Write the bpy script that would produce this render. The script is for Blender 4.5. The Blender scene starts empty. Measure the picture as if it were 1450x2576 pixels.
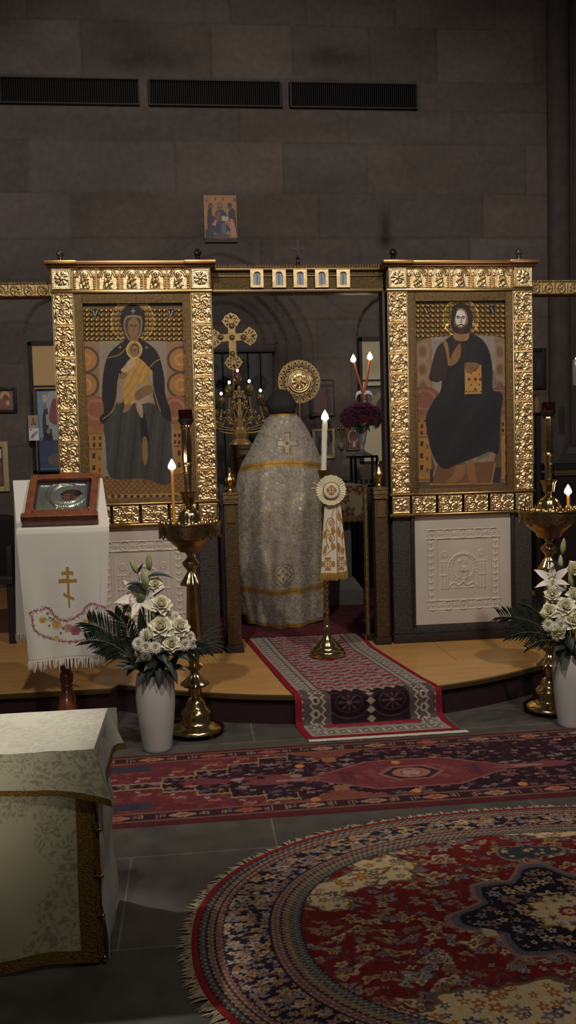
import bpy, bmesh, math, random
import numpy as np
from mathutils import Vector, Matrix
random.seed(3)
rng = np.random.default_rng(3)
SC = bpy.context.scene
COL = SC.collection
PI = math.pi
# ------------------------------------------------------------------ camera model
FPX, IW, IH = 2200.0, 1450, 2576
EYE = np.array([0.0, 0.0, 1.5])
_th, _ph, _r = math.radians(6.1), math.atan(148 / 2200), 0.027
FW = np.array([math.sin(_th) * math.cos(_ph), math.cos(_th) * math.cos(_ph), -math.sin(_ph)])
_r0 = np.array([math.cos(_th), -math.sin(_th), 0])
_u0 = np.cross(_r0, FW)
RT = math.cos(_r) * _r0 - math.sin(_r) * _u0
UP = math.cos(_r) * _u0 + math.sin(_r) * _r0
def _ray(x, y): return FW + RT * (x - IW / 2) / FPX - UP * (y - IH / 2) / FPX
def onY(x, y, Y):
    d = _ray(x, y); return EYE + d * (Y / d[1])
def onZ(x, y, z=0.0):
    d = _ray(x, y); return EYE + d * ((z - 1.5) / d[2])
def toPx(P):
    v = np.asarray(P, float) - EYE; dd = v @ FW
    return IW / 2 + FPX * (v @ RT) / dd, IH / 2 - FPX * (v @ UP) / dd
cam = bpy.data.objects.new('camera', bpy.data.cameras.new('camera'))
COL.objects.link(cam)
M = Matrix.Identity(4)
for i in range(3):
    M[i][0] = RT[i]; M[i][1] = UP[i]; M[i][2] = -FW[i]; M[i][3] = EYE[i]
cam.matrix_world = M
cam.data.sensor_fit = 'VERTICAL'; cam.data.sensor_height = 36.0
cam.data.lens = FPX / IH * 36.0; cam.data.clip_start = 0.05
SC.camera = cam
# ------------------------------------------------------------------ colour + materials
def lin(c):
    c = np.asarray(c, float) / 255.0
    return np.where(c <= 0.04045, c / 12.92, ((c + 0.055) / 1.055) ** 2.4)
def S(r, g, b, k=1.0):
    return tuple(float(min(0.95, v * k)) for v in lin((r, g, b))) + (1.0,)
_mats = {}
def nd(nt, t, **kw):
    n = nt.nodes.new(t)
    for k, v in kw.items():
        try: setattr(n, k, v)
        except Exception: n.inputs[k].default_value = v
    return n
def mat(name, col=None, rough=0.6, metal=0.0, var=0.0, vscale=8.0, bump=0.0, bscale=40.0, spec=0.5, emit=None, estr=0.0,
        sheen=0.0, trans=0.0, ior=1.45, stretch=None, detail=4.0, rvar=0.0, col2=None, coat=0.0, subs=0.0):
    if name in _mats: return _mats[name]
    m = bpy.data.materials.new(name); m.use_nodes = True
    nt = m.node_tree; b = nt.nodes['Principled BSDF']
    b.inputs['Base Color'].default_value = col; b.inputs['Roughness'].default_value = rough
    b.inputs['Metallic'].default_value = metal; b.inputs['Specular IOR Level'].default_value = spec
    b.inputs['IOR'].default_value = ior; b.inputs['Transmission Weight'].default_value = trans
    b.inputs['Sheen Weight'].default_value = sheen; b.inputs['Coat Weight'].default_value = coat
    if subs:
        b.inputs['Subsurface Weight'].default_value = subs
        b.inputs['Subsurface Radius'].default_value = (0.01, 0.006, 0.003)
    if emit:
        b.inputs['Emission Color'].default_value = emit; b.inputs['Emission Strength'].default_value = estr
    tc = nd(nt, 'ShaderNodeTexCoord'); src = tc.outputs['Object']
    if stretch:
        mp = nd(nt, 'ShaderNodeMapping'); mp.inputs['Scale'].default_value = stretch
        nt.links.new(src, mp.inputs['Vector']); src = mp.outputs['Vector']
    if var or col2 or rvar:
        n = nd(nt, 'ShaderNodeTexNoise'); n.inputs['Scale'].default_value = vscale; n.inputs['Detail'].default_value = detail
        nt.links.new(src, n.inputs['Vector'])
        mx = nd(nt, 'ShaderNodeMix', data_type='RGBA')
        rp = nd(nt, 'ShaderNodeMapRange'); rp.inputs[1].default_value = 0.3; rp.inputs[2].default_value = 0.7
        nt.links.new(n.outputs['Fac'], rp.inputs[0]); nt.links.new(rp.outputs[0], mx.inputs[0])
        c2 = col2 if col2 else tuple(min(1, v * (1 + var)) for v in col[:3]) + (1,)
        c1 = col if col2 else tuple(v * (1 - var) for v in col[:3]) + (1,)
        mx.inputs[6].default_value = c1; mx.inputs[7].default_value = c2
        nt.links.new(mx.outputs[2], b.inputs['Base Color'])
        if rvar:
            r2 = nd(nt, 'ShaderNodeMapRange'); r2.inputs[3].default_value = rough - rvar; r2.inputs[4].default_value = rough + rvar
            nt.links.new(n.outputs['Fac'], r2.inputs[0]); nt.links.new(r2.outputs[0], b.inputs['Roughness'])
    if bump:
        n = nd(nt, 'ShaderNodeTexNoise'); n.inputs['Scale'].default_value = bscale; n.inputs['Detail'].default_value = 3
        nt.links.new(src, n.inputs['Vector'])
        bp = nd(nt, 'ShaderNodeBump'); bp.inputs['Strength'].default_value = bump; bp.inputs['Distance'].default_value = 0.01
        nt.links.new(n.outputs['Fac'], bp.inputs['Height']); nt.links.new(bp.outputs['Normal'], b.inputs['Normal'])
    _mats[name] = m
    return m
def vcmat(name, rough=0.7, bump=0.0, bscale=200.0, var=0.0, vscale=20.0, sheen=0.0, spec=0.3, mrough=0.35, emit=0.0, coat=0.0):
    """colour attribute 'Col'; its alpha holds metalness"""
    if name in _mats: return _mats[name]
    m = bpy.data.materials.new(name); m.use_nodes = True
    nt = m.node_tree; b = nt.nodes['Principled BSDF']
    a = nd(nt, 'ShaderNodeVertexColor'); a.layer_name = 'Col'
    src = a.outputs['Color']
    tc = nd(nt, 'ShaderNodeTexCoord')
    if var:
        n = nd(nt, 'ShaderNodeTexNoise'); n.inputs['Scale'].default_value = vscale; n.inputs['Detail'].default_value = 5
        nt.links.new(tc.outputs['Object'], n.inputs['Vector'])
        mr = nd(nt, 'ShaderNodeMapRange'); mr.inputs[1].default_value = 0.25; mr.inputs[2].default_value = 0.75
        mr.inputs[3].default_value = 1 - var; mr.inputs[4].default_value = 1 + var
        nt.links.new(n.outputs['Fac'], mr.inputs[0])
        vm = nd(nt, 'ShaderNodeVectorMath', operation='SCALE')
        nt.links.new(src, vm.inputs[0]); nt.links.new(mr.outputs[0], vm.inputs['Scale'])
        src = vm.outputs[0]
    nt.links.new(src, b.inputs['Base Color'])
    nt.links.new(a.outputs['Alpha'], b.inputs['Metallic'])
    rr = nd(nt, 'ShaderNodeMapRange'); rr.inputs[3].default_value = rough; rr.inputs[4].default_value = mrough
    nt.links.new(a.outputs['Alpha'], rr.inputs[0]); nt.links.new(rr.outputs[0], b.inputs['Roughness'])
    b.inputs['Specular IOR Level'].default_value = spec; b.inputs['Sheen Weight'].default_value = sheen
    b.inputs['Coat Weight'].default_value = coat
    if emit:
        nt.links.new(src, b.inputs['Emission Color']); b.inputs['Emission Strength'].default_value = emit
    if bump:
        n = nd(nt, 'ShaderNodeTexNoise'); n.inputs['Scale'].default_value = bscale; n.inputs['Detail'].default_value = 3
        nt.links.new(tc.outputs['Object'], n.inputs['Vector'])
        bp = nd(nt, 'ShaderNodeBump'); bp.inputs['Strength'].default_value = bump; bp.inputs['Distance'].default_value = 0.005
        nt.links.new(n.outputs['Fac'], bp.inputs['Height']); nt.links.new(bp.outputs['Normal'], b.inputs['Normal'])
    _mats[name] = m
    return m
# ------------------------------------------------------------------ object helpers
def wloc(o):
    v = Vector((0, 0, 0))
    while o is not None:
        v = v + o.location; o = o.parent
    return v
def tag(o, label=None, cat=None, group=None, kind=None):
    if label: o['label'] = label
    if cat: o['category'] = cat
    if group: o['group'] = group
    if kind: o['kind'] = kind
    return o
def thing(name, label, cat, loc=(0, 0, 0), group=None):
    o = bpy.data.objects.new(name, None); COL.objects.link(o)
    o.location = loc; o.empty_display_size = 0.05
    return tag(o, label, cat, group)
def link_mesh(name, me, parent=None, at=None):
    o = bpy.data.objects.new(name, me); COL.objects.link(o)
    if parent is not None: o.parent = parent
    if at is not None: o.location = at
    return o
def mesh_np(name, V, F, mats, parent=None, at=None, smooth=True, col=None, sharp=None, mi=None):
    """V (n,3) world coordinates, F (m,4) or (m,3) index array or list of polygons"""
    V = np.asarray(V, float)
    off = np.array(wloc(parent) if parent is not None else (0, 0, 0)) + (np.array(at, float) if at is not None else 0)
    me = bpy.data.meshes.new(name)
    if isinstance(F, np.ndarray):
        k = F.shape[1]; nf = len(F)
        me.vertices.add(len(V)); me.loops.add(nf * k); me.polygons.add(nf)
        me.vertices.foreach_set('co', (V - off).astype(np.float32).ravel())
        me.loops.foreach_set('vertex_index', F.astype(np.int32).ravel())
        me.polygons.foreach_set('loop_start', np.arange(0, nf * k, k, dtype=np.int32))
        me.polygons.foreach_set('loop_total', np.full(nf, k, dtype=np.int32))
        me.update(calc_edges=True)
    else:
        me.from_pydata([tuple(v) for v in (V - off)], [], F); me.update()
    for m in (mats if isinstance(mats, (list, tuple)) else [mats]): me.materials.append(m)
    if mi is not None: me.polygons.foreach_set('material_index', np.asarray(mi, dtype=np.int32))
    if smooth:
        me.polygons.foreach_set('use_smooth', np.ones(len(me.polygons), dtype=bool))
        if sharp: me.set_sharp_from_angle(angle=sharp)
    if col is not None:
        ca = me.color_attributes.new('Col', 'FLOAT_COLOR', 'POINT')
        c = np.asarray(col, np.float32)
        if c.shape[1] == 3: c = np.hstack([c, np.zeros((len(c), 1), np.float32)])
        ca.data.foreach_set('color', c.ravel())
    return link_mesh(name, me, parent, at)
def grid_faces(nx, ny, wrapx=False):
    """vertex index = j*nx+i"""
    i = np.arange(nx if wrapx else nx - 1); j = np.arange(ny - 1)
    I, J = np.meshgrid(i, j); I2 = (I + 1) % nx
    return np.stack([J * nx + I, J * nx + I2, (J + 1) * nx + I2, (J + 1) * nx + I], -1).reshape(-1, 4)
class MB:
    def __init__(s): s.V = []; s.F = []; s.mi = []
    def add(s, V, F, mi=0):
        o = len(s.V); s.V += [tuple(map(float, v)) for v in V]
        s.F += [tuple(int(i) + o for i in f) for f in F]; s.mi += [mi] * len(F); return s
    def box(s, a, b, bev=0.0, mi=0, rot=None):
        a = np.minimum(a, b).astype(float) if False else np.array([min(p, q) for p, q in zip(a, b)], float) if True else a
        b = np.array(b, float) if False else b
        lo = a; hi = np.array([max(p, q) for p, q in zip(lo, b)], float)
        hi = np.maximum(hi, lo + 1e-5)
        bm = bmesh.new(); bmesh.ops.create_cube(bm, size=1)
        c = (lo + hi) / 2; d = hi - lo
        for v in bm.verts: v.co = Vector((v.co.x * d[0], v.co.y * d[1], v.co.z * d[2]))
        if bev: bmesh.ops.bevel(bm, geom=list(bm.edges), offset=min(bev, 0.45 * min(d)), segments=2, affect='EDGES', profile=0.6)
        if rot is not None: bm.transform(rot.to_4x4())
        for v in bm.verts: v.co += Vector(c)
        bm.verts.index_update()
        s.add([v.co for v in bm.verts], [[v.index for v in f.verts] for f in bm.faces], mi); bm.free(); return s
    def lathe(s, prof, c=(0, 0, 0), n=40, mod=None, mi=0, axis=None, cap=True):
        """prof [(r,z)..]; mod(theta,z,r)->radius factor; axis: optional 3x3 rotation Matrix"""
        V = []; F = []
        for (r, z) in prof:
            for k in range(n):
                t = 2 * PI * k / n; rr = r * (mod(t, z, r) if mod else 1)
                p = Vector((rr * math.cos(t), rr * math.sin(t), z))
                if axis is not None: p = axis @ p
                V.append((p.x + c[0], p.y + c[1], p.z + c[2]))
        m = len(prof)
        for j in range(m - 1):
            for k in range(n):
                F.append((j * n + k, j * n + (k + 1) % n, (j + 1) * n + (k + 1) % n, (j + 1) * n + k))
        if cap:
            F.append(tuple(range(n - 1, -1, -1))); F.append(tuple(range((m - 1) * n, m * n)))
        return s.add(V, F, mi)
    def tube(s, pts, rad, n=8, mi=0, cap=True, flat=1.0):
        pts = [Vector(p) for p in pts]; m = len(pts)
        if not hasattr(rad, '__len__'): rad = [rad] * m
        V = []; F = []; up = None
        for i, p in enumerate(pts):
            t = (pts[min(i + 1, m - 1)] - pts[max(i - 1, 0)])
            t = t.normalized() if t.length > 1e-9 else Vector((0, 0, 1))
            if up is None:
                up = Vector((0, 0, 1)) if abs(t.z) < 0.9 else Vector((1, 0, 0))
            a = t.cross(up)
            if a.length < 1e-6: a = t.orthogonal()
            a.normalize(); b = a.cross(t).normalized(); up = b
            for k in range(n):
                q = 2 * PI * k / n
                V.append(p + a * (math.cos(q) * rad[i]) + b * (math.sin(q) * rad[i] * flat))
        for j in range(m - 1):
            for k in range(n):
                F.append((j * n + k, (j + 1) * n + k, (j + 1) * n + (k + 1) % n, j * n + (k + 1) % n))
        if cap: F.append(tuple(range(n))); F.append(tuple(range(m * n - 1, (m - 1) * n - 1, -1)))
        return s.add(V, F, mi)
    def ball(s, c, r, nu=16, nv=10, mi=0):
        if not hasattr(r, '__len__'): r = (r, r, r)
        V = [(c[0], c[1], c[2] - r[2])]; F = []
        for j in range(1, nv):
            p = -PI / 2 + PI * j / nv
            for i in range(nu):
                t = 2 * PI * i / nu
                V.append((c[0] + r[0] * math.cos(p) * math.cos(t), c[1] + r[1] * math.cos(p) * math.sin(t), c[2] + r[2] * math.sin(p)))
        V.append((c[0], c[1], c[2] + r[2])); L = len(V) - 1
        for i in range(nu):
            F.append((0, 1 + (i + 1) % nu, 1 + i)); F.append((L, L - nu + i, L - nu + (i + 1) % nu))
        for j in range(nv - 2):
            for i in range(nu):
                a = 1 + j * nu
                F.append((a + i, a + (i + 1) % nu, a + nu + (i + 1) % nu, a + nu + i))
        return s.add(V, F, mi)
    def prism(s, poly, y0, y1, mi=0):
        """poly in (x,z), extruded along y"""
        n = len(poly)
        V = [(p[0], y0, p[1]) for p in poly] + [(p[0], y1, p[1]) for p in poly]
        F = [tuple(range(n)), tuple(range(2 * n - 1, n - 1, -1))] + [(i, i + n, (i + 1) % n + n, (i + 1) % n) for i in range(n)]
        return s.add(V, F, mi)
    def strip(s, A, B, mi=0):
        n = len(A); return s.add(list(A) + list(B), [(i, i + 1, n + i + 1, n + i) for i in range(n - 1)], mi)
    def build(s, name, mats, parent=None, at=None, smooth=True, sharp=0.7):
        bm = None
        o = mesh_np(name, np.array(s.V), s.F, mats, parent, at, False)
        me = o.data
        bm = bmesh.new(); bm.from_mesh(me); bmesh.ops.recalc_face_normals(bm, faces=list(bm.faces)); bm.to_mesh(me); bm.free()
        if len(s.mi): me.polygons.foreach_set('material_index', np.array(s.mi, dtype=np.int32))
        if smooth:
            me.polygons.foreach_set('use_smooth', np.ones(len(me.polygons), dtype=bool)); me.set_sharp_from_angle(angle=sharp)
        return o
def copy_tree(o, parent=None):
    c = o.copy(); COL.objects.link(c)
    if parent is not None: c.parent = parent
    for ch in list(o.children): copy_tree(ch, c)
    return c
def rename_label(o, label): o['label'] = label; return o
# ------------------------------------------------------------------ 2-D drawing on vertex grids
def spline(pts, n=6, closed=True):
    P = np.asarray(pts, float); m = len(P); out = []
    for i in range(m if closed else m - 1):
        g = (lambda k: P[k % m]) if closed else (lambda k: P[min(max(k, 0), m - 1)])
        p0, p1, p2, p3 = g(i - 1), g(i), g(i + 1), g(i + 2)
        for t in np.arange(n) / n:
            out.append(0.5 * (2 * p1 + (p2 - p0) * t + (2 * p0 - 5 * p1 + 4 * p2 - p3) * t * t + (3 * p1 - p0 - 3 * p2 + p3) * t ** 3))
    if not closed: out.append(P[-1])
    return np.array(out)
def inpoly(X, Y, poly):
    poly = np.asarray(poly, float); ins = np.zeros(X.shape, bool)
    for (x1, y1), (x2, y2) in zip(poly, np.roll(poly, -1, 0)):
        if y1 == y2: continue
        c = ((y1 > Y) != (y2 > Y)) & (X < (x2 - x1) * (Y - y1) / (y2 - y1) + x1)
        ins ^= c
    return ins
def segdist(X, Y, pts, closed=False):
    pts = np.asarray(pts, float); d = np.full(X.shape, 1e9)
    Q = np.vstack([pts, pts[:1]]) if closed else pts
    for (x1, y1), (x2, y2) in zip(Q[:-1], Q[1:]):
        dx, dy = x2 - x1, y2 - y1; L = dx * dx + dy * dy + 1e-12
        t = np.clip(((X - x1) * dx + (Y - y1) * dy) / L, 0, 1)
        d = np.minimum(d, np.hypot(X - x1 - t * dx, Y - y1 - t * dy))
    return d
def hash2(i, j, k=0):
    v = np.sin(i * 127.1 + j * 311.7 + k * 74.7) * 43758.5453
    return v - np.floor(v)
def vnoise(X, Y, k=0):
    i = np.floor(X); j = np.floor(Y); u = X - i; v = Y - j
    u = u * u * (3 - 2 * u); v = v * v * (3 - 2 * v)
    a, b = hash2(i, j, k), hash2(i + 1, j, k); c, d = hash2(i, j + 1, k), hash2(i + 1, j + 1, k)
    return (a * (1 - u) + b * u) * (1 - v) + (c * (1 - u) + d * u) * v
def fbm(X, Y, k=0, o=4):
    s = 0; a = 0.5
    for q in range(o):
        s = s + a * vnoise(X * 2 ** q, Y * 2 ** q, k + q); a *= 0.5
    return s / (1 - 0.5 ** o)
def sstep(a, b, x):
    t = np.clip((x - a) / (b - a), 0, 1); return t * t * (3 - 2 * t)
class Canvas:
    """paints flat sRGB colours at arbitrary sample positions X, Y"""
    def __init__(s, X, Y, base, E=1.0):
        s.X = X; s.Y = Y; s.E = E
        s.C = np.zeros((X.size, 4)); s.C[:, :3] = lin(base)
    def _set(s, m, c, metal=0.0, a=1.0):
        c = lin(c); s.C[m, :3] = s.C[m, :3] * (1 - a) + c * a
        s.C[m, 3] = s.C[m, 3] * (1 - a) + metal * a
    def bb(s, pts, pad=0):
        p = np.asarray(pts); return (s.X >= p[:, 0].min() - pad) & (s.X <= p[:, 0].max() + pad) & (s.Y >= p[:, 1].min() - pad) & (s.Y <= p[:, 1].max() + pad)
    def poly(s, pts, c, sm=0, metal=0.0, a=1.0):
        if sm: pts = spline(pts, sm)
        i = np.nonzero(s.bb(pts))[0]
        if len(i): s._set(i[inpoly(s.X[i], s.Y[i], pts)], c, metal, a)
        return s
    def ell(s, cx, cy, rx, ry, c, metal=0.0, r0=0.0, a=1.0):
        d = ((s.X - cx) / rx) ** 2 + ((s.Y - cy) / ry) ** 2
        s._set((d < 1) & (d >= r0 * r0), c, metal, a); return s
    def line(s, pts, w, c, sm=0, metal=0.0, closed=False, a=1.0):
        if sm: pts = spline(pts, sm, closed)
        i = np.nonzero(s.bb(pts, w))[0]
        if len(i): s._set(i[segdist(s.X[i], s.Y[i], pts, closed) < w / 2], c, metal, a)
        return s
    def rect(s, x0, y0, x1, y1, c, metal=0.0, a=1.0):
        s._set((s.X >= x0) & (s.X <= x1) & (s.Y >= y0) & (s.Y <= y1), c, metal, a); return s
    def mask(s, m, c, metal=0.0, a=1.0): s._set(m, c, metal, a); return s
    def mott(s, amt, sc, k=0):
        s.C[:, :3] *= (1 + amt * (fbm(s.X / sc, s.Y / sc, k) * 2 - 1))[:, None]; return s
    def out(s):
        o = s.C.copy(); o[:, :3] = np.clip(o[:, :3] / s.E, 0.002, 0.9); return o
def blossoms(X, Y, cell, seed=0, dens=0.8, petals=5, rad=0.38, lobe=0.35):
    """scattered small blossoms: returns (id hash, r/R, angle, mask)"""
    bi = np.floor(X / cell); bj = np.floor(Y / cell)
    best = np.full(X.shape, 9.0); hid = np.zeros(X.shape); ang = np.zeros(X.shape)
    for di in (-1, 0, 1):
        for dj in (-1, 0, 1):
            i = bi + di; j = bj + dj
            cx = (i + 0.2 + 0.6 * hash2(i, j, seed)) * cell; cy = (j + 0.2 + 0.6 * hash2(i, j, seed + 1)) * cell
            sz = cell * rad * (0.55 + 0.6 * hash2(i, j, seed + 2))
            a = np.arctan2(Y - cy, X - cx) + 6.28 * hash2(i, j, seed + 3)
            sq = 0.7 + 0.6 * hash2(i, j, seed + 5)
            r = np.hypot((X - cx) * sq, (Y - cy)) / (sz * (1 + lobe * np.cos(petals * a)))
            on = hash2(i, j, seed + 4) < dens
            m = on & (r < best)
            best = np.where(m, r, best); hid = np.where(m, hash2(i, j, seed + 7), hid); ang = np.where(m, a, ang)
    return hid, best, ang, best < 1
def mask_mesh(mb, f, x0, x1, z0, z1, st, y0, y1, mi=0, wrap=None):
    """extruded pierced plate from a boolean mask f(X,Z)"""
    nx = int((x1 - x0) / st); nz = int((z1 - z0) / st)
    X, Z = np.meshgrid(x0 + (np.arange(nx) + .5) * st, z0 + (np.arange(nz) + .5) * st)
    m = f(X, Z)
    vid = {}; V = []; F = []
    def vv(i, j, s):
        k = (i, j, s)
        if k not in vid:
            vid[k] = len(V); V.append((x0 + i * st, y1 if s else y0, z0 + j * st))
        return vid[k]
    J, I = np.nonzero(m)
    mm = np.zeros((nz + 2, nx + 2), bool); mm[1:-1, 1:-1] = m
    for j, i in zip(J, I):
        F.append((vv(i, j, 0), vv(i + 1, j, 0), vv(i + 1, j + 1, 0), vv(i, j + 1, 0)))
        F.append((vv(i, j, 1), vv(i, j + 1, 1), vv(i + 1, j + 1, 1), vv(i + 1, j, 1)))
        if not mm[j + 1, i]: F.append((vv(i, j, 0), vv(i, j + 1, 0), vv(i, j + 1, 1), vv(i, j, 1)))
        if not mm[j + 1, i + 2]: F.append((vv(i + 1, j, 0), vv(i + 1, j, 1), vv(i + 1, j + 1, 1), vv(i + 1, j + 1, 0)))
        if not mm[j, i + 1]: F.append((vv(i, j, 0), vv(i, j, 1), vv(i + 1, j, 1), vv(i + 1, j, 0)))
        if not mm[j + 2, i + 1]: F.append((vv(i, j + 1, 0), vv(i + 1, j + 1, 0), vv(i + 1, j + 1, 1), vv(i, j + 1, 1)))
    if wrap: V = [wrap(*v) for v in V]
    return mb.add(V, F, mi)
# ------------------------------------------------------------------ light
SC.view_settings.view_transform = 'Standard'; SC.view_settings.look = 'None'
SC.view_settings.exposure = 0.0; SC.view_settings.gamma = 1.0
wd = bpy.data.worlds.new('world'); SC.world = wd; wd.use_nodes = True
wd.node_tree.nodes['Background'].inputs[0].default_value = (0.90, 0.86, 0.83, 1)
wd.node_tree.nodes['Background'].inputs[1].default_value = 0.032
def spot(name, loc, tgt, watt, cone, blend, rad, col):
    l = bpy.data.lights.new(name, 'SPOT'); l.energy = watt; l.spot_size = math.radians(cone); l.spot_blend = blend
    l.shadow_soft_size = rad; l.color = col
    o = bpy.data.objects.new(name, l); COL.objects.link(o); o.location = loc
    d = Vector(tgt) - Vector(loc); o.rotation_euler = d.to_track_quat('-Z', 'Y').to_euler(); return o
WARM = (1.0, 0.925, 0.83)
spot('ceiling_spotlight', (-0.6, 1.6, 5.4), (0.15, 6.1, 2.55), 400, 93, 0.42, 0.08, WARM)
spot('ceiling_spotlight', (1.9, 1.6, 5.4), (1.0, 6.1, 2.35), 350, 88, 0.5, 0.08, WARM)
spot('ceiling_downlight', (-2.6, 4.2, 4.8), (-0.66, 2.78, 0.65), 640, 10.5, 0.7, 0.08, (1.0, 0.95, 0.86))
spot('added_nave_spot', (0.9, -0.8, 5.4), (0.9, 2.7, 0.0), 175, 58, 0.8, 0.12, WARM)  # unseen fill, added to lift the foreground floor and rug
spot('added_nave_spot', (-0.8, -1.6, 2.95), (-0.35, 5.9, 2.0), 95, 22, 0.6, 0.16, WARM)  # unseen, added where the left screen's flat gold mirrors it to the camera
spot('added_nave_spot', (4.3, -1.6, 2.95), (1.85, 5.9, 2.0), 125, 22, 0.6, 0.16, WARM)  # same kind of added spot, for the right screen's gold
spot('added_nave_spot', (-0.9, -2.0, 2.3), (-0.75, 2.55, 0.62), 330, 9.5, 0.9, 0.16, WARM)  # unseen narrow beam, added to brighten the draped table's front
# ------------------------------------------------------------------ setting
WY = 9.5
def floor_mat():
    m = bpy.data.materials.new('stone_floor'); m.use_nodes = True; nt = m.node_tree; b = nt.nodes['Principled BSDF']
    tc = nd(nt, 'ShaderNodeTexCoord')
    br = nd(nt, 'ShaderNodeTexBrick'); br.offset = 0.5; br.squash = 1
    br.inputs['Scale'].default_value = 1; br.inputs['Mortar Size'].default_value = 0.004; br.inputs['Mortar Smooth'].default_value = 0.4
    br.inputs['Brick Width'].default_value = 1.1; br.inputs['Row Height'].default_value = 0.62
    br.inputs['Color1'].default_value = S(74, 70, 66); br.inputs['Color2'].default_value = S(82, 77, 72); br.inputs['Mortar'].default_value = S(112, 106, 98)
    mp = nd(nt, 'ShaderNodeMapping'); mp.inputs['Location'].default_value = (-0.27, -0.14, 0)
    nt.links.new(tc.outputs['Object'], mp.inputs[0]); nt.links.new(mp.outputs[0], br.inputs['Vector'])
    n = nd(nt, 'ShaderNodeTexNoise'); n.inputs['Scale'].default_value = 9; n.inputs['Detail'].default_value = 8
    nt.links.new(tc.outputs['Object'], n.inputs[0])
    mr = nd(nt, 'ShaderNodeMapRange'); mr.inputs[1].default_value = .25; mr.inputs[2].default_value = .75; mr.inputs[3].default_value = .7; mr.inputs[4].default_value = 1.3
    nt.links.new(n.outputs[0], mr.inputs[0])
    vm = nd(nt, 'ShaderNodeVectorMath', operation='SCALE'); nt.links.new(br.outputs['Color'], vm.inputs[0]); nt.links.new(mr.outputs[0], vm.inputs['Scale'])
    nt.links.new(vm.outputs[0], b.inputs['Base Color']); b.inputs['Roughness'].default_value = .55; b.inputs['Specular IOR Level'].default_value = .3
    return m
f = MB().box((-5, -2, -0.1), (7, 9.7, 0)).build('floor', floor_mat(), smooth=False); tag(f, kind='structure')
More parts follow.
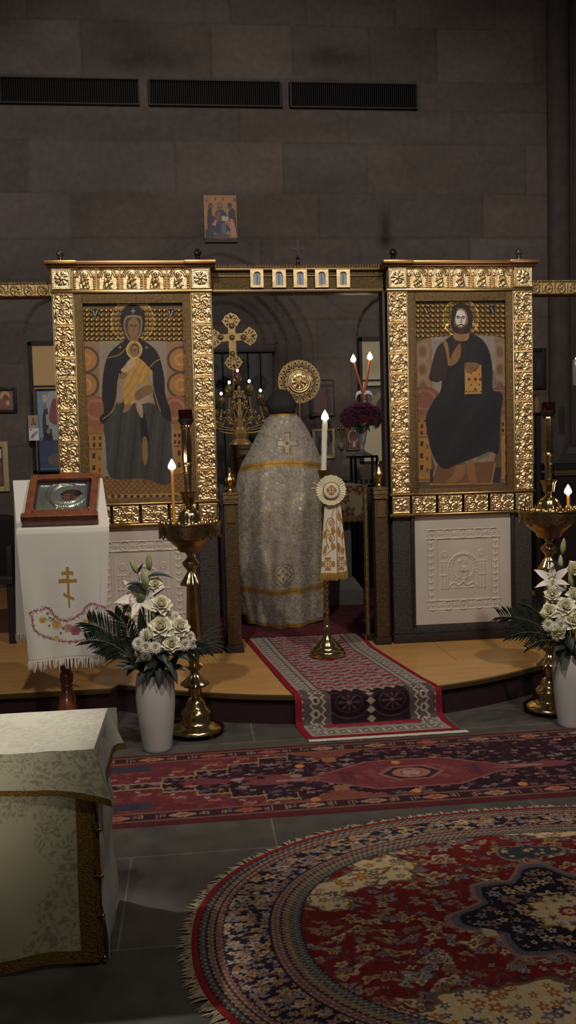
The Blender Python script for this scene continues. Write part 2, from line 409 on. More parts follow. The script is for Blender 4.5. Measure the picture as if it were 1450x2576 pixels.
# --- back wall as a carved stone surface
def build_wall():
    st = 0.016; xs = np.arange(-4.2, 6.2, st); zs = np.arange(0, 7.2, st)
    X, Z = np.meshgrid(xs, zs); x = X.ravel(); z = Z.ravel()
    P = np.stack([x, np.full_like(x, WY), z], 1)
    px, py = toPx(P)
    dy = np.zeros_like(x)
    C = np.zeros((x.size, 4)); C[:, :3] = lin((105, 96, 92))
    zc = lambda y: onY(600, y, WY)[2]; xc = lambda a: onY(a, 400, WY)[0]
    zrow = [7.3, 6.6, zc(60), zc(197), zc(272), zc(357), zc(487), zc(600)]
    while zrow[-1] > 0: zrow.append(zrow[-1] - 0.43)
    jx = {1: [85, 267, 527, 590, 780, 1002], 2: [215, 540, 742, 937, 1105], 3: [362, 719, 1060, 1290], 4: [-40, 605, 880, 1140],
          5: [70, 440, 712, 925, 1325], 6: [170, 220, 800, 980, 1215], 7: [225, 650, 900, 1180]}
    for r in range(len(zrow) - 1):
        m = (z < zrow[r]) & (z >= zrow[r + 1])
        J = [xc(a) for a in jx[r]] if r in jx else list(np.arange(-4.4 + 0.37 * r % 1.1, 6.3, 1.15))
        if r in jx:
            J = [J[0] - 3.3, J[0] - 2.2, J[0] - 1.1] + J + [J[-1] + 1.1, J[-1] + 2.2]
        J = np.sort(np.array(J)); k = np.searchsorted(J, x[m])
        h = hash2(k.astype(float), float(r) * np.ones(k.shape), 5); h2 = hash2(k.astype(float), float(r) * np.ones(k.shape), 9)
        t = (0.86 + 0.28 * h)[:, None] * np.stack([1 + .05 * h2, np.ones_like(h2), 1 - .06 * h2], 1)
        C[m, :3] *= t
        dj = np.min(np.abs(x[m][:, None] - J[None]), 1); dz = np.minimum(zrow[r] - z[m], z[m] - zrow[r + 1])
        e = np.minimum(dj, dz) < 0.011
        idx = np.nonzero(m)[0][e]
        C[idx, :3] *= 0.86; dy[idx] += 0.006
    # weathering of the stone
    C[:, :3] *= (0.72 + 0.56 * fbm(x * 1.6, z * 3.2, 11, 5))[:, None]
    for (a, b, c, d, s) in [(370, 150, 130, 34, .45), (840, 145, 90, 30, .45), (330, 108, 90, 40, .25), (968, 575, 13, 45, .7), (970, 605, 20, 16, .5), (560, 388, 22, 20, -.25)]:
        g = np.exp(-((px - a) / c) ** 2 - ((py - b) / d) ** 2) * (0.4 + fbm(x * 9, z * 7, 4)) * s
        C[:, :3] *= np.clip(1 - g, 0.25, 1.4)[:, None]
    # ventilation recesses
    for (a, b) in VENTS: 
        m = (x > a) & (x < b) & (z > VZ0) & (z < VZ1); dy[m] = 0.16
    # portal : hood gable, arch orders, tympanum, doorway
    cx = 0.36
    def arch(h, spring, rise, p=1.6):  # pointed arch inside mask
        u = np.abs(x - cx) / h; top = spring + rise * np.clip(1 - u ** p, 0, None) ** 0.62
        return (u < 1) & (z < np.where(z < spring, 99, top))
    gab = (4.10 - z) / (np.abs(x - cx) + 1e-6)
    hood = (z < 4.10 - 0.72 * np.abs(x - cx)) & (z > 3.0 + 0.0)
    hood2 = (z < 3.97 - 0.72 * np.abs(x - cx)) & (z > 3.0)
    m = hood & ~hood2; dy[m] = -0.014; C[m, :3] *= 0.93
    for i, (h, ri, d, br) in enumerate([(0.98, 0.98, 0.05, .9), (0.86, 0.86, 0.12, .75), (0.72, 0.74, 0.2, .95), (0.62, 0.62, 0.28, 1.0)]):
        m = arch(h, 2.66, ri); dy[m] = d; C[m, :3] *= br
    m = arch(0.62, 2.66, .62) & (z > 2.70); rr = np.hypot(x - cx, (z - 2.70)); ring = m & (rr > .47) & (rr < .58); dy[ring] = .22
    m = (np.abs(x - cx) < 0.58) & (z < 2.70); dy[m] = 0.34
    # blind arches over the two windows
    for (a, b, zt) in [(WIN[0][0], WIN[0][1], WIN[0][3]), (WIN[1][0], WIN[1][1], WIN[1][3])]:
        c = (a + b) / 2; h = (b - a) / 2 + 0.03
        m = (np.abs(x - c) < h) & (z < zt + h * 1.2 * np.sqrt(np.clip(1 - ((x - c) / h) ** 2, 0, 1))) & (z > WIN[0][2])
        dy[m] = 0.10
        m = (x > a) & (x < b) & (z > WIN[0][2]) & (z < zt); dy[m] = 0.2
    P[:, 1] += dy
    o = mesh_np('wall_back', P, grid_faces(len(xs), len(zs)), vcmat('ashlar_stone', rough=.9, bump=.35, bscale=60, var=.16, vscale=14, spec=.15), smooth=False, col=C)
    return tag(o, kind='structure')
VZ0, VZ1 = 5.166, 5.436
VENTS = [(-1.85, -0.424), (-0.334, 1.066), (1.155, 2.545)]
WIN = [(-1.70, -1.00, 1.35, 2.745), (1.86, 2.55, 1.35, 2.745)]
build_wall()
M_IRON = mat('dark_iron', S(30, 27, 30), .6, .2)
for i, (a, b) in enumerate(VENTS):
    t = thing('vent_grille', ['dark louvred vent grille high on the stone wall, leftmost of three', 'dark louvred vent grille in the middle of the row of three on the wall',
              'dark louvred vent grille at the right end of the row on the wall'][i], 'vent', ((a + b) / 2, WY, VZ0), 'wall vents')
    e = .012
    m = MB(); y0 = WY - .012; y1 = WY + .06
    m.box((a + .002, y0, VZ0 + .002), (b - .002, y1, VZ0 + .014)); m.box((a + .002, y0, VZ1 - .014), (b - .002, y1, VZ1 - .002))
    m.box((a + .002, y0, VZ0 + .014), (a + .014, y1, VZ1 - .014)); m.box((b - .014, y0, VZ0 + .014), (b - .002, y1, VZ1 - .014))
    m.build('frame', mat('vent_frame', S(62, 55, 52), .6), t)
    m = MB(); n = 62
    for k in range(n):
        xx = a + .02 + (b - a - .04) * k / (n - 1); m.box((xx - .004, WY + .005, VZ0 + .014), (xx + .004, WY + .045, VZ1 - .014))
    m.build('louvre', M_IRON, t)
    MB().box((a + .014, WY + .06, VZ0 + .012), (b - .014, WY + .075, VZ1 - .012)).build('backing', mat('vent_back', S(20, 17, 19), .9), t)
# --- windows
def window(n, a, b, z0, z1, panes):
    m = MB(); y = WY + .12; w = .035
    m.box((a, y - .03, z0), (a + w, y + .05, z1)); m.box((b - w, y - .03, z0), (b, y + .05, z1)); m.box((a, y - .03, z1 - w), (b, y + .05, z1)); m.box((a, y - .03, z0), (b, y + .05, z0 + w))
    c = (a + b) / 2; m.box((c - .01, y - .02, z0 + w), (c + .01, y + .03, z1 - w))
    zz = z1 - w - .43
    while zz > z0 + .1: m.box((a + w, y - .02, zz - .01), (b - w, y + .03, zz + .01)); zz -= .45
    fr = m.build('window_%d' % n, mat('window_iron', S(32, 28, 30), .5)); tag(fr, kind='structure')
    g = MB().box((a + .01, y + .03, z0 + .01), (b - .01, y + .036, z1 - .01)).build('pane', panes, fr)
PANE = mat('lit_glass', S(40, 32, 24), .25, emit=S(150, 118, 78), estr=.62, col2=S(60, 48, 36), vscale=3)
PANE2 = mat('lit_glass_pale', S(40, 34, 26), .25, emit=S(135, 120, 92), estr=.6, col2=S(60, 52, 40), vscale=3)
window(1, *WIN[0], PANE); window(2, *WIN[1], PANE2)
# --- portal door leaves
M_DOOR = mat('dark_oak', S(42, 34, 33), .55, var=.3, vscale=6, stretch=(8, 8, .6))
d = MB(); cx = .36
for k in range(8):
    xa = cx - .56 + .14 * k; d.box((xa + .004, WY + .24, .17), (xa + .136, WY + .3, 2.62), .006)
d.box((cx - .58, WY + .20, 2.62), (cx + .58, WY + .32, 2.70), .008)
d = d.build('door_1', M_DOOR); tag(d, kind='structure')
# --- clustered column on the right
c = MB()
for (xx, r) in [(4.10, .12), (4.32, .07), (4.55, .17), (4.82, .08), (5.05, .12)]:
    c.lathe([(r, 0), (r, 7.2)], (xx, WY - .05, 0), 28)
c.box((4.0, WY - .06, 0), (5.2, WY + .1, 7.2)); tag(c.build('trim_1', mat('column_stone', S(84, 75, 72), .9, var=.15, bump=.2)), kind='structure')
# --- platform with curved front
def plat_edge(n=40):
    E = [(-4.0, 5.07), (-.52, 5.075), (-.48, 5.17)]
    for k in range(1, n):
        xx = -.48 + (2.24 + .48) * k / n; E.append((xx, 4.685 + .268 * (xx - .87) ** 2))
    return E + [(2.24, 5.19), (2.30, 5.10), (6.0, 5.10)]
PE = plat_edge()
PT = .16
wood = mat('plywood', S(190, 142, 82), .42, var=.14, vscale=2.2, stretch=(.7, 5, 1), coat=.15)
def poly_slab(mb, edge, yb, z0, z1):
    e = list(edge); n = len(e)
    V = [(x, y, z1) for x, y in e] + [(x, yb, z1) for x, y in e] + [(x, y, z0) for x, y in e]
    F = [(i, i + 1, n + i + 1, n + i) for i in range(n - 1)] + [(2 * n + i, 2 * n + i + 1, i + 1, i) for i in range(n - 1)]
    mb.add(V, F)
p = MB(); poly_slab(p, PE, 9.45, PT - .012, PT); p = p.build('platform', wood, sharp=.5); tag(p, kind='structure')
r = MB(); inn = [(x, y + .012) for x, y in PE]; poly_slab(r, inn, 9.45, 0, PT - .012)
r.build('riser', mat('maroon_felt', S(44, 20, 22), .95, var=.2, vscale=30), p)
tr = MB()
tr.strip([(x, y - .006, PT - .02) for x, y in PE], [(x, y - .006, PT + .003) for x, y in PE]); tr.strip([(x, y - .006, PT + .003) for x, y in PE], [(x, y + .022, PT + .003) for x, y in PE])
tr.build('edge_trim', mat('brass_edge', S(98, 78, 48), .4, .6), p)
sm = MB()
for xx in (-1.6, -.35, 1.62, 2.72): sm.box((xx - .001, 5.3, PT - .002), (xx + .001, 6.2, PT + .0006))
sm.build('seam', mat('seam_dark', S(80, 58, 34), .8), p)
# ------------------------------------------------------------------ gilded screen
GOLD = mat('embossed_gold', (0.88, 0.65, 0.35, 1), .34, 1.0, var=.10, vscale=25, bump=.10, bscale=120, rvar=.06)
GOLD_D = mat('dull_gold', (0.21, 0.135, 0.06, 1), .42, .85, var=.25, vscale=60, bump=.6, bscale=190)
GOLD_L = mat('gold_moulding', (0.70, 0.46, 0.19, 1), .26, 1.0, var=.15, vscale=12)
BROCADE = mat('bronze_brocade', S(84, 66, 42), .5, .45, var=.3, vscale=70, bump=.8, bscale=120)
DARKBR = mat('dark_brocade', S(66, 60, 56), .7, .1, var=.3, vscale=60, bump=.8, bscale=110)
DARKWOOD = mat('dark_wood', S(44, 34, 32), .55, var=.2, vscale=20)
MARBLE = mat('white_marble', S(200, 188, 174), .5, var=.05, vscale=5)
def ridge(d, w): return np.clip(1 - (d / w) ** 2, 0, 1)
def h_scroll(U, V, a):
    """acanthus scroll tile; U in 0..1, V in 0..a (height over width)"""
    h = np.zeros_like(U)
    e = np.minimum(np.minimum(U, 1 - U), np.minimum(V, a - V))
    h += .45 * ridge(e - .04, .035)
    n = 2 if a > 1.25 else 1
    for k in range(n):
        cy = a * (k + .5) / n; x = U - .5; y = V - cy
        r = np.hypot(x, y); t = np.arctan2(y, x)
        env = sstep(.50, .40, r)
        if k == 0:
            h += env * (.55 * ridge(r - .30, .045) + .45 * ridge(r - .20, .035) + .9 * ridge(r, .12) + .30 * sstep(.12, .18, r) * sstep(.30, .24, r) * (.5 + .5 * np.cos(9 * t)))
            h += .5 * sstep(.30, .36, r) * sstep(.52, .44, r) * (.5 + .5 * np.cos(5 * t + 12 * r))
        else:
            h += env * (.8 * ridge(r - .02, .10) + .6 * sstep(.08, .14, r) * sstep(.40, .30, r) * np.abs(np.cos(4 * t + 9 * r)) ** 1.5 + .4 * ridge(r - .40, .05))
        for sx in (-1, 1):
            for sy in (-1, 1):
                d = np.hypot(x - sx * .36, y - sy * .36 * a / n * .9); tt = np.arctan2(y - sy * .33, x - sx * .36)
                h += .55 * sstep(.16, .03, d) * (.6 + .4 * np.cos(5 * tt))
    h += .12 * (fbm(U * 13, V * 13, 3) - .5)
    return h
def h_corner(U, V, a):
    e = np.minimum(np.minimum(U, 1 - U), np.minimum(V, a - V))
    h = .5 * ridge(e - .05, .04) + .35 * ridge(e - .13, .03) * (.5 + .5 * np.cos((U + V) * 70))
    x = U - .5; y = V - a / 2; r = np.hypot(x, y); t = np.arctan2(y, x)
    h += sstep(.36, .28, r) * (.9 * ridge(r, .14) + .6 * sstep(.10, .16, r) * (.55 + .45 * np.cos(8 * t + 6 * r)))
    return h + .1 * (fbm(U * 12, V * 12, 5) - .5)
def h_saint(k):
    def f(U, V, a):
        """a haloed figure under a round arch, twisted columns at the sides"""
        h = np.zeros_like(U); x = U - .5
        for s in (-1, 1):
            d = np.abs(x - s * .43); h += .7 * ridge(d, .055) * (V < .62 * a) * (.7 + .3 * np.cos(60 * V + 20 * x))
            h += .6 * ridge(np.hypot(x - s * .43, V - .66 * a), .08)
        r = np.hypot(x, (V - .58 * a)); up = V > .58 * a
        h += up * (.8 * ridge(r - .37, .05) + .35 * ridge(r - .29, .03))
        h += .35 * ridge(np.minimum(V, a - V) - .04, .04)
        lean = [-.03, .03, 0, .05, -.05][k % 5]; xc = x - lean * (V / a - .3)
        h += .45 * sstep(.17, .14, np.hypot(xc, V - .70 * a))                       # halo
        h += .75 * np.sqrt(np.clip(1 - (np.hypot(xc, V - .69 * a) / .085) ** 2, 0, 1))   # head
        w = .11 + .13 * np.clip(1 - V / (.62 * a), 0, 1) ** .6
        b = np.sqrt(np.clip(1 - (xc / w) ** 2, 0, 1)) * (V < .62 * a) * (V > .06 * a)
        h += b * (.65 + .25 * np.cos(38 * xc + 9 * V + k * 2) + .15 * np.cos(26 * V - 20 * xc + k))
        h += .5 * ridge(segdist(xc, V, [(-.15, .35 * a), (.02, .45 * a), (.15, .3 * a if k % 2 else .5 * a)]), .05)
        return h + .12 * (fbm(U * 14 + k * 3, V * 14, 7) - .5)
    return f
def relief(name, x0, x1, z0, z1, Y, hf, amp, m, parent, res=46, col=None, wav=0.0):
    w = x1 - x0; a = (z1 - z0) / w
    nx = max(12, int(res)); nz = max(12, int(res * a))
    U, V = np.meshgrid(np.linspace(0, 1, nx), np.linspace(0, a, nz))
    h = hf(U, V, a); edge = (U <= 1e-6) | (U >= 1 - 1e-6) | (V <= 1e-6) | (V >= a - 1e-6)
    h = np.where(edge, -.4, h)
    P = np.stack([x0 + U * w, Y - h * amp + 0 * U, z0 + V * w], -1).reshape(-1, 3)
    return mesh_np(name, P, grid_faces(nx, nz), m, parent, col=col)
def tile_copy(src, parent, dx, dz):
    o = src.copy(); COL.objects.link(o); o.parent = parent
    o.location = src.location + Vector((dx, 0, dz)); return o
def cone_finial(name, x, Y, z, k, label, dark, grp):
    t = thing(name, label, 'finial', (x, Y, z), grp)
    m = MB().lathe([(.020, 0), (.021, .006), (.012, .012), (.010, .03), (.017, .036), (.017, .042), (.012, .046)], (x, Y, z), 20)
    m.build('stem', dark, t)
    c = MB(); R = .024
    def md(th, zz, r): return 1 + .10 * math.cos(8 * th + zz * 260) + .05 * math.cos(zz * 420)
    c.lathe([(.010, .046)] + [(R * math.sin(PI * (.12 + .88 * i / 13)) ** .8 * (1 - .2 * i / 13) + .0015, .046 + .052 * i / 13) for i in range(14)], (x, Y, z), 32, md)
    c.build('cone', dark, t)
    return t
FIN = mat('dark_bronze', S(58, 48, 46), .35, .7, var=.2)
FINB = mat('grey_bronze', S(112, 98, 88), .35, .7, var=.2)
# --- the two paintings, drawn in the photograph's own measure on the panel
NAVY, CLOTH, FLESH = (34, 30, 32), (52, 50, 46), (112, 84, 58)
def stud_ground(c, x0, y0, x1, y1, s):
    X, Y = c.X, c.Y
    m = (X > x0) & (X < x1) & (Y > y0) & (Y < y1)
    u = (X - x0) / s; v = (Y - y0) / s
    r = np.hypot(u - np.floor(u) - .5, v - np.floor(v) - .5)
    c.mask(m, (92, 74, 46), .85); c.mask(m & (r < .36), (128, 104, 66), .9); c.mask(m & (r > .42) & (r < .5), (60, 46, 28), .7)
    return m, r
def face(c, cx, cy, w, h, skin, dk, pale=None):
    c.ell(cx, cy, w, h, skin)
    if pale: c.ell(cx - .05 * w, cy - .12 * h, w * .78, h * .72, pale)
    for s in (-1, 1):
        c.line([(cx + s * w * .62, cy - .22 * h), (cx + s * w * .38, cy - .30 * h), (cx + s * w * .14, cy - .2 * h)], .10 * w + 1, dk)
        c.ell(cx + s * w * .38, cy - .12 * h, .16 * w, .06 * h, dk)
        c.poly([(cx + s * w * .75, cy - .1 * h), (cx + s * w * .98, cy - .1 * h), (cx + s * w * .75, cy + .6 * h), (cx + s * w * .55, cy + .6 * h)], dk, a=.35)
    c.line([(cx + .06 * w, cy - .15 * h), (cx + .10 * w, cy + .22 * h), (cx - .1 * w, cy + .25 * h)], .09 * w + .8, dk, a=.8)
    c.line([(cx - .28 * w, cy + .46 * h), (cx, cy + .43 * h), (cx + .28 * w, cy + .46 * h)], .10 * w + .8, (120, 62, 48))
    c.line([(cx - .25 * w, cy + .72 * h), (cx + .25 * w, cy + .72 * h)], .05 * w + .6, dk, a=.5)
def folds(c, poly, dirs, n, cdark, clight, k):
    i = np.nonzero(c.bb(poly))[0]; m = inpoly(c.X[i], c.Y[i], spline(poly, 5)); i = i[m]
    q = c.X[i] * dirs[0] + c.Y[i] * dirs[1] + 14 * (fbm(c.X[i] / 40, c.Y[i] / 60, k) - .5)
    w = np.cos(q / n); c._set(i[w > .72], clight, 0, .45); c._set(i[w < -.8], cdark, 0, .5)
def towers(c, x0, x1, ys, flip):
    y0, y1 = ys
    c.rect(x0, y0, x1, y1, (128, 92, 52)); n = 3
    for k in range(n):
        a = x0 + (x1 - x0) * (k + .15) / n; c.rect(a, y0 - 8, a + (x1 - x0) * .5 / n, y0, (120, 86, 48)); c.rect(a, y0 + 6, a + 6, y0 + 15, (52, 36, 28))
        c.rect(a, y0 + 22, a + 6, y0 + 32, (52, 36, 28))
    c.rect(x0 - 2, y0 + 36, x1 + 2, y0 + 39, (84, 58, 36))
    for yy in range(int(y0 + 48), int(y1 - 12), 30):
        c.rect(x0 + (x1 - x0) * .35, yy, x0 + (x1 - x0) * .35 + 8, yy + 13, (50, 36, 28)); c.rect(x0 + (x1 - x0) * .7, yy + 8, x0 + (x1 - x0) * .7 + 6, yy + 19, (70, 48, 32), a=.7)
    c.rect(x0, y1 - 6, x1, y1 - 3, (84, 58, 36))
def paint_mother(X, Y):
    c = Canvas(X, Y, (70, 58, 42), E_PAINT)
    g = (200, 775, 468, 860)
    stud_ground(c, *g, 12.2)
    for xx in (240, 430): c.rect(xx - 8, 778, xx + 8, 797, (36, 30, 28)); c.line([(xx - 5, 782), (xx - 2, 794)], 2, (150, 140, 110)); c.line([(xx + 5, 781), (xx + 1, 792)], 2, (150, 140, 110))
    c.rect(204, 858, 470, 1075, (116, 90, 66))                     # throne back
    for s, cx in ((-1, 224), (1, 446)):
        for cy in (905, 968):
            c.ell(cx + s * 10, cy, 36, 34, (70, 54, 44)); c.ell(cx + s * 10, cy, 30, 28, (132, 92, 52)); c.ell(cx + s * 10, cy, 17, 16, (150, 108, 62), r0=.6)
    c.rect(250, 857, 420, 1010, (118, 105, 90))                    # pale backrest
    for s, cx in ((-1, 238), (1, 444)):
        c.ell(cx, 1035, 40, 40, (112, 72, 54)); c.ell(cx - s * 4, 1030, 28, 27, (128, 88, 66), r0=.72)
    c.rect(204, 1075, 262, 1090, (120, 80, 50)); c.rect(430, 1068, 470, 1090, (120, 80, 50))
    towers(c, 216, 262, (1092, 1200), 1); towers(c, 436, 468, (1085, 1205), 0)
    c.rect(258, 1090, 276, 1198, (112, 102, 88)); c.rect(428, 1068, 437, 1190, (112, 102, 88))
    c.poly([(258, 1205), (470, 1190), (478, 1262), (268, 1250)], (96, 66, 40))
    c.mask((Y > 1200) & (Y < 1245) & (X > 262) & (X < 470) & (np.cos(X / 2.2) * np.cos(Y / 2.2) > .3), (120, 86, 50))
    c.poly([(270, 1246), (474, 1238), (475, 1254), (272, 1262)], (134, 102, 62))
    for k in range(12): xx = 280 + 16 * k; c.rect(xx, 1245, xx + 8, 1253, (58, 40, 30))
    c.ell(334, 808, 55, 58, (104, 84, 50), .55); c.ell(334, 808, 55, 58, (150, 122, 74), .6, .95); c.ell(334, 808, 46, 49, (124, 100, 58), .6, .95)
    robe = [(318, 856), (300, 868), (278, 890), (264, 925), (258, 975), (262, 1030), (252, 1048), (258, 1070), (262, 1100), (268, 1150), (280, 1200), (320, 1215), (400, 1222), (432, 1200), (433, 1120), (428, 1060), (418, 1010), (414, 950), (404, 905), (392, 880), (368, 862), (352, 854)]
    c.poly([(262, 1040), (266, 1120), (272, 1190), (300, 1206), (360, 1204), (420, 1220), (434, 1185), (432, 1110), (425, 1050), (380, 1015), (300, 1015)], CLOTH, 5)
    folds(c, [(268, 1040), (272, 1190), (420, 1218), (432, 1110), (420, 1040), (340, 1000)], (1.0, .12), 6, (38, 37, 35), (64, 62, 57), 3)
    c.poly([(352, 1040), (366, 1040), (376, 1110), (366, 1160), (356, 1110)], (30, 27, 29))
    c.poly([(359, 1102), (370, 1104), (372, 1150), (366, 1172), (359, 1150)], (104, 82, 50), 3)
    c.poly([(318, 856), (297, 868), (272, 894), (260, 940), (257, 1000), (262, 1035), (250, 1052), (262, 1066), (282, 1030), (292, 1000), (298, 950), (322, 930), (380, 930), (386, 1000), (404, 1040), (430, 1062), (428, 1030), (416, 990), (413, 945), (402, 900), (388, 876), (366, 860), (348, 854)], NAVY, 4)
    for p in ([(300, 940), (296, 985), (285, 1030), (258, 1055)], [(384, 965), (392, 1000), (404, 1035)], [(272, 900), (300, 892), (322, 872)], [(402, 904), (388, 912), (374, 928)]): c.line(p, 2.6, (120, 92, 54), 5, closed=False)
    c.poly([(303, 812), (308, 782), (322, 768), (338, 766), (354, 774), (364, 795), (362, 830), (352, 848), (356, 866), (318, 866), (314, 845)], NAVY, 5)
    c.poly([(311, 822), (314, 800), (324, 793), (346, 793), (357, 800), (358, 826), (350, 850), (336, 862), (320, 850)], (112, 92, 66), 5)
    c.poly([(315, 822), (318, 804), (326, 799), (346, 799), (354, 806), (353, 830), (344, 850), (336, 856), (324, 848)], (60, 46, 36), 5)
    c.rect(327, 840, 347, 866, (104, 78, 54))
    face(c, 336, 824, 15, 25, FLESH, (56, 40, 30))
    c.line([(330, 782), (340, 782)], 2, (150, 130, 90)); c.line([(335, 777), (335, 788)], 2, (150, 130, 90))
    for q in ((302, 874), (369, 874)): c.line([(q[0] - 4, q[1]), (q[0] + 4, q[1])], 2, (120, 92, 54)); c.line([(q[0], q[1] - 4), (q[0], q[1] + 4)], 2, (120, 92, 54))
    # hands + child
    c.poly([(300, 944), (318, 930), (345, 922), (350, 930), (334, 940), (306, 954)], (106, 80, 54), 4)
    child = [(328, 902), (346, 900), (360, 908), (376, 926), (384, 936), (380, 944), (368, 940), (374, 965), (376, 990), (368, 1006), (356, 1000), (330, 1020), (316, 1024), (312, 1004), (308, 980), (318, 950), (320, 930)]
    c.poly(child, (146, 110, 56), 4); folds(c, child, (.8, .5), 2.2, (124, 90, 44), (158, 122, 66), 8)
    c.poly([(326, 904), (340, 898), (338, 920), (318, 936), (304, 932), (312, 922)], (150, 128, 100), 4)
    c.poly([(346, 970), (356, 962), (362, 975), (376, 990), (374, 1012), (342, 1016), (338, 1000)], (128, 112, 96), 4)
    c.poly([(316, 1018), (328, 1014), (326, 1030), (310, 1038)], (116, 86, 58), 3); c.poly([(342, 1020), (356, 1014), (360, 1050), (352, 1046)], (130, 112, 92), 3)
    c.poly([(340, 990), (362, 972), (382, 970), (384, 986), (364, 998), (344, 1008)], (104, 78, 54), 4)
    c.ell(338, 880, 20, 23, (124, 100, 60), .5); c.ell(338, 880, 20, 23, (160, 130, 80), .6, .86)
    c.ell(339, 880, 11, 16, (60, 44, 34)); face(c, 339, 882, 9, 13, (118, 90, 62), (56, 40, 30))
    return c.mott(.10, 16, 4).mott(.10, 3, 9)
def paint_lord(X, Y):
    c = Canvas(X, Y, (74, 62, 44), E_PAINT)
    stud_ground(c, 1046, 764, 1276, 850, 12.6)
    c.ell(1160, 800, 46, 50, (104, 84, 50), .6); c.ell(1160, 800, 46, 50, (160, 130, 80), .7, .93)
    for s in (-1, 1): c.line([(1160 + s * 22, 800), (1160 + s * 40, 826)], 5, (206, 170, 100), metal=.95)
    c.rect(1066, 772, 1078, 790, (36, 30, 28)); c.rect(1232, 770, 1246, 790, (36, 30, 28)); c.line([(1236, 774), (1242, 786)], 2, (150, 140, 110)); c.line([(1069, 775), (1075, 787)], 2, (150, 140, 110))
    c.poly([(1044, 862), (1085, 848), (1160, 840), (1245, 844), (1274, 852), (1280, 990), (1044, 990)], (110, 88, 68))
    for s, cx in ((-1, 1064), (1, 1258)):
        for k in range(3): c.ell(cx, 885 + 44 * k, 18, 24, (124, 98, 74), r0=.75); c.ell(cx, 885 + 44 * k, 8, 12, (92, 70, 54))
    c.poly([(1086, 848), (1245, 844), (1248, 985), (1090, 1000)], (118, 108, 95))
    for cx in (1068, 1260): c.ell(cx, 1010, 44, 38, (100, 66, 52)); c.ell(cx, 1006, 30, 26, (116, 80, 62), r0=.8)
    c.rect(1040, 1044, 1078, 1056, (112, 76, 48)); c.rect(1255, 1044, 1288, 1056, (112, 76, 48))
    towers(c, 1042, 1086, (1062, 1212), 1); towers(c, 1262, 1290, (1056, 1212), 0)
    c.poly([(1086, 1140), (1250, 1135), (1240, 1170), (1096, 1176)], (116, 100, 80))
    c.poly([(1100, 1170), (1246, 1160), (1238, 1215), (1084, 1218)], (92, 64, 42)); c.poly([(1084, 1218), (1240, 1214), (1238, 1236), (1080, 1238)], (84, 52, 36))
    for k in range(10): c.rect(1090 + 15 * k, 1229, 1097 + 15 * k, 1235, (140, 108, 70))
    c.line([(1084, 1219), (1240, 1216)], 3, (130, 100, 64)); c.line([(1098, 1174), (1084, 1216)], 3, (130, 100, 64)); c.line([(1246, 1166), (1238, 1214)], 3, (130, 100, 64))
    c.rect(1082, 1180, 1090, 1214, (44, 40, 42)); c.poly([(1246, 1176), (1262, 1176), (1258, 1214), (1240, 1214)], (44, 40, 42))
    c.poly([(1150, 1168), (1172, 1168), (1168, 1196), (1146, 1214), (1120, 1214), (1140, 1196)], (112, 80, 52), 4); c.poly([(1176, 1160), (1192, 1160), (1198, 1200), (1200, 1215), (1184, 1215), (1176, 1190)], (112, 80, 52), 4)
    robe = [(1150, 838), (1128, 850), (1108, 870), (1094, 905), (1082, 940), (1082, 955), (1100, 962), (1112, 958), (1108, 985), (1090, 1010), (1072, 1050), (1076, 1090), (1084, 1130), (1100, 1165), (1122, 1180), (1150, 1168), (1200, 1150), (1232, 1136), (1254, 1140), (1258, 1080), (1262, 1030), (1266, 1000), (1258, 985), (1240, 980), (1240, 930), (1232, 885), (1215, 855), (1190, 840), (1178, 832)]
    c.poly(robe, (34, 32, 34), 5)
    folds(c, [(1110, 860), (1090, 940), (1120, 960), (1100, 1060), (1110, 1170), (1250, 1130), (1255, 1000), (1230, 890), (1190, 845)], (.55, .35), 9, (30, 28, 30), (38, 37, 39), 6)
    c.poly([(1130, 862), (1150, 856), (1172, 862), (1170, 900), (1140, 905), (1128, 880)], (44, 36, 36), 4)
    c.poly([(1116, 864), (1126, 860), (1132, 900), (1134, 916), (1124, 916)], (116, 88, 52), 3)
    c.poly([(1144, 880), (1158, 864), (1160, 890), (1150, 912), (1132, 920), (1136, 896)], (112, 80, 52), 4)
    c.poly([(1098, 880), (1116, 866), (1128, 920), (1120, 955), (1092, 956), (1084, 935)], (48, 38, 37), 4)
    c.poly([(1170, 914), (1190, 912), (1212, 918), (1213, 990), (1170, 992)], (150, 112, 62))
    c.poly([(1170, 914), (1196, 912), (1208, 920), (1196, 934), (1176, 938)], (104, 78, 50), 4)
    for q, s, cc in (((1197, 954), 5, (110, 40, 30)), ((1197, 930), 3, (110, 40, 30)), ((1197, 980), 4, (110, 40, 30)), ((1181, 954), 4, (60, 52, 60)), ((1209, 954), 4, (60, 52, 60)), ((1186, 940), 2.5, (96, 60, 36)), ((1207, 942), 2.5, (96, 60, 36)), ((1186, 968), 2.5, (96, 60, 36)), ((1207, 968), 2.5, (96, 60, 36))):
        c.poly([(q[0] - s, q[1]), (q[0], q[1] - s * 1.3), (q[0] + s, q[1]), (q[0], q[1] + s * 1.3)], cc)
    for k in range(5): c.rect(1172 + 9 * k, 983, 1175 + 9 * k, 987, (60, 44, 34))
    c.poly([(1146, 826), (1178, 826), (1180, 852), (1164, 858), (1142, 852)], (120, 92, 64), 3)
    c.poly([(1134, 806), (1138, 778), (1152, 764), (1170, 764), (1184, 776), (1190, 800), (1186, 828), (1174, 840), (1148, 838), (1138, 826)], (40, 34, 33), 5)
    face(c, 1160, 804, 18, 29, (122, 96, 70), (60, 46, 38), (178, 170, 160))  # pale oval is glare on the panel, painted into the face
    c.poly([(1145, 814), (1152, 822), (1168, 822), (1175, 814), (1174, 828), (1162, 838), (1150, 832)], (54, 42, 36), 4); c.line([(1152, 819), (1160, 816), (1168, 819)], 3, (54, 42, 36)); c.line([(1156, 825), (1164, 825)], 2, (130, 80, 64))
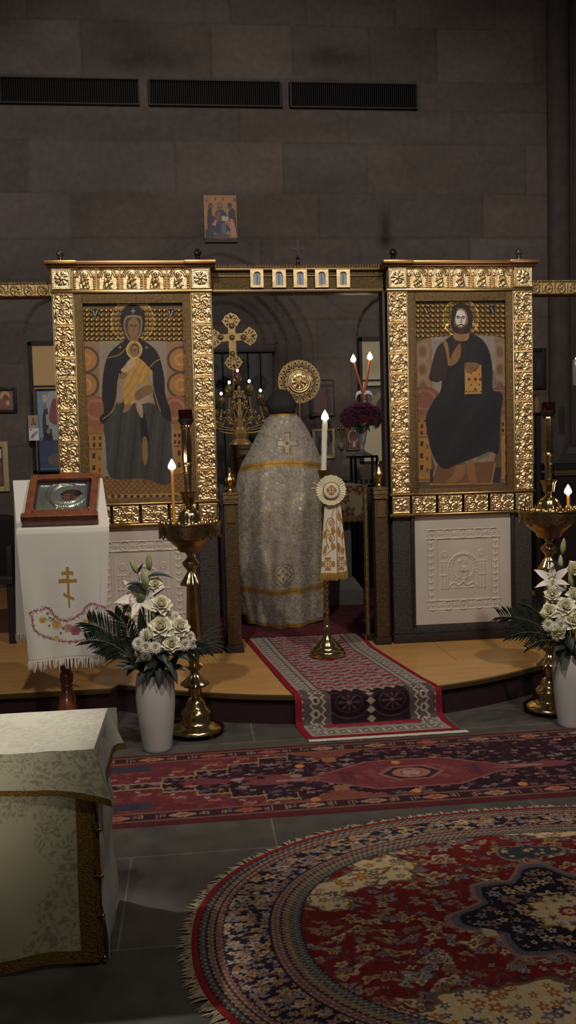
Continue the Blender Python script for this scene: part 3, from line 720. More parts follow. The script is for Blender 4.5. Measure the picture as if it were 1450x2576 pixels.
    c.poly([(1136, 800), (1142, 776), (1152, 770), (1148, 792), (1142, 812)], (44, 37, 35), 4); c.poly([(1188, 800), (1180, 776), (1170, 770), (1176, 792), (1180, 812)], (44, 37, 35), 4)
    return c.mott(.10, 16, 2).mott(.10, 3, 7)
E_PAINT = 0.60
def h_stud(X, Y, box, s):
    x0, y0, x1, y1 = box; m = (X > x0) & (X < x1) & (Y > y0) & (Y < y1)
    u = (X - x0) / s; v = (Y - y0) / s; r = np.hypot(u - np.floor(u) - .5, v - np.floor(v) - .5)
    return m * sstep(.44, .25, r)
def marble_relief(U, V, a):
    """carved field: outer bands of rosettes, side vine strips, arch with a lamb"""
    h = np.zeros_like(U); x = (U - .5); y = (V - a * .5)
    hx, hy = .385, .385 * a * .98
    box = np.maximum(np.abs(x) / hx, np.abs(y) / hy)
    ins = box < 1
    h -= ins * .35
    e = np.minimum(hx - np.abs(x), hy - np.abs(y)); h += .5 * ridge(e - .012, .012)
    for q in (.105,): h += ins * .45 * ridge(np.abs(hy - np.abs(y) - q), .012)
    inner_y = np.abs(y) < hy - .105
    for q in (.095, .118): h += ins * inner_y * .4 * ridge(np.abs(hx - np.abs(x) - q), .010)
    for s in (-1, 1):                      # rosette bands
        for k in range(5):
            cx = -.32 + .16 * k; r = np.hypot(x - cx, y - s * (hy - .056)); t = np.arctan2(y - s * (hy - .056), x - cx)
            h += .40 * ridge(r - .044, .009) + sstep(.036, .030, r) * (.25 + .2 * np.cos(6 * t)) + .3 * ridge(r, .012)
            r2 = np.hypot(x - cx - .08, y - s * (hy - .056)); h += .25 * sstep(.03, .01, r2) * (np.abs(x) < .33)
        ys = y; xs = x - s * (hx - .05)       # vine strips
        m = ins * inner_y * (np.abs(xs) < .036)
        h += m * (.30 * ridge(xs, .007) + .32 * np.clip(np.cos(ys * 95 - np.abs(xs) * 55), 0, 1) * sstep(.036, .02, np.abs(xs)))
    core = (np.abs(x) < hx - .125) & (np.abs(y) < hy - .115)
    h -= core * .12
    r = np.hypot(x, y - .0); ar = np.where(y > 0.0, r, np.abs(x))
    h += core * (y > -.20) * .5 * ridge(ar - .155, .011)
    r = np.hypot(x, (y - .02) / 1.05); h += core * (.38 * ridge(r - .118, .010) + .3 * ridge(r - .137, .012) * (.5 + .5 * np.cos(26 * np.arctan2(y, x))))
    for s in (-1, 1):
        rr = np.hypot(x - s * .19, y - .155); h += .4 * ridge(rr - .028, .007) + .2 * sstep(.022, .015, rr)
        for d in (.185, .222):
            col = ridge(np.abs(x - s * d), .014) * (y < .06) * (y > -.2); h += .45 * col; h += .3 * ridge(y + .06, .012) * (np.abs(x - s * d) < .02)
        h += .35 * core * ridge(y - .075, .010) * (np.abs(x - s * .2) < .045)
        h += .4 * core * ridge(segdist(x, y, spline([(0, -.13), (s * .05, -.165), (s * .10, -.14), (s * .14, -.17)], 5, False)), .012)
        h += .3 * core * ridge(segdist(x, y, [(s * .02, -.19), (s * .13, -.185)]), .010)
    def blob(p, w): 
        q = spline(p, 4); m = inpoly(x, y, q); return m * np.clip(segdist(x, y, q, True) / w, 0, 1) ** .6
    h += .75 * blob([(-.055, .085), (-.03, .10), (-.012, .085), (-.02, .06), (-.012, .035), (.03, .03), (.055, .0), (.05, -.02), (.02, -.035), (-.03, -.03), (-.055, -.005), (-.05, .04)], .016)
    for q in ([(-.045, -.02), (-.04, -.085)], [(-.02, -.03), (-.022, -.085)], [(.03, -.03), (.032, -.09)], [(.046, -.01), (.055, -.08)]): h += .6 * ridge(segdist(x, y, q), .011)
    h += .5 * blob([(.03, .05), (.02, .08), (.032, .115), (.048, .08), (.042, .05)], .012)
    return h + .05 * (fbm(U * 40, V * 40, 2) - .5)
def icon_screen(x0, x1, Y, side, painter, pbox, saints_label):
    t = thing('icon_screen', saints_label, 'icon screen', ((x0 + x1) / 2, Y, PT), 'gilded icon screens')
    pw = .138                                     # width of the gold piers
    zb0, zb1, zt0, zt1 = 1.045, 1.195, 2.575, 2.735
    yb = Y + .16
    wd_ = x1 - x0
    # base
    m = MB(); m.box((x0 + .01, Y + .02, PT + .06), (x0 + .15, yb, zb0), .006); m.box((x1 - .15, Y + .02, PT + .06), (x1 - .01, yb, zb0), .006)
    m.box((x0 + .15, Y + .02, PT + .06), (x1 - .15, yb, .275), .004); m.build('base_frame', DARKBR, t)
    MB().box((x0, Y - .01, PT), (x1, yb, PT + .06), .008).build('plinth', DARKWOOD, t)
    for xx in (x0 + .15, x1 - .15): MB().box((xx - .012, Y + .004, .275), (xx + .012, Y + .03, zb0), .003).build('moulding', DARKWOOD, t)
    # marble panel : smooth slab with carved centre
    a0, a1, c0, c1 = x0 + .162, x1 - .162, .275, zb0
    mp = relief('marble_panel', a0, a1, c0, c1, Y + .02, marble_relief, .012, MARBLE, t, 260)
    # body behind piers
    m = MB(); m.box((x0 + .006, Y + .034, zb0), (x1 - .006, yb, zt1)); m.build('backing', DARKWOOD, t)
    # bottom rail
    m = MB()
    m.box((x0 - .014, Y - .012, zb0 - .006), (x1 + .014, Y + .03, zb0 + .016), .005); m.build('bottom_moulding', GOLD_L, t)
    MB().box((x0 - .01, Y - .008, zb1 - .012), (x1 + .01, Y + .03, zb1 + .004), .004).build('rail_moulding', GOLD_L, t)
    n = 4; w = (wd_ - 2 * pw) / n
    for xx in (x0, x1 - pw): relief('rail_tile', xx + .004, xx + pw - .004, zb0 + .018, zb1 - .014, Y - .004, h_corner, .010, GOLD, t, 40)
    first = relief('rail_tile', x0 + pw + .006, x0 + pw + w - .006, zb0 + .018, zb1 - .014, Y, lambda U, V, a: h_scroll(U * .999, V, a) if False else (h_scroll(V / a, U / a, 1 / a)), .011, GOLD, t, 60)
    for k in range(1, n): tile_copy(first, t, w * k, 0)
    # piers
    H = zt0 - zb1 - .01; hs = [1.5, 1.5, 1.5, 1.5, 1.0, 1.5, 1.5]; u = H / sum(hs)
    z = zb1 + .006; protos = {}
    for q, hh in enumerate(hs):
        h = u * hh
        for xx in (x0, x1 - pw):
            if hh not in protos: protos[hh] = (relief('pier_tile', xx + .004, xx + pw - .004, z + .003, z + h - .003, Y, h_scroll, .0115, GOLD, t, 54), xx, z)
            else:
                p, px_, pz_ = protos[hh]; tile_copy(p, t, xx - px_, z - pz_)
        z += h
    for xx in (x0, x1 - pw): MB().box((xx, Y + .002, zb1), (xx + pw, Y + .033, zt0)).build('pier', GOLD_L, t)
    # frieze
    m = MB(); m.box((x0 - .006, Y - .012, zt0 - .004), (x1 + .006, Y + .03, zt0 + .014), .005); m.box((x0, Y + .001, zt0), (x1, Y + .05, zt1))
    m.build('frieze_board', GOLD_L, t)
    for xx in (x0, x1 - pw): relief('frieze_tile', xx + .003, xx + pw - .003, zt0 + .016, zt1 - .002, Y - .014, h_corner, .011, GOLD, t, 46)
    n = 5; w = (wd_ - 2 * pw) / n
    for k in range(n): relief('frieze_tile', x0 + pw + w * k + .002, x0 + pw + w * (k + 1) - .002, zt0 + .016, zt1 - .002, Y, h_saint(k + 5 * side), .014, GOLD, t, 56)
    m = MB(); m.box((x0 - .022, Y - .03, zt1 - .002), (x1 + .022, yb + .01, zt1 + .012), .004); m.box((x0 - .03, Y - .045, zt1 + .012), (x1 + .03, yb + .02, zt1 + .036), .006)
    for xx in (x0, x1 - pw): m.box((xx - .034, Y - .058, zt1 + .014), (xx + pw + .034, Y, zt1 + .037), .005)
    m.build('cornice', mat('copper_gold', (0.42, 0.22, 0.09, 1), .35, .9), t)
    # inner frame and painting
    i0, i1, k0, k1 = x0 + pw, x1 - pw, zb1, zt0
    m = MB(); f = .052
    m.box((i0, Y + .0, k0), (i0 + f, Y + .03, k1), .004); m.box((i1 - f, Y + .0, k0), (i1, Y + .03, k1), .004); m.box((i0 + f, Y, k1 - f * 1.25), (i1 - f, Y + .03, k1), .004); m.box((i0 + f, Y, k0), (i1 - f, Y + .03, k0 + f * .7), .004)
    m.box((i0 + f - .008, Y - .006, k0 + f * .7), (i0 + f + .004, Y + .03, k1 - f * 1.25), .003); m.box((i1 - f - .004, Y - .006, k0 + f * .7), (i1 - f + .008, Y + .03, k1 - f * 1.25), .003)
    m.box((i0 + f, Y - .008, k1 - f * 1.25 - .006), (i1 - f, Y + .03, k1 - f * 1.25 + .008), .003)
    m.build('inner_frame', GOLD_D, t)
    st = .0028; q0, q1, r0_, r1_ = i0 + f - .002, i1 - f + .002, k0 + f * .6, k1 - f * 1.2
    nx = int((q1 - q0) / st); nz = int((r1_ - r0_) / st)
    U, V = np.meshgrid(np.linspace(q0, q1, nx), np.linspace(r0_, r1_, nz))
    P = np.stack([U.ravel(), np.full(U.size, Y + .016), V.ravel()], 1)
    px, py = toPx(P); col = painter(px, py).out()
    P[:, 1] -= .007 * h_stud(px, py, *pbox) * (col[:, 3] > .5)
    mesh_np('painted_icon', P, grid_faces(nx, nz), vcmat('icon_paint', rough=.5, var=.10, vscale=30, spec=.25, mrough=.38, bump=.12, bscale=120), t, col=col)
    return t
icon_screen(-.874, .158, 5.87, 0, paint_mother, ((200, 775, 468, 860), 12.2), 'tall gilded screen left of the doorway with painting of a woman holding a child')
icon_screen(1.345, 2.362, 5.89, 1, paint_lord, ((1046, 764, 1276, 850), 12.6), 'tall gilded screen right of the doorway with painting of a seated bearded man')
ZC = 2.735 + .037
for k, (px, Yv, dm, lb) in enumerate([(152, 5.93, FINB, 'small bronze pinecone finial on the left end of the left screen'), (498, 5.93, FIN, 'small dark pinecone finial at the right end of the left screen top'),
                               (990, 5.93, FIN, 'small dark pinecone finial at the left end of the right screen top'), (1306, 5.93, FINB, 'small paler pinecone finial at the right end of the right screen top')]):
    p = onY(px, 655, Yv); cone_finial('pinecone_finial', p[0], Yv, ZC, k, lb, dm, 'pinecone finials')
# --- central beam with five little arched panels
def beam(name, x0, x1, Y, z0, z1, label, m_, gr=None):
    t = thing(name, label, 'beam', ((x0 + x1) / 2, Y, z0), gr); return t
YB = 5.97
t = beam('lintel_beam', .165, 1.34, YB, 2.59, 2.77, 'dull gold lintel beam over the doorway carrying five small arched panels', None)
MB().box((.166, YB, 2.60), (1.336, YB + .12, 2.735)).build('beam_board', mat('bronze_gold', (0.16, 0.105, 0.045, 1), .45, .7, var=.3, vscale=80, bump=.9, bscale=150), t)
m = MB(); m.box((.166, YB - .012, 2.585), (1.336, YB + .12, 2.605), .005); m.box((.166, YB - .02, 2.728), (1.336, YB + .12, 2.745), .005); m.box((.166, YB - .008, 2.69), (1.336, YB + .02, 2.697), .002); m.build('moulding', mat('bronze_mould', (0.17, 0.11, 0.048, 1), .38, .8), t)
m = MB(); x = .17
while x < 1.325: m.box((x, YB - .016, 2.745), (x + .012, YB + .03, 2.768), .003); x += .0185
m.box((.166, YB, 2.745), (1.336, YB + .1, 2.762)); m.build('crest', GOLD_D, t)
BLUEP = mat('pale_blue_paint', S(150, 158, 168), .6, var=.12, vscale=60)
for px in (647, 702, 755, 809, 863):
    p = onY(px, 702, YB); xa = p[0]; zc_ = p[2]; w, h = .046, .060
    def fr(X, Z):
        u = X - xa; v = Z - zc_
        arch = (np.abs(u) < .024) & ((v < .022) | (np.hypot(u, v - .022) < .024)) & (v > -.044)
        return (np.abs(u) < w) & (np.abs(v) < h) & ~arch
    m = MB(); mask_mesh(m, fr, xa - w, xa + w, zc_ - h, zc_ + h, .004, YB - .022, YB - .004); fo = m.build('arched_frame', GOLD, t, smooth=False)
    MB().box((xa - .03, YB - .01, zc_ - .05), (xa + .03, YB - .002, zc_ + .05)).build('pane', BLUEP, fo)
    m = MB(); m.box((xa - .003, YB - .013, zc_ - .044), (xa + .003, YB - .009, zc_ + .04)); m.build('bar', mat('grey_paint', S(104, 104, 110), .6), fo)
def h_band(U, V, a):
    h = .5 * ridge(np.minimum(V, a - V) - .08 * a, .06 * a)
    W = .9 * a; k = np.floor(U / W); x = U / W - k - .5; y = V / a - .42; r = np.hypot(x, y); th = np.arctan2(y, x)
    h += sstep(.46, .36, r) * (.6 * ridge(r - .30, .07) + .5 * np.abs(np.cos(3 * th + 8 * r + k)) * sstep(.3, .2, r) + .5 * ridge(r, .09))
    h += .3 * ridge(np.abs(x) - .49, .04); h += (V > .84 * a) * .3 * (.5 + .5 * np.cos(U * 400)); return h + .25 * (fbm(U * 60, V * 60, 4) - .5)
GOLD_S = mat('worn_gold', (0.42, 0.29, 0.13, 1), .42, .9, var=.2, vscale=40, bump=.5, bscale=120)
for (xa, xb, lb) in [(-2.2, -.88, 'long embossed gold side beam running left from the left screen'), (2.372, 3.8, 'long embossed gold side beam running right from the right screen')]:
    z0, z1 = (2.568, 2.664) if xa < 0 else (2.556, 2.658)
    t = beam('side_beam', xa, xb, YB, z0, z1, lb, None, 'gilded side beams')
    MB().box((xa, YB + .003, z0), (xb, YB + .09, z1)).build('beam_board', mat('bronze_gold', None), t)
    w = xb - xa; relief('embossed_band', xa, xb, z0, z1, YB, h_band, .010 / 1.0, GOLD_S, t, 520)
# --- cross on the lintel
p = onY(750, 660, YB + .04); t = thing('cross_finial', 'small dark iron cross standing on the middle of the lintel beam', 'cross', (p[0], YB + .04, 2.762))
m = MB().lathe([(.028, 0), (.028, .008), (.018, .014), (.012, .03), (.009, .05), (.016, .056), (.008, .062), (.008, .08)], (p[0], YB + .04, 2.762), 20); m.build('stem', FIN, t)
cx, cz = p[0], 2.762 + .125
def crm(X, Z):
    u = X - cx; v = Z - cz; m = ((np.abs(u) < .008) & (np.abs(v) < .05)) | ((np.abs(v) < .008) & (np.abs(u) < .034))
    for a, b in ((.034, 0), (-.034, 0), (0, .048)): m |= np.hypot(u - a, v - b) < .0135
    return m | ((np.hypot(u, v) < .022) & (np.hypot(u, v) > .014))
mm = MB(); mask_mesh(mm, crm, cx - .06, cx + .06, cz - .07, cz + .07, .0025, YB + .034, YB + .047); mm.build('cross', FIN, t, smooth=False)
# --- gate posts
def gate_post(px0, px1, ytop, yc, Y, label):
    a = onY(px0, yc, Y); b = onY(px1, yc, Y); x0, x1 = a[0], b[0]; zt = a[2]; cx = (x0 + x1) / 2; zf = onY((px0 + px1) / 2, ytop, Y)[2]
    t = thing('gate_post', label, 'post', (cx, Y + .05, PT), 'royal gate posts')
    w = (x1 - x0) / 2
    MB().box((cx - w, Y, PT + .05), (cx + w, Y + .1, zt - .085), .006).build('shaft', BROCADE, t)
    MB().box((cx - w - .012, Y - .012, PT), (cx + w + .012, Y + .112, PT + .05), .006).build('foot', DARKWOOD, t)
    m = MB(); m.box((cx - w - .004, Y - .006, zt - .085), (cx + w + .004, Y + .106, zt - .006), .004)
    for q in (.0, .03, .06): m.box((cx - w - .008, Y - .010, zt - .085 + q), (cx + w + .008, Y + .11, zt - .075 + q), .003)
    m.build('collar', GOLD_D, t)
    def pl(X, Z):
        u = X - cx; v = Z - (zt - .155); return (np.abs(u) < w * .62) & (v > -.055) & ((v < .03) | (np.hypot(u, v - .03) < w * .62))
    m = MB(); mask_mesh(m, pl, cx - w, cx + w, zt - .22, zt - .08, .003, Y - .006, Y + .002); m.build('plaque', GOLD_L, t, smooth=False)
    h = zf - zt; R = w * .78
    prof = [(R * .85, 0), (R * .9, .01 * h), (R * .55, .08 * h), (R * .5, .14 * h), (R * .78, .20 * h), (R * .80, .24 * h), (R * .5, .28 * h), (R * .80, .36 * h), (R, .45 * h), (R * .95, .52 * h), (R * .65, .64 * h), (R * .36, .73 * h), (R * .30, .78 * h), (R * .42, .81 * h), (R * .42, .84 * h), (R * .22, .88 * h), (R * .26, .91 * h), (R * .12, .96 * h), (.001, h)]
    def md(th, z, r): return 1 + (.07 * math.cos(9 * th + 60 * z) if .3 * h < z < .7 * h else 0)
    MB().lathe(prof, (cx, Y + .05, zt - .006), 54, md).build('finial', GOLD_L, t)
gate_post(562, 598, 1174, 1237, 5.86, 'embossed bronze gate post with gold onion finial, left of the doorway')
gate_post(942, 974, 1158, 1224, 5.88, 'embossed bronze gate post with gold onion finial, right of the doorway')
# --- opened gate leaf seen nearly edge-on
t = thing('gate_leaf', 'narrow bronze gate leaf swung open behind the right gate post', 'gate', (1.2, 5.99, PT + .03))
a = np.array([1.186, 6.0]); b = np.array([1.30, 6.55])
m = MB(); th_ = .018
V = [(a[0] - th_, a[1], .2), (a[0] + th_, a[1], .2), (b[0] + th_, b[1], .2), (b[0] - th_, b[1], .2), (a[0] - th_, a[1], 1.27), (a[0] + th_, a[1], 1.27), (b[0] + th_, b[1], 1.12), (b[0] - th_, b[1], 1.12)]
m.add(V, [(0, 3, 2, 1), (4, 5, 6, 7), (0, 1, 5, 4), (1, 2, 6, 5), (2, 3, 7, 6), (3, 0, 4, 7)]); m.build('panel', BROCADE, t)
m = MB(); m.tube([(a[0], a[1] - .012, .2 + .03 * k) for k in range(36)], [.012 + .004 * (k % 2) for k in range(36)], 8); m.build('edge_rope', GOLD_D, t)
# --- dark stiles between screens and gate posts
for x0, x1, lb in ((.168, .205, 'narrow dark wooden jamb between the left screen and left gate post'), (1.318, 1.338, 'narrow dark wooden jamb between right gate post and right screen')):
    o = MB().box((x0, 5.93, PT), (x1, 6.04, 1.3 if x0 < 1 else 2.585), .003).build('jamb', DARKWOOD, at=((x0 + x1) / 2, 5.98, PT)); tag(o, lb, 'jamb', 'door jambs')
# ------------------------------------------------------------------ rugs
E_RUG = .46
RUGM = vcmat('wool_rug', rough=.95, bump=.5, bscale=420, var=.10, vscale=60, spec=.08, sheen=0)
def round_rug():
    cx, cy, a, b, n_ = 1.15, 2.60, 1.20, .80, 2.3
    nr, nt = 300, 1300
    rho = np.concatenate([np.linspace(.004, 1, nr - 2), [1.004, 1.005]]); th = np.arange(nt) * 2 * PI / nt
    T, R = np.meshgrid(th, rho); c, s = np.cos(T), np.sin(T)
    k = (np.abs(c) ** n_ + np.abs(s) ** n_) ** (-1 / n_)
    x = (R * k * c * a).ravel(); y = (R * k * s * b).ravel(); R = R.ravel()
    al = (T.ravel() * 180 / PI)
    pal = lambda h: np.stack([np.interp(h, [0, .25, .5, .75, 1], v) for v in ([142, 124, 100, 92, 150], [122, 96, 74, 92, 128], [98, 62, 60, 104, 92])], 1)
    C = Canvas(x, y, (84, 26, 24), E_RUG * .85)
    C.mott(.10, .05, 2)
    def put(m, cols, aa=1.0):
        cols = lin(cols); C.C[m, :3] = C.C[m, :3] * (1 - aa) + cols[m] * aa if cols.ndim == 2 else C.C[m, :3] * (1 - aa) + cols * aa
    field = R < .72
    # field blossoms and stems
    q = fbm(x * 9, y * 9, 3); put(field & (np.abs(q - .5) < .012), (70, 54, 56)); put(field & (np.abs(fbm(x * 11, y * 11, 13) - .48) < .010), (48, 30, 40))
    for sd, cell, dn, pt in ((1, .088, .6, 4), (21, .062, .55, 3), (71, .052, .4, 5), (41, .034, .22, 4)):
        h, r, an, m = blossoms(x * .85, y * 1.2 + .02 * np.sin(x * 30), cell, sd, dn, petals=pt, rad=.33)
        m = m & field; put(m, pal(h)); put(m & (r < .42), (58, 40, 46)); put(m & (r < .2), (120, 84, 40)); put(m & (r > .86), (54, 34, 36), .7)
    # cream corner cartouches
    ccs = [(-.53, .37, .115, .095, .2), (-.69, .28, .17, .055, .5), (-.35, -.44, .26, .095, .05), (.61, .42, .17, .105, -.3), (.27, -.56, .3, .08, 0), (-.75, .18, .05, .07, 1.2), (.3, .58, .28, .06, 0)]
    for (ux, uy, ra, rb, ro) in ccs:
        dx, dy = x - ux, y - uy; u = (dx * math.cos(ro) + dy * math.sin(ro)) / ra; v = (-dx * math.sin(ro) + dy * math.cos(ro)) / rb
        r = np.hypot(u, v) / (1 + .13 * np.cos(6 * np.arctan2(v, u)) + .05 * np.cos(17 * np.arctan2(v, u)))
        m = r < 1; put((r < 1.14) & (R < .74), (66, 62, 58)); put((r < 1.06) & (R < .74), (96, 66, 36)); m = m & (R < .745); put(m, (150, 132, 98))
        h, rr, an, mm = blossoms(x, y, .042, 77, .85); mm = mm & m; put(mm, pal((h * .6 + .3) % 1)); put(mm & (h > .6), (120, 74, 36)); put(mm & (h < .3), (60, 56, 66)); put(mm & (rr < .35), (150, 128, 96))
    # navy medallion
    u, v = x / .29, y / .245
    an = np.arctan2(v, u); r = np.hypot(u, v) / (1 + .10 * np.cos(8 * an) + .16 * np.abs(np.cos(2 * an)) ** 6)
    zz = .05 * np.abs(((an * 14 / PI) % 1) - .5)
    put(r + zz < 1.14, (104, 78, 72)); put(r + zz < 1.08, (70, 66, 70)); put((np.abs(y + .05) < .05) & (x > -.31) & (x < -.27), (138, 120, 90)); put(r + zz < 1.0, (28, 25, 34))
    put((np.abs(fbm(x * 12, y * 12, 31) - .5) < .016) & (r < .96), (66, 52, 58))
    for sd, cell in ((51, .06), (61, .04)):
        h, rr, a2, m = blossoms(x, y, cell, sd, .6); m = m & (r < .93); put(m, pal(h)); put(m & (rr < .4), (40, 32, 44))
    r2 = np.hypot(x / .115, y / .095) / (1 + .12 * np.cos(10 * an) + .05 * np.cos(30 * an)); put(r2 < 1.08, (112, 80, 40)); put(r2 < 1, (154, 136, 102))
    h, rr, a2, m = blossoms(x, y, .04, 91, .85); m &= r2 < .95; put(m, pal((h + .5) % 1)); put(m & (rr < .4), (50, 46, 60)); put(r2 < .3, (104, 36, 30)); put(r2 < .17, (150, 130, 96))
    for s_ in (-1, 1):   # pendants of the medallion
        r3 = np.hypot((x - .02) / .12, (y - s_ * .42) / .05) / (1 + .15 * np.cos(5 * np.arctan2(y - s_ * .42, x - .02))); put(r3 < 1.1, (104, 80, 70)); put(r3 < 1, (44, 46, 50)); h, q2, a2, m = blossoms(x, y, .035, 95, .7); put(m & (r3 < .9), (130, 112, 84))
    # borders
    def band(r0, r1, col): put((R >= r0) & (R < r1), col)
    band(.72, .745, (66, 70, 68)); band(.745, .77, (96, 80, 62)); band(.77, .80, (92, 66, 62)); band(.80, .925, (28, 25, 34)); band(.925, .945, (98, 66, 62)); band(.945, .965, (92, 76, 60)); band(.965, .985, (60, 58, 56)); band(.985, 1.01, (94, 26, 26))
    for rr_ in (.72, .745, .77, .80, .925, .945, .965, .985): put(np.abs(R - rr_) < .0022, (40, 28, 30))
    arc = T.ravel() * 60; b_ = (R >= .72) & (R < .985) & ~((R > .80) & (R < .925))
    put(b_ & (np.cos(arc * 4) * np.cos((R - .72) * 260) > .55), (138, 116, 96), .7); put(b_ & (np.cos(arc * 4 + 2.2) * np.cos((R - .72) * 260 + 1.3) > .68), (52, 40, 48), .8)
    mb = (R > .805) & (R < .92)
    put(mb & (np.abs(np.cos(arc * .5) * .048 + .8625 - R) < .006), (96, 70, 50))
    uu = T.ravel() * 1.05; vv = R * 1.1
    for sd, cell, dn in ((5, .05, .85), (15, .035, .6), (25, .026, .5)):
        h, rr, a2, m = blossoms(uu, vv, cell, sd, dn); m &= mb; put(m, pal((h * .9 + .02) % 1)); put(m & (rr < .35), (70, 52, 50))
    C.mott(.14, .012, 6)
    z = np.where(R > 1.0045, .0, .012 + 0 * R)
    P = np.stack([cx + x, cy + y, z], 1)
    t = thing('oval_rug', 'large oval red and navy medallion rug with white fringe in the foreground', 'rug', (cx, cy, 0))
    mesh_np('pile', P, grid_faces(nt, len(rho), True), RUGM, t, col=C.out())
    # fringe : tufts of knotted yarn all round
    m = MB(); V = []; F = []
    nf = 760
    for i in range(nf):
        q = 2 * PI * (i + .5 * random.random()) / nf; c_, s_ = math.cos(q), math.sin(q); kk = (abs(c_) ** n_ + abs(s_) ** n_) ** (-1 / n_)
        bx, by = cx + a * kk * c_ * 1.0, cy + b * kk * s_ * 1.0
        nx_, ny_ = c_ / a * abs(kk * c_) ** .3, s_ / b * abs(kk * s_) ** .3; L = math.hypot(nx_, ny_); nx_ /= L; ny_ /= L
        sl = random.uniform(-.6, .6); dx, dy = nx_ - ny_ * sl, ny_ + nx_ * sl; ln = random.uniform(.030, .058); w = random.uniform(.0025, .0055)
        o = len(V); V += [(bx - ny_ * w, by + nx_ * w, .009), (bx + ny_ * w, by - nx_ * w, .009), (bx + dx * ln * .6 + ny_ * w * 1.2, by + dy * ln * .6 - nx_ * w * 1.2, .007), (bx + dx * ln * .6 - ny_ * w * 1.2, by + dy * ln * .6 + nx_ * w * 1.2, .007), (bx + dx * ln, by + dy * ln, .002)]
        F += [(o, o + 1, o + 2, o + 3), (o + 3, o + 2, o + 4)]
    m.add(V, F); fr = m.build('fringe', mat('fringe_yarn', S(168, 152, 124), .95, var=.3, vscale=60), t, smooth=False); fr['kind'] = 'stuff'
round_rug()
def long_rug():
    x0, x1, y0, y1 = -.47, 2.9, 3.508, 4.352
    st = .0052; nx = int((x1 - x0) / st); ny = int((y1 - y0) / st)
    X, Y = np.meshgrid(np.linspace(x0, x1, nx), np.linspace(y0, y1, ny)); X = X.ravel(); Y = Y.ravel()
    C = Canvas(X, Y, (40, 20, 28), E_RUG)
    def put(m, c, a=1.0): C.mask(m, c, a=a)
    h = (Y - y0) / (y1 - y0); d = np.minimum(Y - y0, y1 - Y); dl = X - x0
    put(d < .026, (74, 24, 26)); put(dl < .03, (60, 22, 26))
    bnd = (d > .026) & (d < .125); put(bnd, (48, 26, 32)); put(bnd & ((np.abs(d - .04) < .005) | (np.abs(d - .112) < .006)), (104, 54, 36)); put(bnd & ((np.abs(d - .031) < .003) | (np.abs(d - .122) < .003)), (110, 84, 62), .6)
    # border motifs
    k = np.floor((X + 10 + (Y > 3.9) * .12) / .27); u = (X + 10 + (Y > 3.9) * .12) / .27 - k - .5; v = (d - .076) / .27
    r = np.hypot(u * 1.0, v * 2.2) / (1 + .12 * np.cos(6 * np.arctan2(v, u)))
    hc = hash2(k, np.where(Y > 3.9, 1.0, 0.0), 3); m = bnd & (r < .21)
    for lo, hi, c in ((0, .35, (134, 84, 56)), (.35, .7, (120, 100, 74)), (.7, 1.1, (124, 60, 44))): put(m & (hc >= lo) & (hc < hi), c)
    put(bnd & (r < .09), (120, 52, 40)); put(bnd & (r < .21) & (r > .19), (60, 30, 30))
    put(bnd & (np.abs(np.abs(u) - .36) < .05) & (np.abs(v) < .1) & (np.sin(X * 420) > 0), (118, 84, 58)); put(bnd & (np.abs(np.abs(u) - .28) < .03) & (np.abs(v) < .08) & (np.sin(Y * 330) > .2), (110, 94, 84))
    put(bnd & (np.abs(v) > .05) & (np.abs(v) < .09) & (np.abs(u) < .42) & (np.abs(u) > .2) & (vnoise(X * 40, Y * 60, 3) > .55), (34, 28, 42))
    fld = (d >= .125) & (dl > .03)
    q = vnoise(X * 60, Y * 60, 8); put(fld & (q > .72), (30, 22, 34)); put(fld & (q < .22), (58, 26, 32))
    for sd, cell, dn in ((3, .055, .6), (33, .036, .5)):
        hh, rr, an, m = blossoms(X * .75, Y, cell, sd, dn, petals=4, rad=.3); m &= fld
        for lo, hi, c in ((0, .4, (96, 58, 52)), (.4, .6, (104, 88, 80)), (.6, .75, (70, 60, 72)), (.75, .93, (88, 42, 40)), (.93, 1, (146, 84, 36))): put(m & (hh >= lo) & (hh < hi), c, .9)
    # red stepped spandrels at the left end
    yc = (y0 + y1) / 2; ay = np.abs(Y - yc) + .012 * np.sign(np.sin(X * 200)) * .3
    step = np.clip(np.floor((X - x0 - .1) / .145) * .058 + .03, .03, 9)
    sp = fld & (ay > step) & (X < x0 + .82); put(sp, (84, 30, 34)); put(sp & (vnoise(X * 30, Y * 40, 5) > .7), (98, 42, 40)); e = fld & (np.abs(ay - step) < .008) & (X < x0 + .82); put(e, (118, 92, 58))
    xs = (X - x0 - .1) / .145; put(fld & (np.abs(xs - np.round(xs)) < .045) & (ay > step - .06) & (ay < step + .01) & (X < x0 + .85), (118, 92, 58))
    put(sp & (X < x0 + .2) & (np.abs(ay - .23) < .035), (44, 42, 56)); put(sp & (np.abs(xs % 1 - .5) < .2) & (np.abs(ay - step - .07) < .012), (128, 68, 44)); put(sp & (np.abs(xs % 1 - .3) < .08) & (np.abs(ay - step - .035) < .012), (120, 98, 88))
    for cxx in (x0 + 1.02,): 
        tri = fld & (ay > .296 - .10 * np.clip(1 - np.abs(X - cxx) / .2, 0, 1)); put(tri & (np.abs(X - cxx) < .2), (100, 48, 36)); put(fld & (np.abs(X - cxx) < .035) & (ay > .15) & (ay < .21), (116, 72, 42))
    for cxx in (x0 + .45, x0 + .72): put(fld & (np.hypot((X - cxx) / .13, (Y - yc) / .035) < 1) & (vnoise(X * 25, Y * 25, 2) > .3), (92, 38, 40)); put(fld & (np.hypot((X - cxx - .12) / .03, (Y - yc) / .02) < 1), (118, 88, 90))
    # central hexagon medallion
    def hexa(cx, cy, L, Hh, s0): 
        u = np.abs(X - cx) / L; return np.maximum(np.abs(Y - cy) / Hh, 0) < np.clip((1 - u) / s0, 0, 1)
    cx, cy = MEDX, MEDY
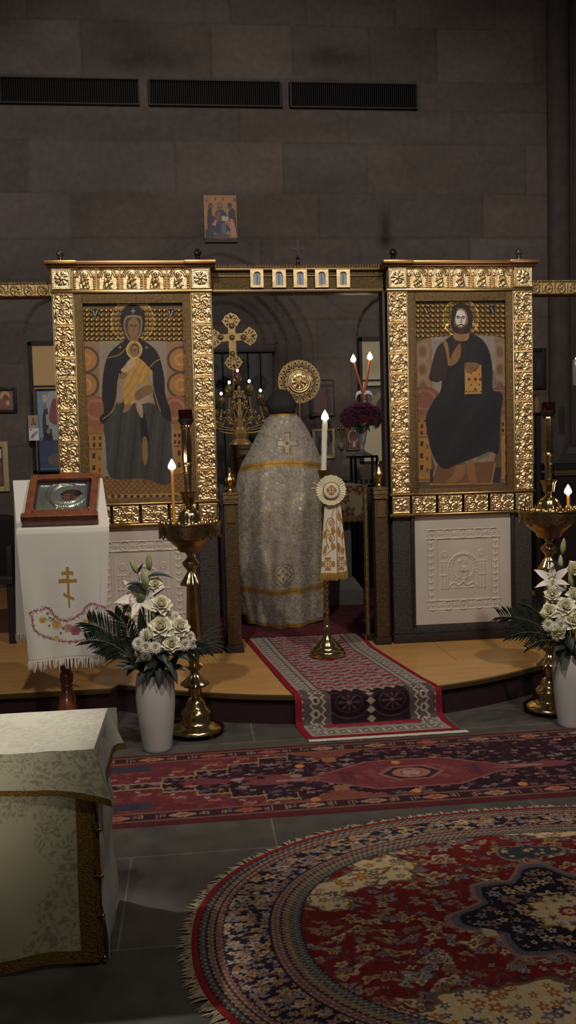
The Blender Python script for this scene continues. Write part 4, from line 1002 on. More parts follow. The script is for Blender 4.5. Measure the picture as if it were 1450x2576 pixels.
    put(fld & hexa(cx, cy, .50, .176, .62), (112, 62, 56)); put(fld & hexa(cx, cy, .485, .163, .62), (92, 34, 38)); 
    put(fld & hexa(cx, cy, .30, .10, .6) & (vnoise(X * 40, Y * 40, 6) > .55), (104, 44, 46))
    put(fld & hexa(cx, cy, .16, .085, .5), (112, 64, 48)); put(fld & hexa(cx, cy, .135, .07, .5), (44, 28, 38)); put(fld & (np.abs(np.hypot(X - cx, (Y - cy) * 1.5) - .07) < .02), (128, 72, 52)); put(fld & hexa(cx, cy, .05, .03, .5), (126, 100, 92))
    for s in (-1, 1):
        put(fld & (np.abs(X - cx - s * .30) < .03) & (np.abs(Y - cy) < .06) & (np.sin(X * 500) > 0), (46, 30, 40))
        put(fld & hexa(cx + s * .50, cy + s * .0, .12, .030, .7), (104, 54, 50)); put(fld & hexa(cx + s * .66, cy, .13, .040, .6), (96, 42, 46)); put(fld & (np.abs(X - cx - s * .56) < .07) & (np.abs(Y - cy - .0) < .012), (118, 80, 70))
    put(fld & hexa(2.45, cy, .5, .176, .62), (92, 38, 38)); 
    for a_, b_ in ((.42, 3.64), (.86, 4.02), (.40, 4.05), (.87, 3.66), (1.35, 3.66)): put(np.hypot(X - a_, (Y - b_) * 1.0) < .022, (156, 92, 30))
    g_ = C.C[:, :3].mean(1, keepdims=True); C.C[:, :3] = (C.C[:, :3] * .80 + g_ * .20) * .74
    C.mott(.16, .05, 4).mott(.18, .011, 9)
    sk = -.074 * (Y - y0) / (y1 - y0) * np.clip((x0 + .6 - X) / .6, 0, 1)
    Z = .010 + .0015 * np.sin(X * 3); e = (X < x0 + 1e-6) | (X > x1 - 1e-6) | (Y < y0 + 1e-6) | (Y > y1 - 1e-6); Z[e] = 0
    P = np.stack([X + sk + .055, Y, Z], 1)
    o = mesh_np('runner_rug', P, grid_faces(nx, ny), RUGM, at=((x0 + x1) / 2, (y0 + y1) / 2, 0), col=C.out())
    tag(o, 'long dark red and navy runner rug lying across the stone floor', 'rug')
_m = onZ(1035, 1943, 0.01); MEDX, MEDY = _m[0] - .055, _m[1]
long_rug()
def stair_rug():
    # path in (y,z): along the platform, over its edge and down on the floor
    path = [(6.25, PT + .009), (5.4, PT + .009), (4.72, PT + .010), (4.672, PT + .009), (4.652, PT - .004), (4.646, PT - .03), (4.645, .05), (4.64, .022), (4.62, .010), (4.56, .0085), (4.44, .0085)]
    pts = [(a, b) for a, b in path]; L = [0]
    for p, q in zip(pts[:-1], pts[1:]): L.append(L[-1] + math.hypot(p[0] - q[0], p[1] - q[1]))
    L = np.array(L); tot = L[-1]
    ns, nu = 420, 170
    s = np.concatenate([np.linspace(0, L[2], 260), np.linspace(L[2], tot, 161)[1:]]); u = np.linspace(0, 1, nu)
    U, Sg = np.meshgrid(u, s); U = U.ravel(); Sg = Sg.ravel()
    y = np.interp(Sg, L, [p[0] for p in pts]); z = np.interp(Sg, L, [p[1] for p in pts])
    xl = np.interp(-y, [-6.25, -4.64, -4.44], [.325, .512, .545]); xr = np.interp(-y, [-6.25, -5.8, -4.70, -4.44], [1.185, 1.185, 1.335, 1.373])
    x = xl + (xr - xl) * U
    z = z + np.where(y > 4.7, .002 * np.sin(U * 9 + y * 4), 0)
    edge = (U < 1e-6) | (U > 1 - 1e-6); z = np.where(edge & (y > 4.68), z - .008, z); z = np.where(edge & (z < .02), 0.001, z)
    # the rug hugs the curved platform front
    fy = np.interp(x, [e[0] for e in PE[2:-3]], [e[1] for e in PE[2:-3]]) - 4.685
    wgt = sstep(4.95, 4.72, y) * sstep(.005, .03, z); y = y + np.clip(fy, 0, .2) * wgt
    w = .82; X = U * w; Sx = Sg
    C = Canvas(X, Sx, (96, 84, 80), E_RUG * 1.0)
    put = lambda m, c, a=1.0: C.mask(m, c, a=a)
    d = np.minimum(X, w - X); end = tot - Sx; dd = np.minimum(d, end - .0)
    fld = dd > .155
    wv = (Sx + .012 * np.sin(X * 60) + .006 * np.sin(X * 140 + 2)) / .072; put(fld & (np.abs(wv - np.round(wv)) < .19), (96, 28, 34)); put(fld & (np.abs(wv - np.round(wv)) < .26) & (np.abs(wv - np.round(wv)) >= .19), (70, 44, 48)); put(fld & (vnoise(X * 70, Sx * 110, 2) > .66), (122, 108, 104), .6)
    put(dd < .035, (92, 20, 28)); bnd = (dd >= .035) & (dd <= .155); put(bnd, (104, 96, 88)); put(bnd & (np.abs(dd - .062) < .0035), (54, 48, 50)); put(bnd & (np.abs(dd - .118) < .0035), (54, 48, 50))
    al = np.where(d < end, Sx, X); p = al / .062; pu = p - np.floor(p) - .5; pv = (dd - .09) / .056
    put(bnd & (np.abs(pv) < .5) & (np.abs(pu) + np.abs(pv) < .42) & (np.abs(pu) + np.abs(pv) > .25), (60, 52, 54)); put(bnd & (np.abs(pv) < .5) & (np.abs(pu) + np.abs(pv) < .16), (140, 128, 112)); put(bnd & (np.abs(pv) < .5) & (np.abs(pu) > .42), (136, 124, 108), .8)
    put((np.abs(dd - .157) < .004), (60, 44, 46))
    # end panel with two navy medallions; shade of the drop is painted into it
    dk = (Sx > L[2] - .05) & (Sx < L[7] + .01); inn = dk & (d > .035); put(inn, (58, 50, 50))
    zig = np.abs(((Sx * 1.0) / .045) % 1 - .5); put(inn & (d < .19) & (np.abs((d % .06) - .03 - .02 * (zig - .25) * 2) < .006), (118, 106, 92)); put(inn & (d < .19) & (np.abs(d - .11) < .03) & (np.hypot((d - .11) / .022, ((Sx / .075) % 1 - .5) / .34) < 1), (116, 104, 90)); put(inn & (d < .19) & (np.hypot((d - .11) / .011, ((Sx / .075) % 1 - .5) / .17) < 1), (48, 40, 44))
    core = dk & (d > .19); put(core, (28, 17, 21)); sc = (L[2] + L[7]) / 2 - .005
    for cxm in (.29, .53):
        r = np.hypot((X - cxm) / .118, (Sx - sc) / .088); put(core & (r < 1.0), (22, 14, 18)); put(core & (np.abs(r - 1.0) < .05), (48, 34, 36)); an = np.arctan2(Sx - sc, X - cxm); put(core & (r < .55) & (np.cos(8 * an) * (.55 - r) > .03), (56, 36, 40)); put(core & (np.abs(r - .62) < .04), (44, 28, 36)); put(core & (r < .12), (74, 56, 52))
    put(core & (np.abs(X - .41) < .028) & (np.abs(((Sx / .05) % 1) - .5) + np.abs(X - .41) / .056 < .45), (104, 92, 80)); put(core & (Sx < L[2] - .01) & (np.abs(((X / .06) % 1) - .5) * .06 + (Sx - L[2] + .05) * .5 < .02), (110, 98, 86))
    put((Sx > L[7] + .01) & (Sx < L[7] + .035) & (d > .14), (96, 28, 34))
    C.mott(.14, .03, 4).mott(.16, .010, 9)
    t = thing('stair_runner', 'red and grey runner carpet spilling over the platform edge from the doorway', 'carpet', (.9, 5.2, PT))
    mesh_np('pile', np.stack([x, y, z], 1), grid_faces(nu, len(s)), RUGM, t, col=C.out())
    m = MB(); n = 60
    A = [(.547 + (1.40 - .547) * i / n, 4.441 + .004 * random.random(), .006) for i in range(n + 1)]; B = [(p[0] + random.uniform(-.003, .006), 4.408 + .006 * random.random() + .0 * i, .003) for i, p in enumerate(A)]
    m.strip(A, B); m.build('fringe', mat('white_fringe', S(196, 188, 168), .9, var=.15, vscale=90), t)
stair_rug()
o = MB().box((-.9, 6.28, PT), (3.0, 9.3, PT + .008), .003).build('sanctuary_carpet', mat('maroon_carpet', S(82, 24, 32), .95, var=.35, vscale=14, bump=.4, bscale=300), at=(1, 7.5, PT)); tag(o, 'dark maroon carpet covering the floor behind the gilded doorway', 'carpet')
# ------------------------------------------------------------------ covered table front left
def brocade_cols(x, z, base, dark, k, s=1.0):
    C = Canvas(x, z, base); u = x / s; v = z / s
    f = fbm(u * 13, v * 13, k, 4); g = fbm(u * 26 + 3, v * 26, k + 4, 3)
    big = fbm(u * 5.2, v * 5.2, k + 9, 2)
    leaf = (np.sin(u * 75 + 26 * f) * np.sin(v * 62 + 24 * g)) 
    C.mask((leaf > .12) & (big > .42), dark, a=.55); C.mask((leaf > .55) & (big > .46), dark, a=.5)
    return C.mott(.06, .05 * s, k)
CLOTHM = vcmat('damask', rough=.72, bump=.25, bscale=500, sheen=.15, spec=.2)
TRIM = mat('gold_braid', S(128, 98, 38), .5, .45, var=.35, vscale=120, bump=.6, bscale=200)
TX, TY, TZ = -.335, 2.545, .652      # near right corner
def table():
    t = thing('covered_table', 'low table draped to the floor in pale damask with gold braid, front left corner', 'table', (-.62, 2.72, 0))
    xs = np.linspace(-1.1, TX, 190); zs = np.linspace(.012, TZ - .008, 170)
    X, Z = np.meshgrid(xs, zs); X = X.ravel(); Z = Z.ravel()
    Y = TY + (TX - X) * -.02 - .010 * np.sin((X + .2) * 14) * (1 - Z / TZ) ** .7 - .006 * np.sin(X * 31 + 1) * (1 - Z / TZ)
    Zb = Z + (1 - Z / TZ) * (.010 * np.sin(X * 9) - .02 * np.clip((-.45 - X) / .3, 0, 1))
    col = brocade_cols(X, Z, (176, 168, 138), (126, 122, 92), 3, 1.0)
    br = Zb < .052
    mesh_np('skirt_cloth', np.stack([X, Y, np.clip(Zb, .006, 9)], 1), grid_faces(190, 170), CLOTHM, t, col=col.out())
    A = [(x, TY + (TX - x) * -.02 - .010 * math.sin((x + .2) * 14) - .006 * math.sin(x * 31 + 1) - .003, max(.009, .014 + .010 * math.sin(x * 9) - .02 * min(1, max(0, (-.45 - x) / .3)))) for x in np.linspace(-1.1, TX + .004, 60)]
    m = MB(); m.strip(A, [(p[0], p[1] + .002, p[2] + .036) for p in A]); m.build('hem_braid', TRIM, t)
    # side cloth
    ys = np.linspace(TY, 2.93, 60); zs = np.linspace(.01, TZ - .01, 60); Yg, Z = np.meshgrid(ys, zs); Yg = Yg.ravel(); Z = Z.ravel()
    X = TX + .018 + .006 * np.sin(Z * 22) + .004 * np.sin(Yg * 30) + .012 * (1 - Z / TZ)
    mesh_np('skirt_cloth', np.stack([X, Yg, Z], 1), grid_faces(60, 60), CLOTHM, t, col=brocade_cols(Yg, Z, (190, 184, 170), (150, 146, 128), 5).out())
    m = MB(); zz = np.linspace(.015, TZ - .03, 40)
    A = [(TX - .040, TY - .004 - .004 * math.sin(z * 9), z) for z in zz]; B = [(TX + .006, TY - .006 - .002 * math.sin(z * 14), z) for z in zz]; m.strip(A, B); m.strip(B, [(p[0] + .016, p[1] + .02, p[2]) for p in B]); m.build('corner_braid', TRIM, t)
    for z in (.028, .155, .275, .415):
        b = MB().ball((TX + .026, TY - .004, z), .0075, 14, 8); b.tube([(TX + .02, TY - .002, z), (TX + .004, TY - .008, z + .004)], .003, 6); b.build('button', mat('copper_button', (0.55, 0.32, 0.17, 1), .25, 1), t)
        MB().tube([(TX + .015, TY - .008, z + .006), (TX + .010, TY - .010, z + .03), (TX + .013, TY - .007, z + .06)], .0035, 6).build('loop', TRIM, t)
    # far side + top board
    MB().box((-1.1, TY + .01, .55), (TX - .002, 2.93, TZ - .006)).build('tabletop', DARKWOOD, t)
    for (a, b) in ((TX - .05, TY + .06), (TX - .05, 2.88), (-1.05, TY + .06), (-1.05, 2.88)): MB().box((a - .02, b - .02, 0), (a + .02, b + .02, .55)).build('leg', DARKWOOD, t)
    # over-cloth lies on the table
    c = thing('table_cover', 'white damask cloth with gold braid edge lying over the low front table', 'tablecloth', (-.62, 2.74, TZ))
    y_far = 2.955; xr = TX + .02
    n = 80; mm_ = 40
    V = []; Cc = []
    # front drop: param across x and down
    def front(x, q):   # q 0..1 down
        flare = np.clip((x - (xr - .16)) / .16, 0, 1)
        return np.stack([x + flare ** 2 * q * .052, TY - .008 - .012 * q - .030 * q * flare ** 2 + .006 * np.sin(x * 17) * q - .005 * np.sin(q * 3.1), TZ + .006 - q * (.115 + .042 * flare ** 2.2) - .004 * np.sin(x * 11) * q], -1)
    xs = np.linspace(-1.1, xr, 170); qs = np.linspace(0, 1, 46); X, Q = np.meshgrid(xs, qs); X = X.ravel(); Q = Q.ravel()
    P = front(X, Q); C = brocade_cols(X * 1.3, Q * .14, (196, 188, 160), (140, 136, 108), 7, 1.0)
    mesh_np('hanging_drop', P, grid_faces(170, 46), CLOTHM, c, col=C.out())
    xs = np.linspace(-1.1, xr, 120); A = front(xs, np.full(120, .88)); B = front(xs, np.full(120, 1.02)); A[:, 1] -= .003; B[:, 1] -= .003
    m = MB(); m.strip(A, B); m.build('gold_braid', TRIM, c)
    ys = np.linspace(TY - .008, y_far, 50); X, Yg = np.meshgrid(np.linspace(-1.1, xr, 120), ys); X = X.ravel(); Yg = Yg.ravel()
    Z = TZ + .006 + .0015 * np.sin(X * 40 + Yg * 20) * np.sin(Yg * 33)
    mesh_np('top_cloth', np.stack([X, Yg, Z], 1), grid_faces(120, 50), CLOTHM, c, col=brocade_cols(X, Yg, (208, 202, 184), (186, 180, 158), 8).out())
    # right hand drop falls away diagonally between the two lifted corners
    def side(v, q):
        yy = TY - .008 + (y_far - TY + .008) * v; fl0 = np.clip(1 - v / .28, 0, 1); fl1 = np.clip((v - .68) / .32, 0, 1)
        return np.stack([xr + q * (.022 + .030 * fl0 ** 2 + .035 * fl1 ** 2), yy - .03 * q * fl0 ** 2 + .0 * v, TZ + .006 - q * (.115 + .042 * fl0 ** 2.2 + .03 * fl1 ** 2)], -1)
    v, q = np.meshgrid(np.linspace(0, 1, 60), np.linspace(0, 1, 30)); P = side(v.ravel(), q.ravel())
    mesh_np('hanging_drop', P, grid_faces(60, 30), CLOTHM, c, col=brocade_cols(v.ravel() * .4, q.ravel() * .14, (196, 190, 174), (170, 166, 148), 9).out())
    v = np.linspace(0, 1, 40); A = side(v, np.full(40, .86)); B = side(v, np.full(40, 1.02)); A[:, 0] += .003; B[:, 0] += .003; m = MB(); m.strip(A, B); m.build('gold_braid', TRIM, c)
    # far drop
    xs = np.linspace(-1.1, xr + .03, 40); m = MB(); m.strip([(x, y_far, TZ + .006) for x in xs], [(x, y_far + .015, TZ - .12) for x in xs]); m.build('hanging_drop', mat('plain_damask', S(196, 190, 174), .75), c)
table()
# ------------------------------------------------------------------ brass stands, candles
BRASS = mat('polished_brass', (0.60, 0.43, 0.20, 1), .17, 1.0, var=.10, vscale=9, rvar=.05)
BRASS_D = mat('aged_brass', (0.42, 0.29, 0.14, 1), .28, 1.0, var=.25, vscale=18, bump=.15, bscale=60)
REDGLASS = mat('red_glass', (0.035, 0.003, 0.006, 1), .08, 0, trans=.35, spec=.5)
REDLIGHT = mat('red_wick_light', (0.5, 0.02, 0.03, 1), .5, emit=(1, .03, .05, 1), estr=9)
FLAME = mat('flame', (1, .9, .8, 1), .5, emit=(1, .80, .62, 1), estr=26)
WAX_Y = mat('beeswax', S(206, 146, 74), .45, subs=.15, var=.05)
WAX_W = mat('white_wax', S(232, 224, 200), .5, subs=.25, var=.03)
WICK = mat('wick', S(30, 24, 22), .9)
def candle(name, base, top, r, wax, label, group=None, drip=0, fl=.042, tilt=None):
    b, tpt = np.array(base, float), np.array(top, float)
    t = thing(name, label, 'candle', tuple(b), group)
    n = 14; pts = [b + (tpt - b) * i / n for i in range(n + 1)]
    m = MB(); m.tube([tuple(p) for p in pts], [r * (1.05 - .1 * i / n + drip * .06 * math.sin(i * 2.1)) for i in range(n + 1)], 18)
    if drip:
        for k in range(7):
            a = random.uniform(0, 6.28); h = random.uniform(.1, .55); q = tpt + (b - tpt) * random.uniform(0, .05)
            m.tube([tuple(q + np.array([math.cos(a) * r * .95, math.sin(a) * r * .95, 0]) + (b - tpt) * h * s_) for s_ in (0, .4, .8, 1)], [r * .16, r * .2, r * .17, r * .24], 7)
    m.build('wax', wax, t)
    d = (tpt - b) / np.linalg.norm(tpt - b)
    MB().tube([tuple(tpt - d * .002), tuple(tpt + d * .010)], .0012, 6).build('wick', WICK, t)
    fl *= 1.15; f = MB(); R = fl * .36
    f.lathe([(R * .35, 0), (R * .85, fl * .12), (R, fl * .28), (R * .82, fl * .5), (R * .45, fl * .75), (R * .15, fl * .93), (.0004, fl)], tuple(tpt + d * .004), 20); f.build('flame', FLAME, t)
    return t
SX, SY = -.030, 4.674
def candle_stand():
    t = thing('brass_candle_stand', 'tall brass candle stand left of the stair runner, beside the left vase', 'candle stand', (SX, SY, 0), 'brass floor candle stands')
    c = (SX, SY, 0); px = 1 / 473.
    def P(l): return [(hw * px, (1852 - y) * px) for y, hw in l]
    for k in range(3):
        a = 2 * PI * k / 3 - .9; f = MB(); q = (SX + .118 * math.cos(a), SY + .118 * math.sin(a), 0)
        f.lathe([(.016, 0), (.019, .006), (.012, .012), (.016, .020), (.014, .028)], q, 16); f.build('foot', BRASS_D, t)
    MB().lathe(P([(1842, 40), (1842, 68), (1839, 72), (1834, 71), (1830, 66), (1826, 60), (1821, 50), (1816, 45), (1808, 43), (1798, 42), (1790, 38), (1783, 30), (1778, 26), (1770, 24), (1763, 19), (1757, 11)]), c, 64).build('base', BRASS, t)
    def lob(n, k): return lambda th, z, r: 1 + k * math.cos(n * th)
    MB().lathe(P([(1758, 10), (1752, 11), (1749, 17), (1732, 18), (1728, 20), (1727, 34)][:4] + [(1730, 12)]), c, 40).build('spool', BRASS, t)
    MB().lathe(P([(1732, 17), (1727, 20), (1726, 33), (1722, 36), (1718, 34), (1712, 26), (1704, 18), (1698, 12), (1692, 10)]), c, 72, lob(8, .06)).build('lobed_collar', BRASS, t)
    MB().lathe(P([(1693, 10), (1688, 12), (1682, 20), (1677, 25), (1674, 24), (1668, 14), (1660, 16), (1650, 18), (1644, 21), (1640, 18)]), c, 48, lob(8, .03)).build('lower_knop', BRASS, t)
    MB().lathe(P([(1641, 19), (1600, 18), (1470, 12.5), (1464, 14)]), c, 6).build('shaft', BRASS_D, t)
    MB().lathe(P([(1467, 14), (1468, 28), (1465, 28), (1458, 23), (1450, 19), (1442, 14), (1436, 10), (1432, 9)]), c, 72, lob(9, .08)).build('bell_collar', BRASS, t)
    MB().lathe(P([(1433, 9), (1428, 12), (1421, 18), (1415, 21), (1410, 20), (1404, 14), (1398, 9), (1393, 9), (1388, 13), (1383, 12)]), c, 60, lob(10, .05)).build('knop', BRASS, t)
    MB().lathe(P([(1386, 11), (1383, 28), (1378, 32), (1370, 35), (1362, 46), (1356, 52), (1352, 58), (1345, 62), (1342, 64), (1336, 66), (1320, 72)]), c, 72, cap=False).build('bowl', BRASS_D, t)
    MB().lathe(P([(1318, 60), (1318, 75), (1316, 79), (1313, 80), (1310, 79), (1309, 74), (1311, 60)]), c, 72).build('rim', BRASS, t)
    R = 77 * px; L = 2 * PI * R; n = 22
    def gal(X, Z):
        u = X / L * n; k = u - np.floor(u) - .5; v = Z
        bot = .006 + .018 * np.abs(np.sin(PI * (u))) 
        hole = (np.hypot(k * .9, (v - .045) / .034) < .26) & ~((np.abs(k) < .07)) | (np.hypot(np.abs(k) - .46, (v - .028) / .05) < .14)
        return (v > bot) & ~hole
    m = MB(); z0 = (1352 - 0) * 0 + (1852 - 1352) * px
    mask_mesh(m, gal, 0, L, 0, .078, .0036, -.0015, .0015, wrap=lambda x, y, z: (SX + (R + y) * math.cos(x / R), SY + (R + y) * math.sin(x / R), z0 + z)); m.build('pierced_gallery', BRASS_D, t, smooth=False)
    # little crown of cast leaves on the rim
    m = MB()
    for k in range(26):
        a = 2 * PI * k / 26; x, y = SX + 70 * px * math.cos(a), SY + 70 * px * math.sin(a); m.lathe([(.006, 0), (.011, .008), (.006, .016), (.009, .020), (.001, .026 if k % 2 else .020)], (x, y, (1852 - 1311) * px), 8)
    m.build('cresting', BRASS_D, t)
    MB().lathe(P([(1312, 64), (1308, 62), (1306, 30), (1300, 29), (1290, 27), (1282, 22), (1276, 14), (1272, 8), (1268, 8)]), c, 56, lob(12, .02)).build('dome', BRASS, t)
    MB().lathe(P([(1270, 7), (1266, 9), (1262, 14), (1250, 16), (1240, 18), (1233, 22), (1231, 22), (1234, 12)]), c, 48, lob(8, .04)).build('cup', BRASS, t)
    MB().lathe(P([(1236, 9), (1190, 9.5), (1188, 12), (1184, 12), (1182, 10), (1170, 10), (1168, 13), (1164, 13), (1160, 11), (1156, 12.5), (1076, 12), (1074, 14), (1070, 14), (1066, 12)]), c, 44, lambda th, z, r: 1 + .05 * math.cos(8 * th) * (z > 1.46)).build('column', BRASS_D, t)
    MB().lathe(P([(1068, 11), (1062, 15), (1056, 19), (1050, 20), (1050, 17), (1058, 12)]), c, 40).build('lamp_holder', DARKWOOD, t)
    g = MB().lathe(P([(1055, 10), (1053, 17), (1044, 18), (1028, 19), (1028, 17.5), (1046, 16), (1051, 12)]), c, 40).build('red_glass_lamp', REDGLASS, t)
    MB().ball((SX - .012, SY - .027, (1852 - 1034) * px), .0055, 10, 8).build('glow', REDLIGHT, g)
    return t
st = candle_stand()
o2 = copy_tree(st); o2.location = (1.964, 4.682, 0); o2['label'] = 'tall brass candle stand behind the white vase at the right edge'
def stand_pt(sx, sy, px, py): 
    p = onY(px, py, sy); return p
b = onY(438, 1308, SY - .095); tp = onY(433, 1184, SY - .095)
candle('taper_candle', (b[0], SY - .095, (1852 - 1310) / 473), tp, .0085, WAX_Y, 'thin lit beeswax taper standing on the left brass stand', 'lit tapers on brass stands', fl=.05)
MB  # second stand candle
b = onY(1431, 1288, 4.682 - .02); tp = onY(1430, 1246, 4.682 - .02)
candle('taper_candle', (b[0], 4.662, (1852 - 1308) / 473), tp, .0085, WAX_Y, 'short lit beeswax taper on the brass stand at the right edge', 'lit tapers on brass stands', fl=.05)
# ------------------------------------------------------------------ candlestick in the doorway
KX, KY, KZ = .833, 5.588, PT + .011
def candlestick():
    t = thing('candlestick', 'single brass floor candlestick with twisted stem standing on the runner', 'candlestick', (KX, KY, KZ))
    c = (KX, KY, KZ); q = 1 / 393.
    def P(l): return [(hw * q, (1657 - y) * q) for y, hw in l]
    MB().lathe(P([(1657, 40), (1655, 46), (1650, 47), (1647, 44), (1644, 44), (1640, 41), (1637, 36), (1634, 35), (1630, 31), (1626, 26), (1623, 25), (1616, 18), (1608, 12), (1598, 8), (1588, 6)]), c, 64).build('base', BRASS, t)
    MB().lathe(P([(1590, 6), (1586, 8), (1582, 10), (1578, 9), (1575, 6)]), c, 32).build('ring', BRASS, t)
    H = (1576 - 1215)
    prof = [(6.6 * q, (1657 - 1576 + H * i / 120) * q) for i in range(121)]
    MB().lathe(prof, c, 28, lambda th, z, r: 1 + .20 * math.cos(2 * th - z * 105)).build('twisted_stem', BRASS_D, t)
    MB().lathe(P([(1216, 6), (1206, 8), (1198, 10), (1190, 11.5), (1184, 13), (1181, 14.5), (1180, 14.5), (1186, 8)]), c, 32).build('socket', BRASS_D, t)
    return t
candlestick()
zc = KZ + (1657 - 1186) / 393.; p = onY(819, 1060, KY)
candle('pillar_candle', (KX + .001, KY, zc), (p[0] - .002, KY, p[2]), .0182, WAX_W, 'tall lit white candle in the twisted candlestick', None, 1, fl=.06)
SATIN = vcmat('ivory_satin', rough=.5, bump=.2, bscale=400, sheen=.2, spec=.3)
def candle_ribbon():
    Yr = KY - .055
    p = onY(833, 1233, Yr); t = thing('candle_rosette', 'ivory pleated rosette with two embroidered tails tied on the candlestick', 'ribbon', (p[0], Yr, p[2]))
    cx, cz = p[0], p[2]; q = 1 / 395.; R = 39 * q
    nr, nt = 26, 220; r = np.linspace(.45, 1, nr); th = np.linspace(0, 2 * PI, nt, endpoint=False); T, Rr = np.meshgrid(th, r); T = T.ravel(); Rr = Rr.ravel()
    pl = np.abs(((T * 34 / (2 * PI)) % 1) - .5) * 2
    rad = R * Rr * (1 + .018 * np.sin(T * 17) * Rr)
    P = np.stack([cx + rad * np.cos(T), Yr - .006 - .010 * pl * (Rr - .4) + .004 * np.sin(T * 5) * Rr, cz + rad * np.sin(T)], 1)
    C = Canvas(T, Rr, (226, 214, 178)); C.mask(Rr > .975, (150, 120, 60))
    mesh_np('pleated_ruffle', P, grid_faces(nt, nr, True), SATIN, t, col=C.out())
    n = 70; X, Z = np.meshgrid(np.linspace(-1, 1, n), np.linspace(-1, 1, n)); X = X.ravel(); Z = Z.ravel(); rr = np.hypot(X, Z); k = np.maximum(rr / np.maximum(np.maximum(np.abs(X), np.abs(Z)), 1e-6), 1); X, Z = X / k, Z / k; rr = np.hypot(X, Z)
    C = Canvas(X, Z, (226, 218, 200)); C.mask(rr > .86, (160, 126, 62)); 
    an = np.arctan2(Z, X); a4 = np.abs(((an + PI / 4) % (PI / 2)) - PI / 4); x_, z_ = rr * np.cos(a4), rr * np.sin(a4)
    C.mask(((z_ < .05 + .26 * sstep(.2, .5, x_)) & (x_ < .62) & ~((z_ > .10) & (x_ > .52))) | ((np.abs(np.cos(2 * (an))) < .25) & (rr < .3)), (176, 112, 50))
    C.mask((np.abs(np.sin(2 * an)) > .93) & (rr > .3) & (rr < .5), (176, 112, 50))
    mesh_np('embroidered_disc', np.stack([cx + X * R * .56, Yr - .020 - .006 * (1 - rr ** 2), cz + Z * R * .56], 1), grid_faces(n, n), SATIN, t, col=C.out())
    def tail(corners, name, dy, fold):
        (ax, ay), (bx, by), (dx, d_y), (ex, ey) = corners   # top-left, top-right, bottom-right, bottom-left in px
        nu, nv = 60, 130; U, V = np.meshgrid(np.linspace(0, 1, nu), np.linspace(0, 1, nv)); U = U.ravel(); V = V.ravel()
        X = (ax + (bx - ax) * U) * (1 - V) + (ex + (dx - ex) * U) * V; Yp = (ay + (by - ay) * U) * (1 - V) + (ey + (d_y - ey) * U) * V
        A = onY(833, 1233, Yr); W = np.stack([A[0] + (X - 833) * q + (Yp - 1233) * -.0272 * q, np.full(X.size, Yr + dy), A[2] - (Yp - 1233) * q], 1)
        W[:, 1] += .008 * np.sin(U * 5 + fold) * (.4 + V) - .012 * V
        C = Canvas(X, Yp, (222, 212, 192))
        oc = (170, 122, 62)
        m = fold
        if fold == 0:
            for yy, s in ((1318, 1), (1358, 1)):
                C.line([(826 + 3, yy + 22), (822, yy + 4), (828, yy - 12), (840, yy - 10), (842, yy + 2), (834, yy + 6), (830, yy)], 2.6, oc, 6, closed=False); C.ell(833, yy - 2, 5, 6, oc, r0=.45)
                C.poly([(838, yy + 8), (846, yy + 20), (838, yy + 28), (834, yy + 16)], oc, 4); C.poly([(816, yy + 22), (824, yy + 14), (822, yy + 34), (814, yy + 38)], oc, 4)
            C.line([(846, 1275), (836, 1300), (842, 1330), (832, 1350), (838, 1380), (818, 1400)], 2.2, oc, 6, closed=False)
            cc = (826, 1421)
        else:
            for yy in (1300, 1340, 1380): C.poly([(853, yy - 14), (860, yy), (856, yy + 14), (851, yy + 4)], oc, 4); C.poly([(866, yy), (860, yy + 10), (864, yy + 20), (870, yy + 8)], oc, 4)
            C.line([(852, 1280), (860, 1310), (854, 1340), (864, 1370), (856, 1400)], 2, oc, 6, closed=False)
            cc = (861, 1421)
        an = np.arctan2(Yp - cc[1], X - cc[0]); rr = np.hypot(X - cc[0], Yp - cc[1]) / 19; a4 = np.abs(((an + PI / 4) % (PI / 2)) - PI / 4); x_, z_ = rr * np.cos(a4), rr * np.sin(a4)
        C.mask((z_ < .06 + .34 * sstep(.3, .7, x_)) & (x_ < .92), oc); C.mask((np.abs(np.sin(2 * an)) > .9) & (rr > .25) & (rr < .62), oc)
        C.mask((U < .045) | (U > .955), (158, 124, 62))
        C.mask(V > .985, (150, 118, 56))
        mesh_np(name, W, grid_faces(nu, nv), SATIN, t, col=C.out())
        m = MB(); nf = 26
        for i in range(nf):
            u = (i + .5) / nf; X0 = ex + (dx - ex) * u; Y0 = ey + (d_y - ey) * u; l = 17 + random.uniform(-2, 2); jx = random.uniform(-1.5, 1.5)
            P0 = (A[0] + (X0 - 833) * q + (Y0 - 1233) * -.0272 * q, Yr + dy - .012 + .008 * math.sin(u * 5 + fold) * 1.4, A[2] - (Y0 - 1233) * q)
            m.tube([P0, (P0[0] + jx * q * .5, P0[1] - .002, P0[2] - l * q * .5), (P0[0] + jx * q, P0[1], P0[2] - l * q)], [.0028, .0034, .0022], 6)
        fo = m.build('fringe', mat('gold_fringe', S(176, 138, 62), .6, .3), t); fo['kind'] = 'stuff'
    tail([(817, 1268), (848, 1268), (850, 1446), (806, 1446)], 'ribbon_tail', .012, 0)
    tail([(842, 1268), (860, 1268), (878, 1442), (848, 1446)], 'ribbon_tail', .022, 2)
    m = MB(); s = onY(790, 1216, Yr + .03)
    m.tube([onY(800, 1222, Yr + .03), onY(793, 1217, Yr + .028), onY(786, 1214, Yr + .03)], [.009, .007, .008], 8, flat=.5); m.tube([onY(800, 1230, Yr + .03), onY(790, 1228, Yr + .03), onY(783, 1229, Yr + .03)], [.006, .005, .006], 8, flat=.5); m.build('bow_end', mat('white_ribbon', S(226, 222, 214), .6), t)
candle_ribbon()
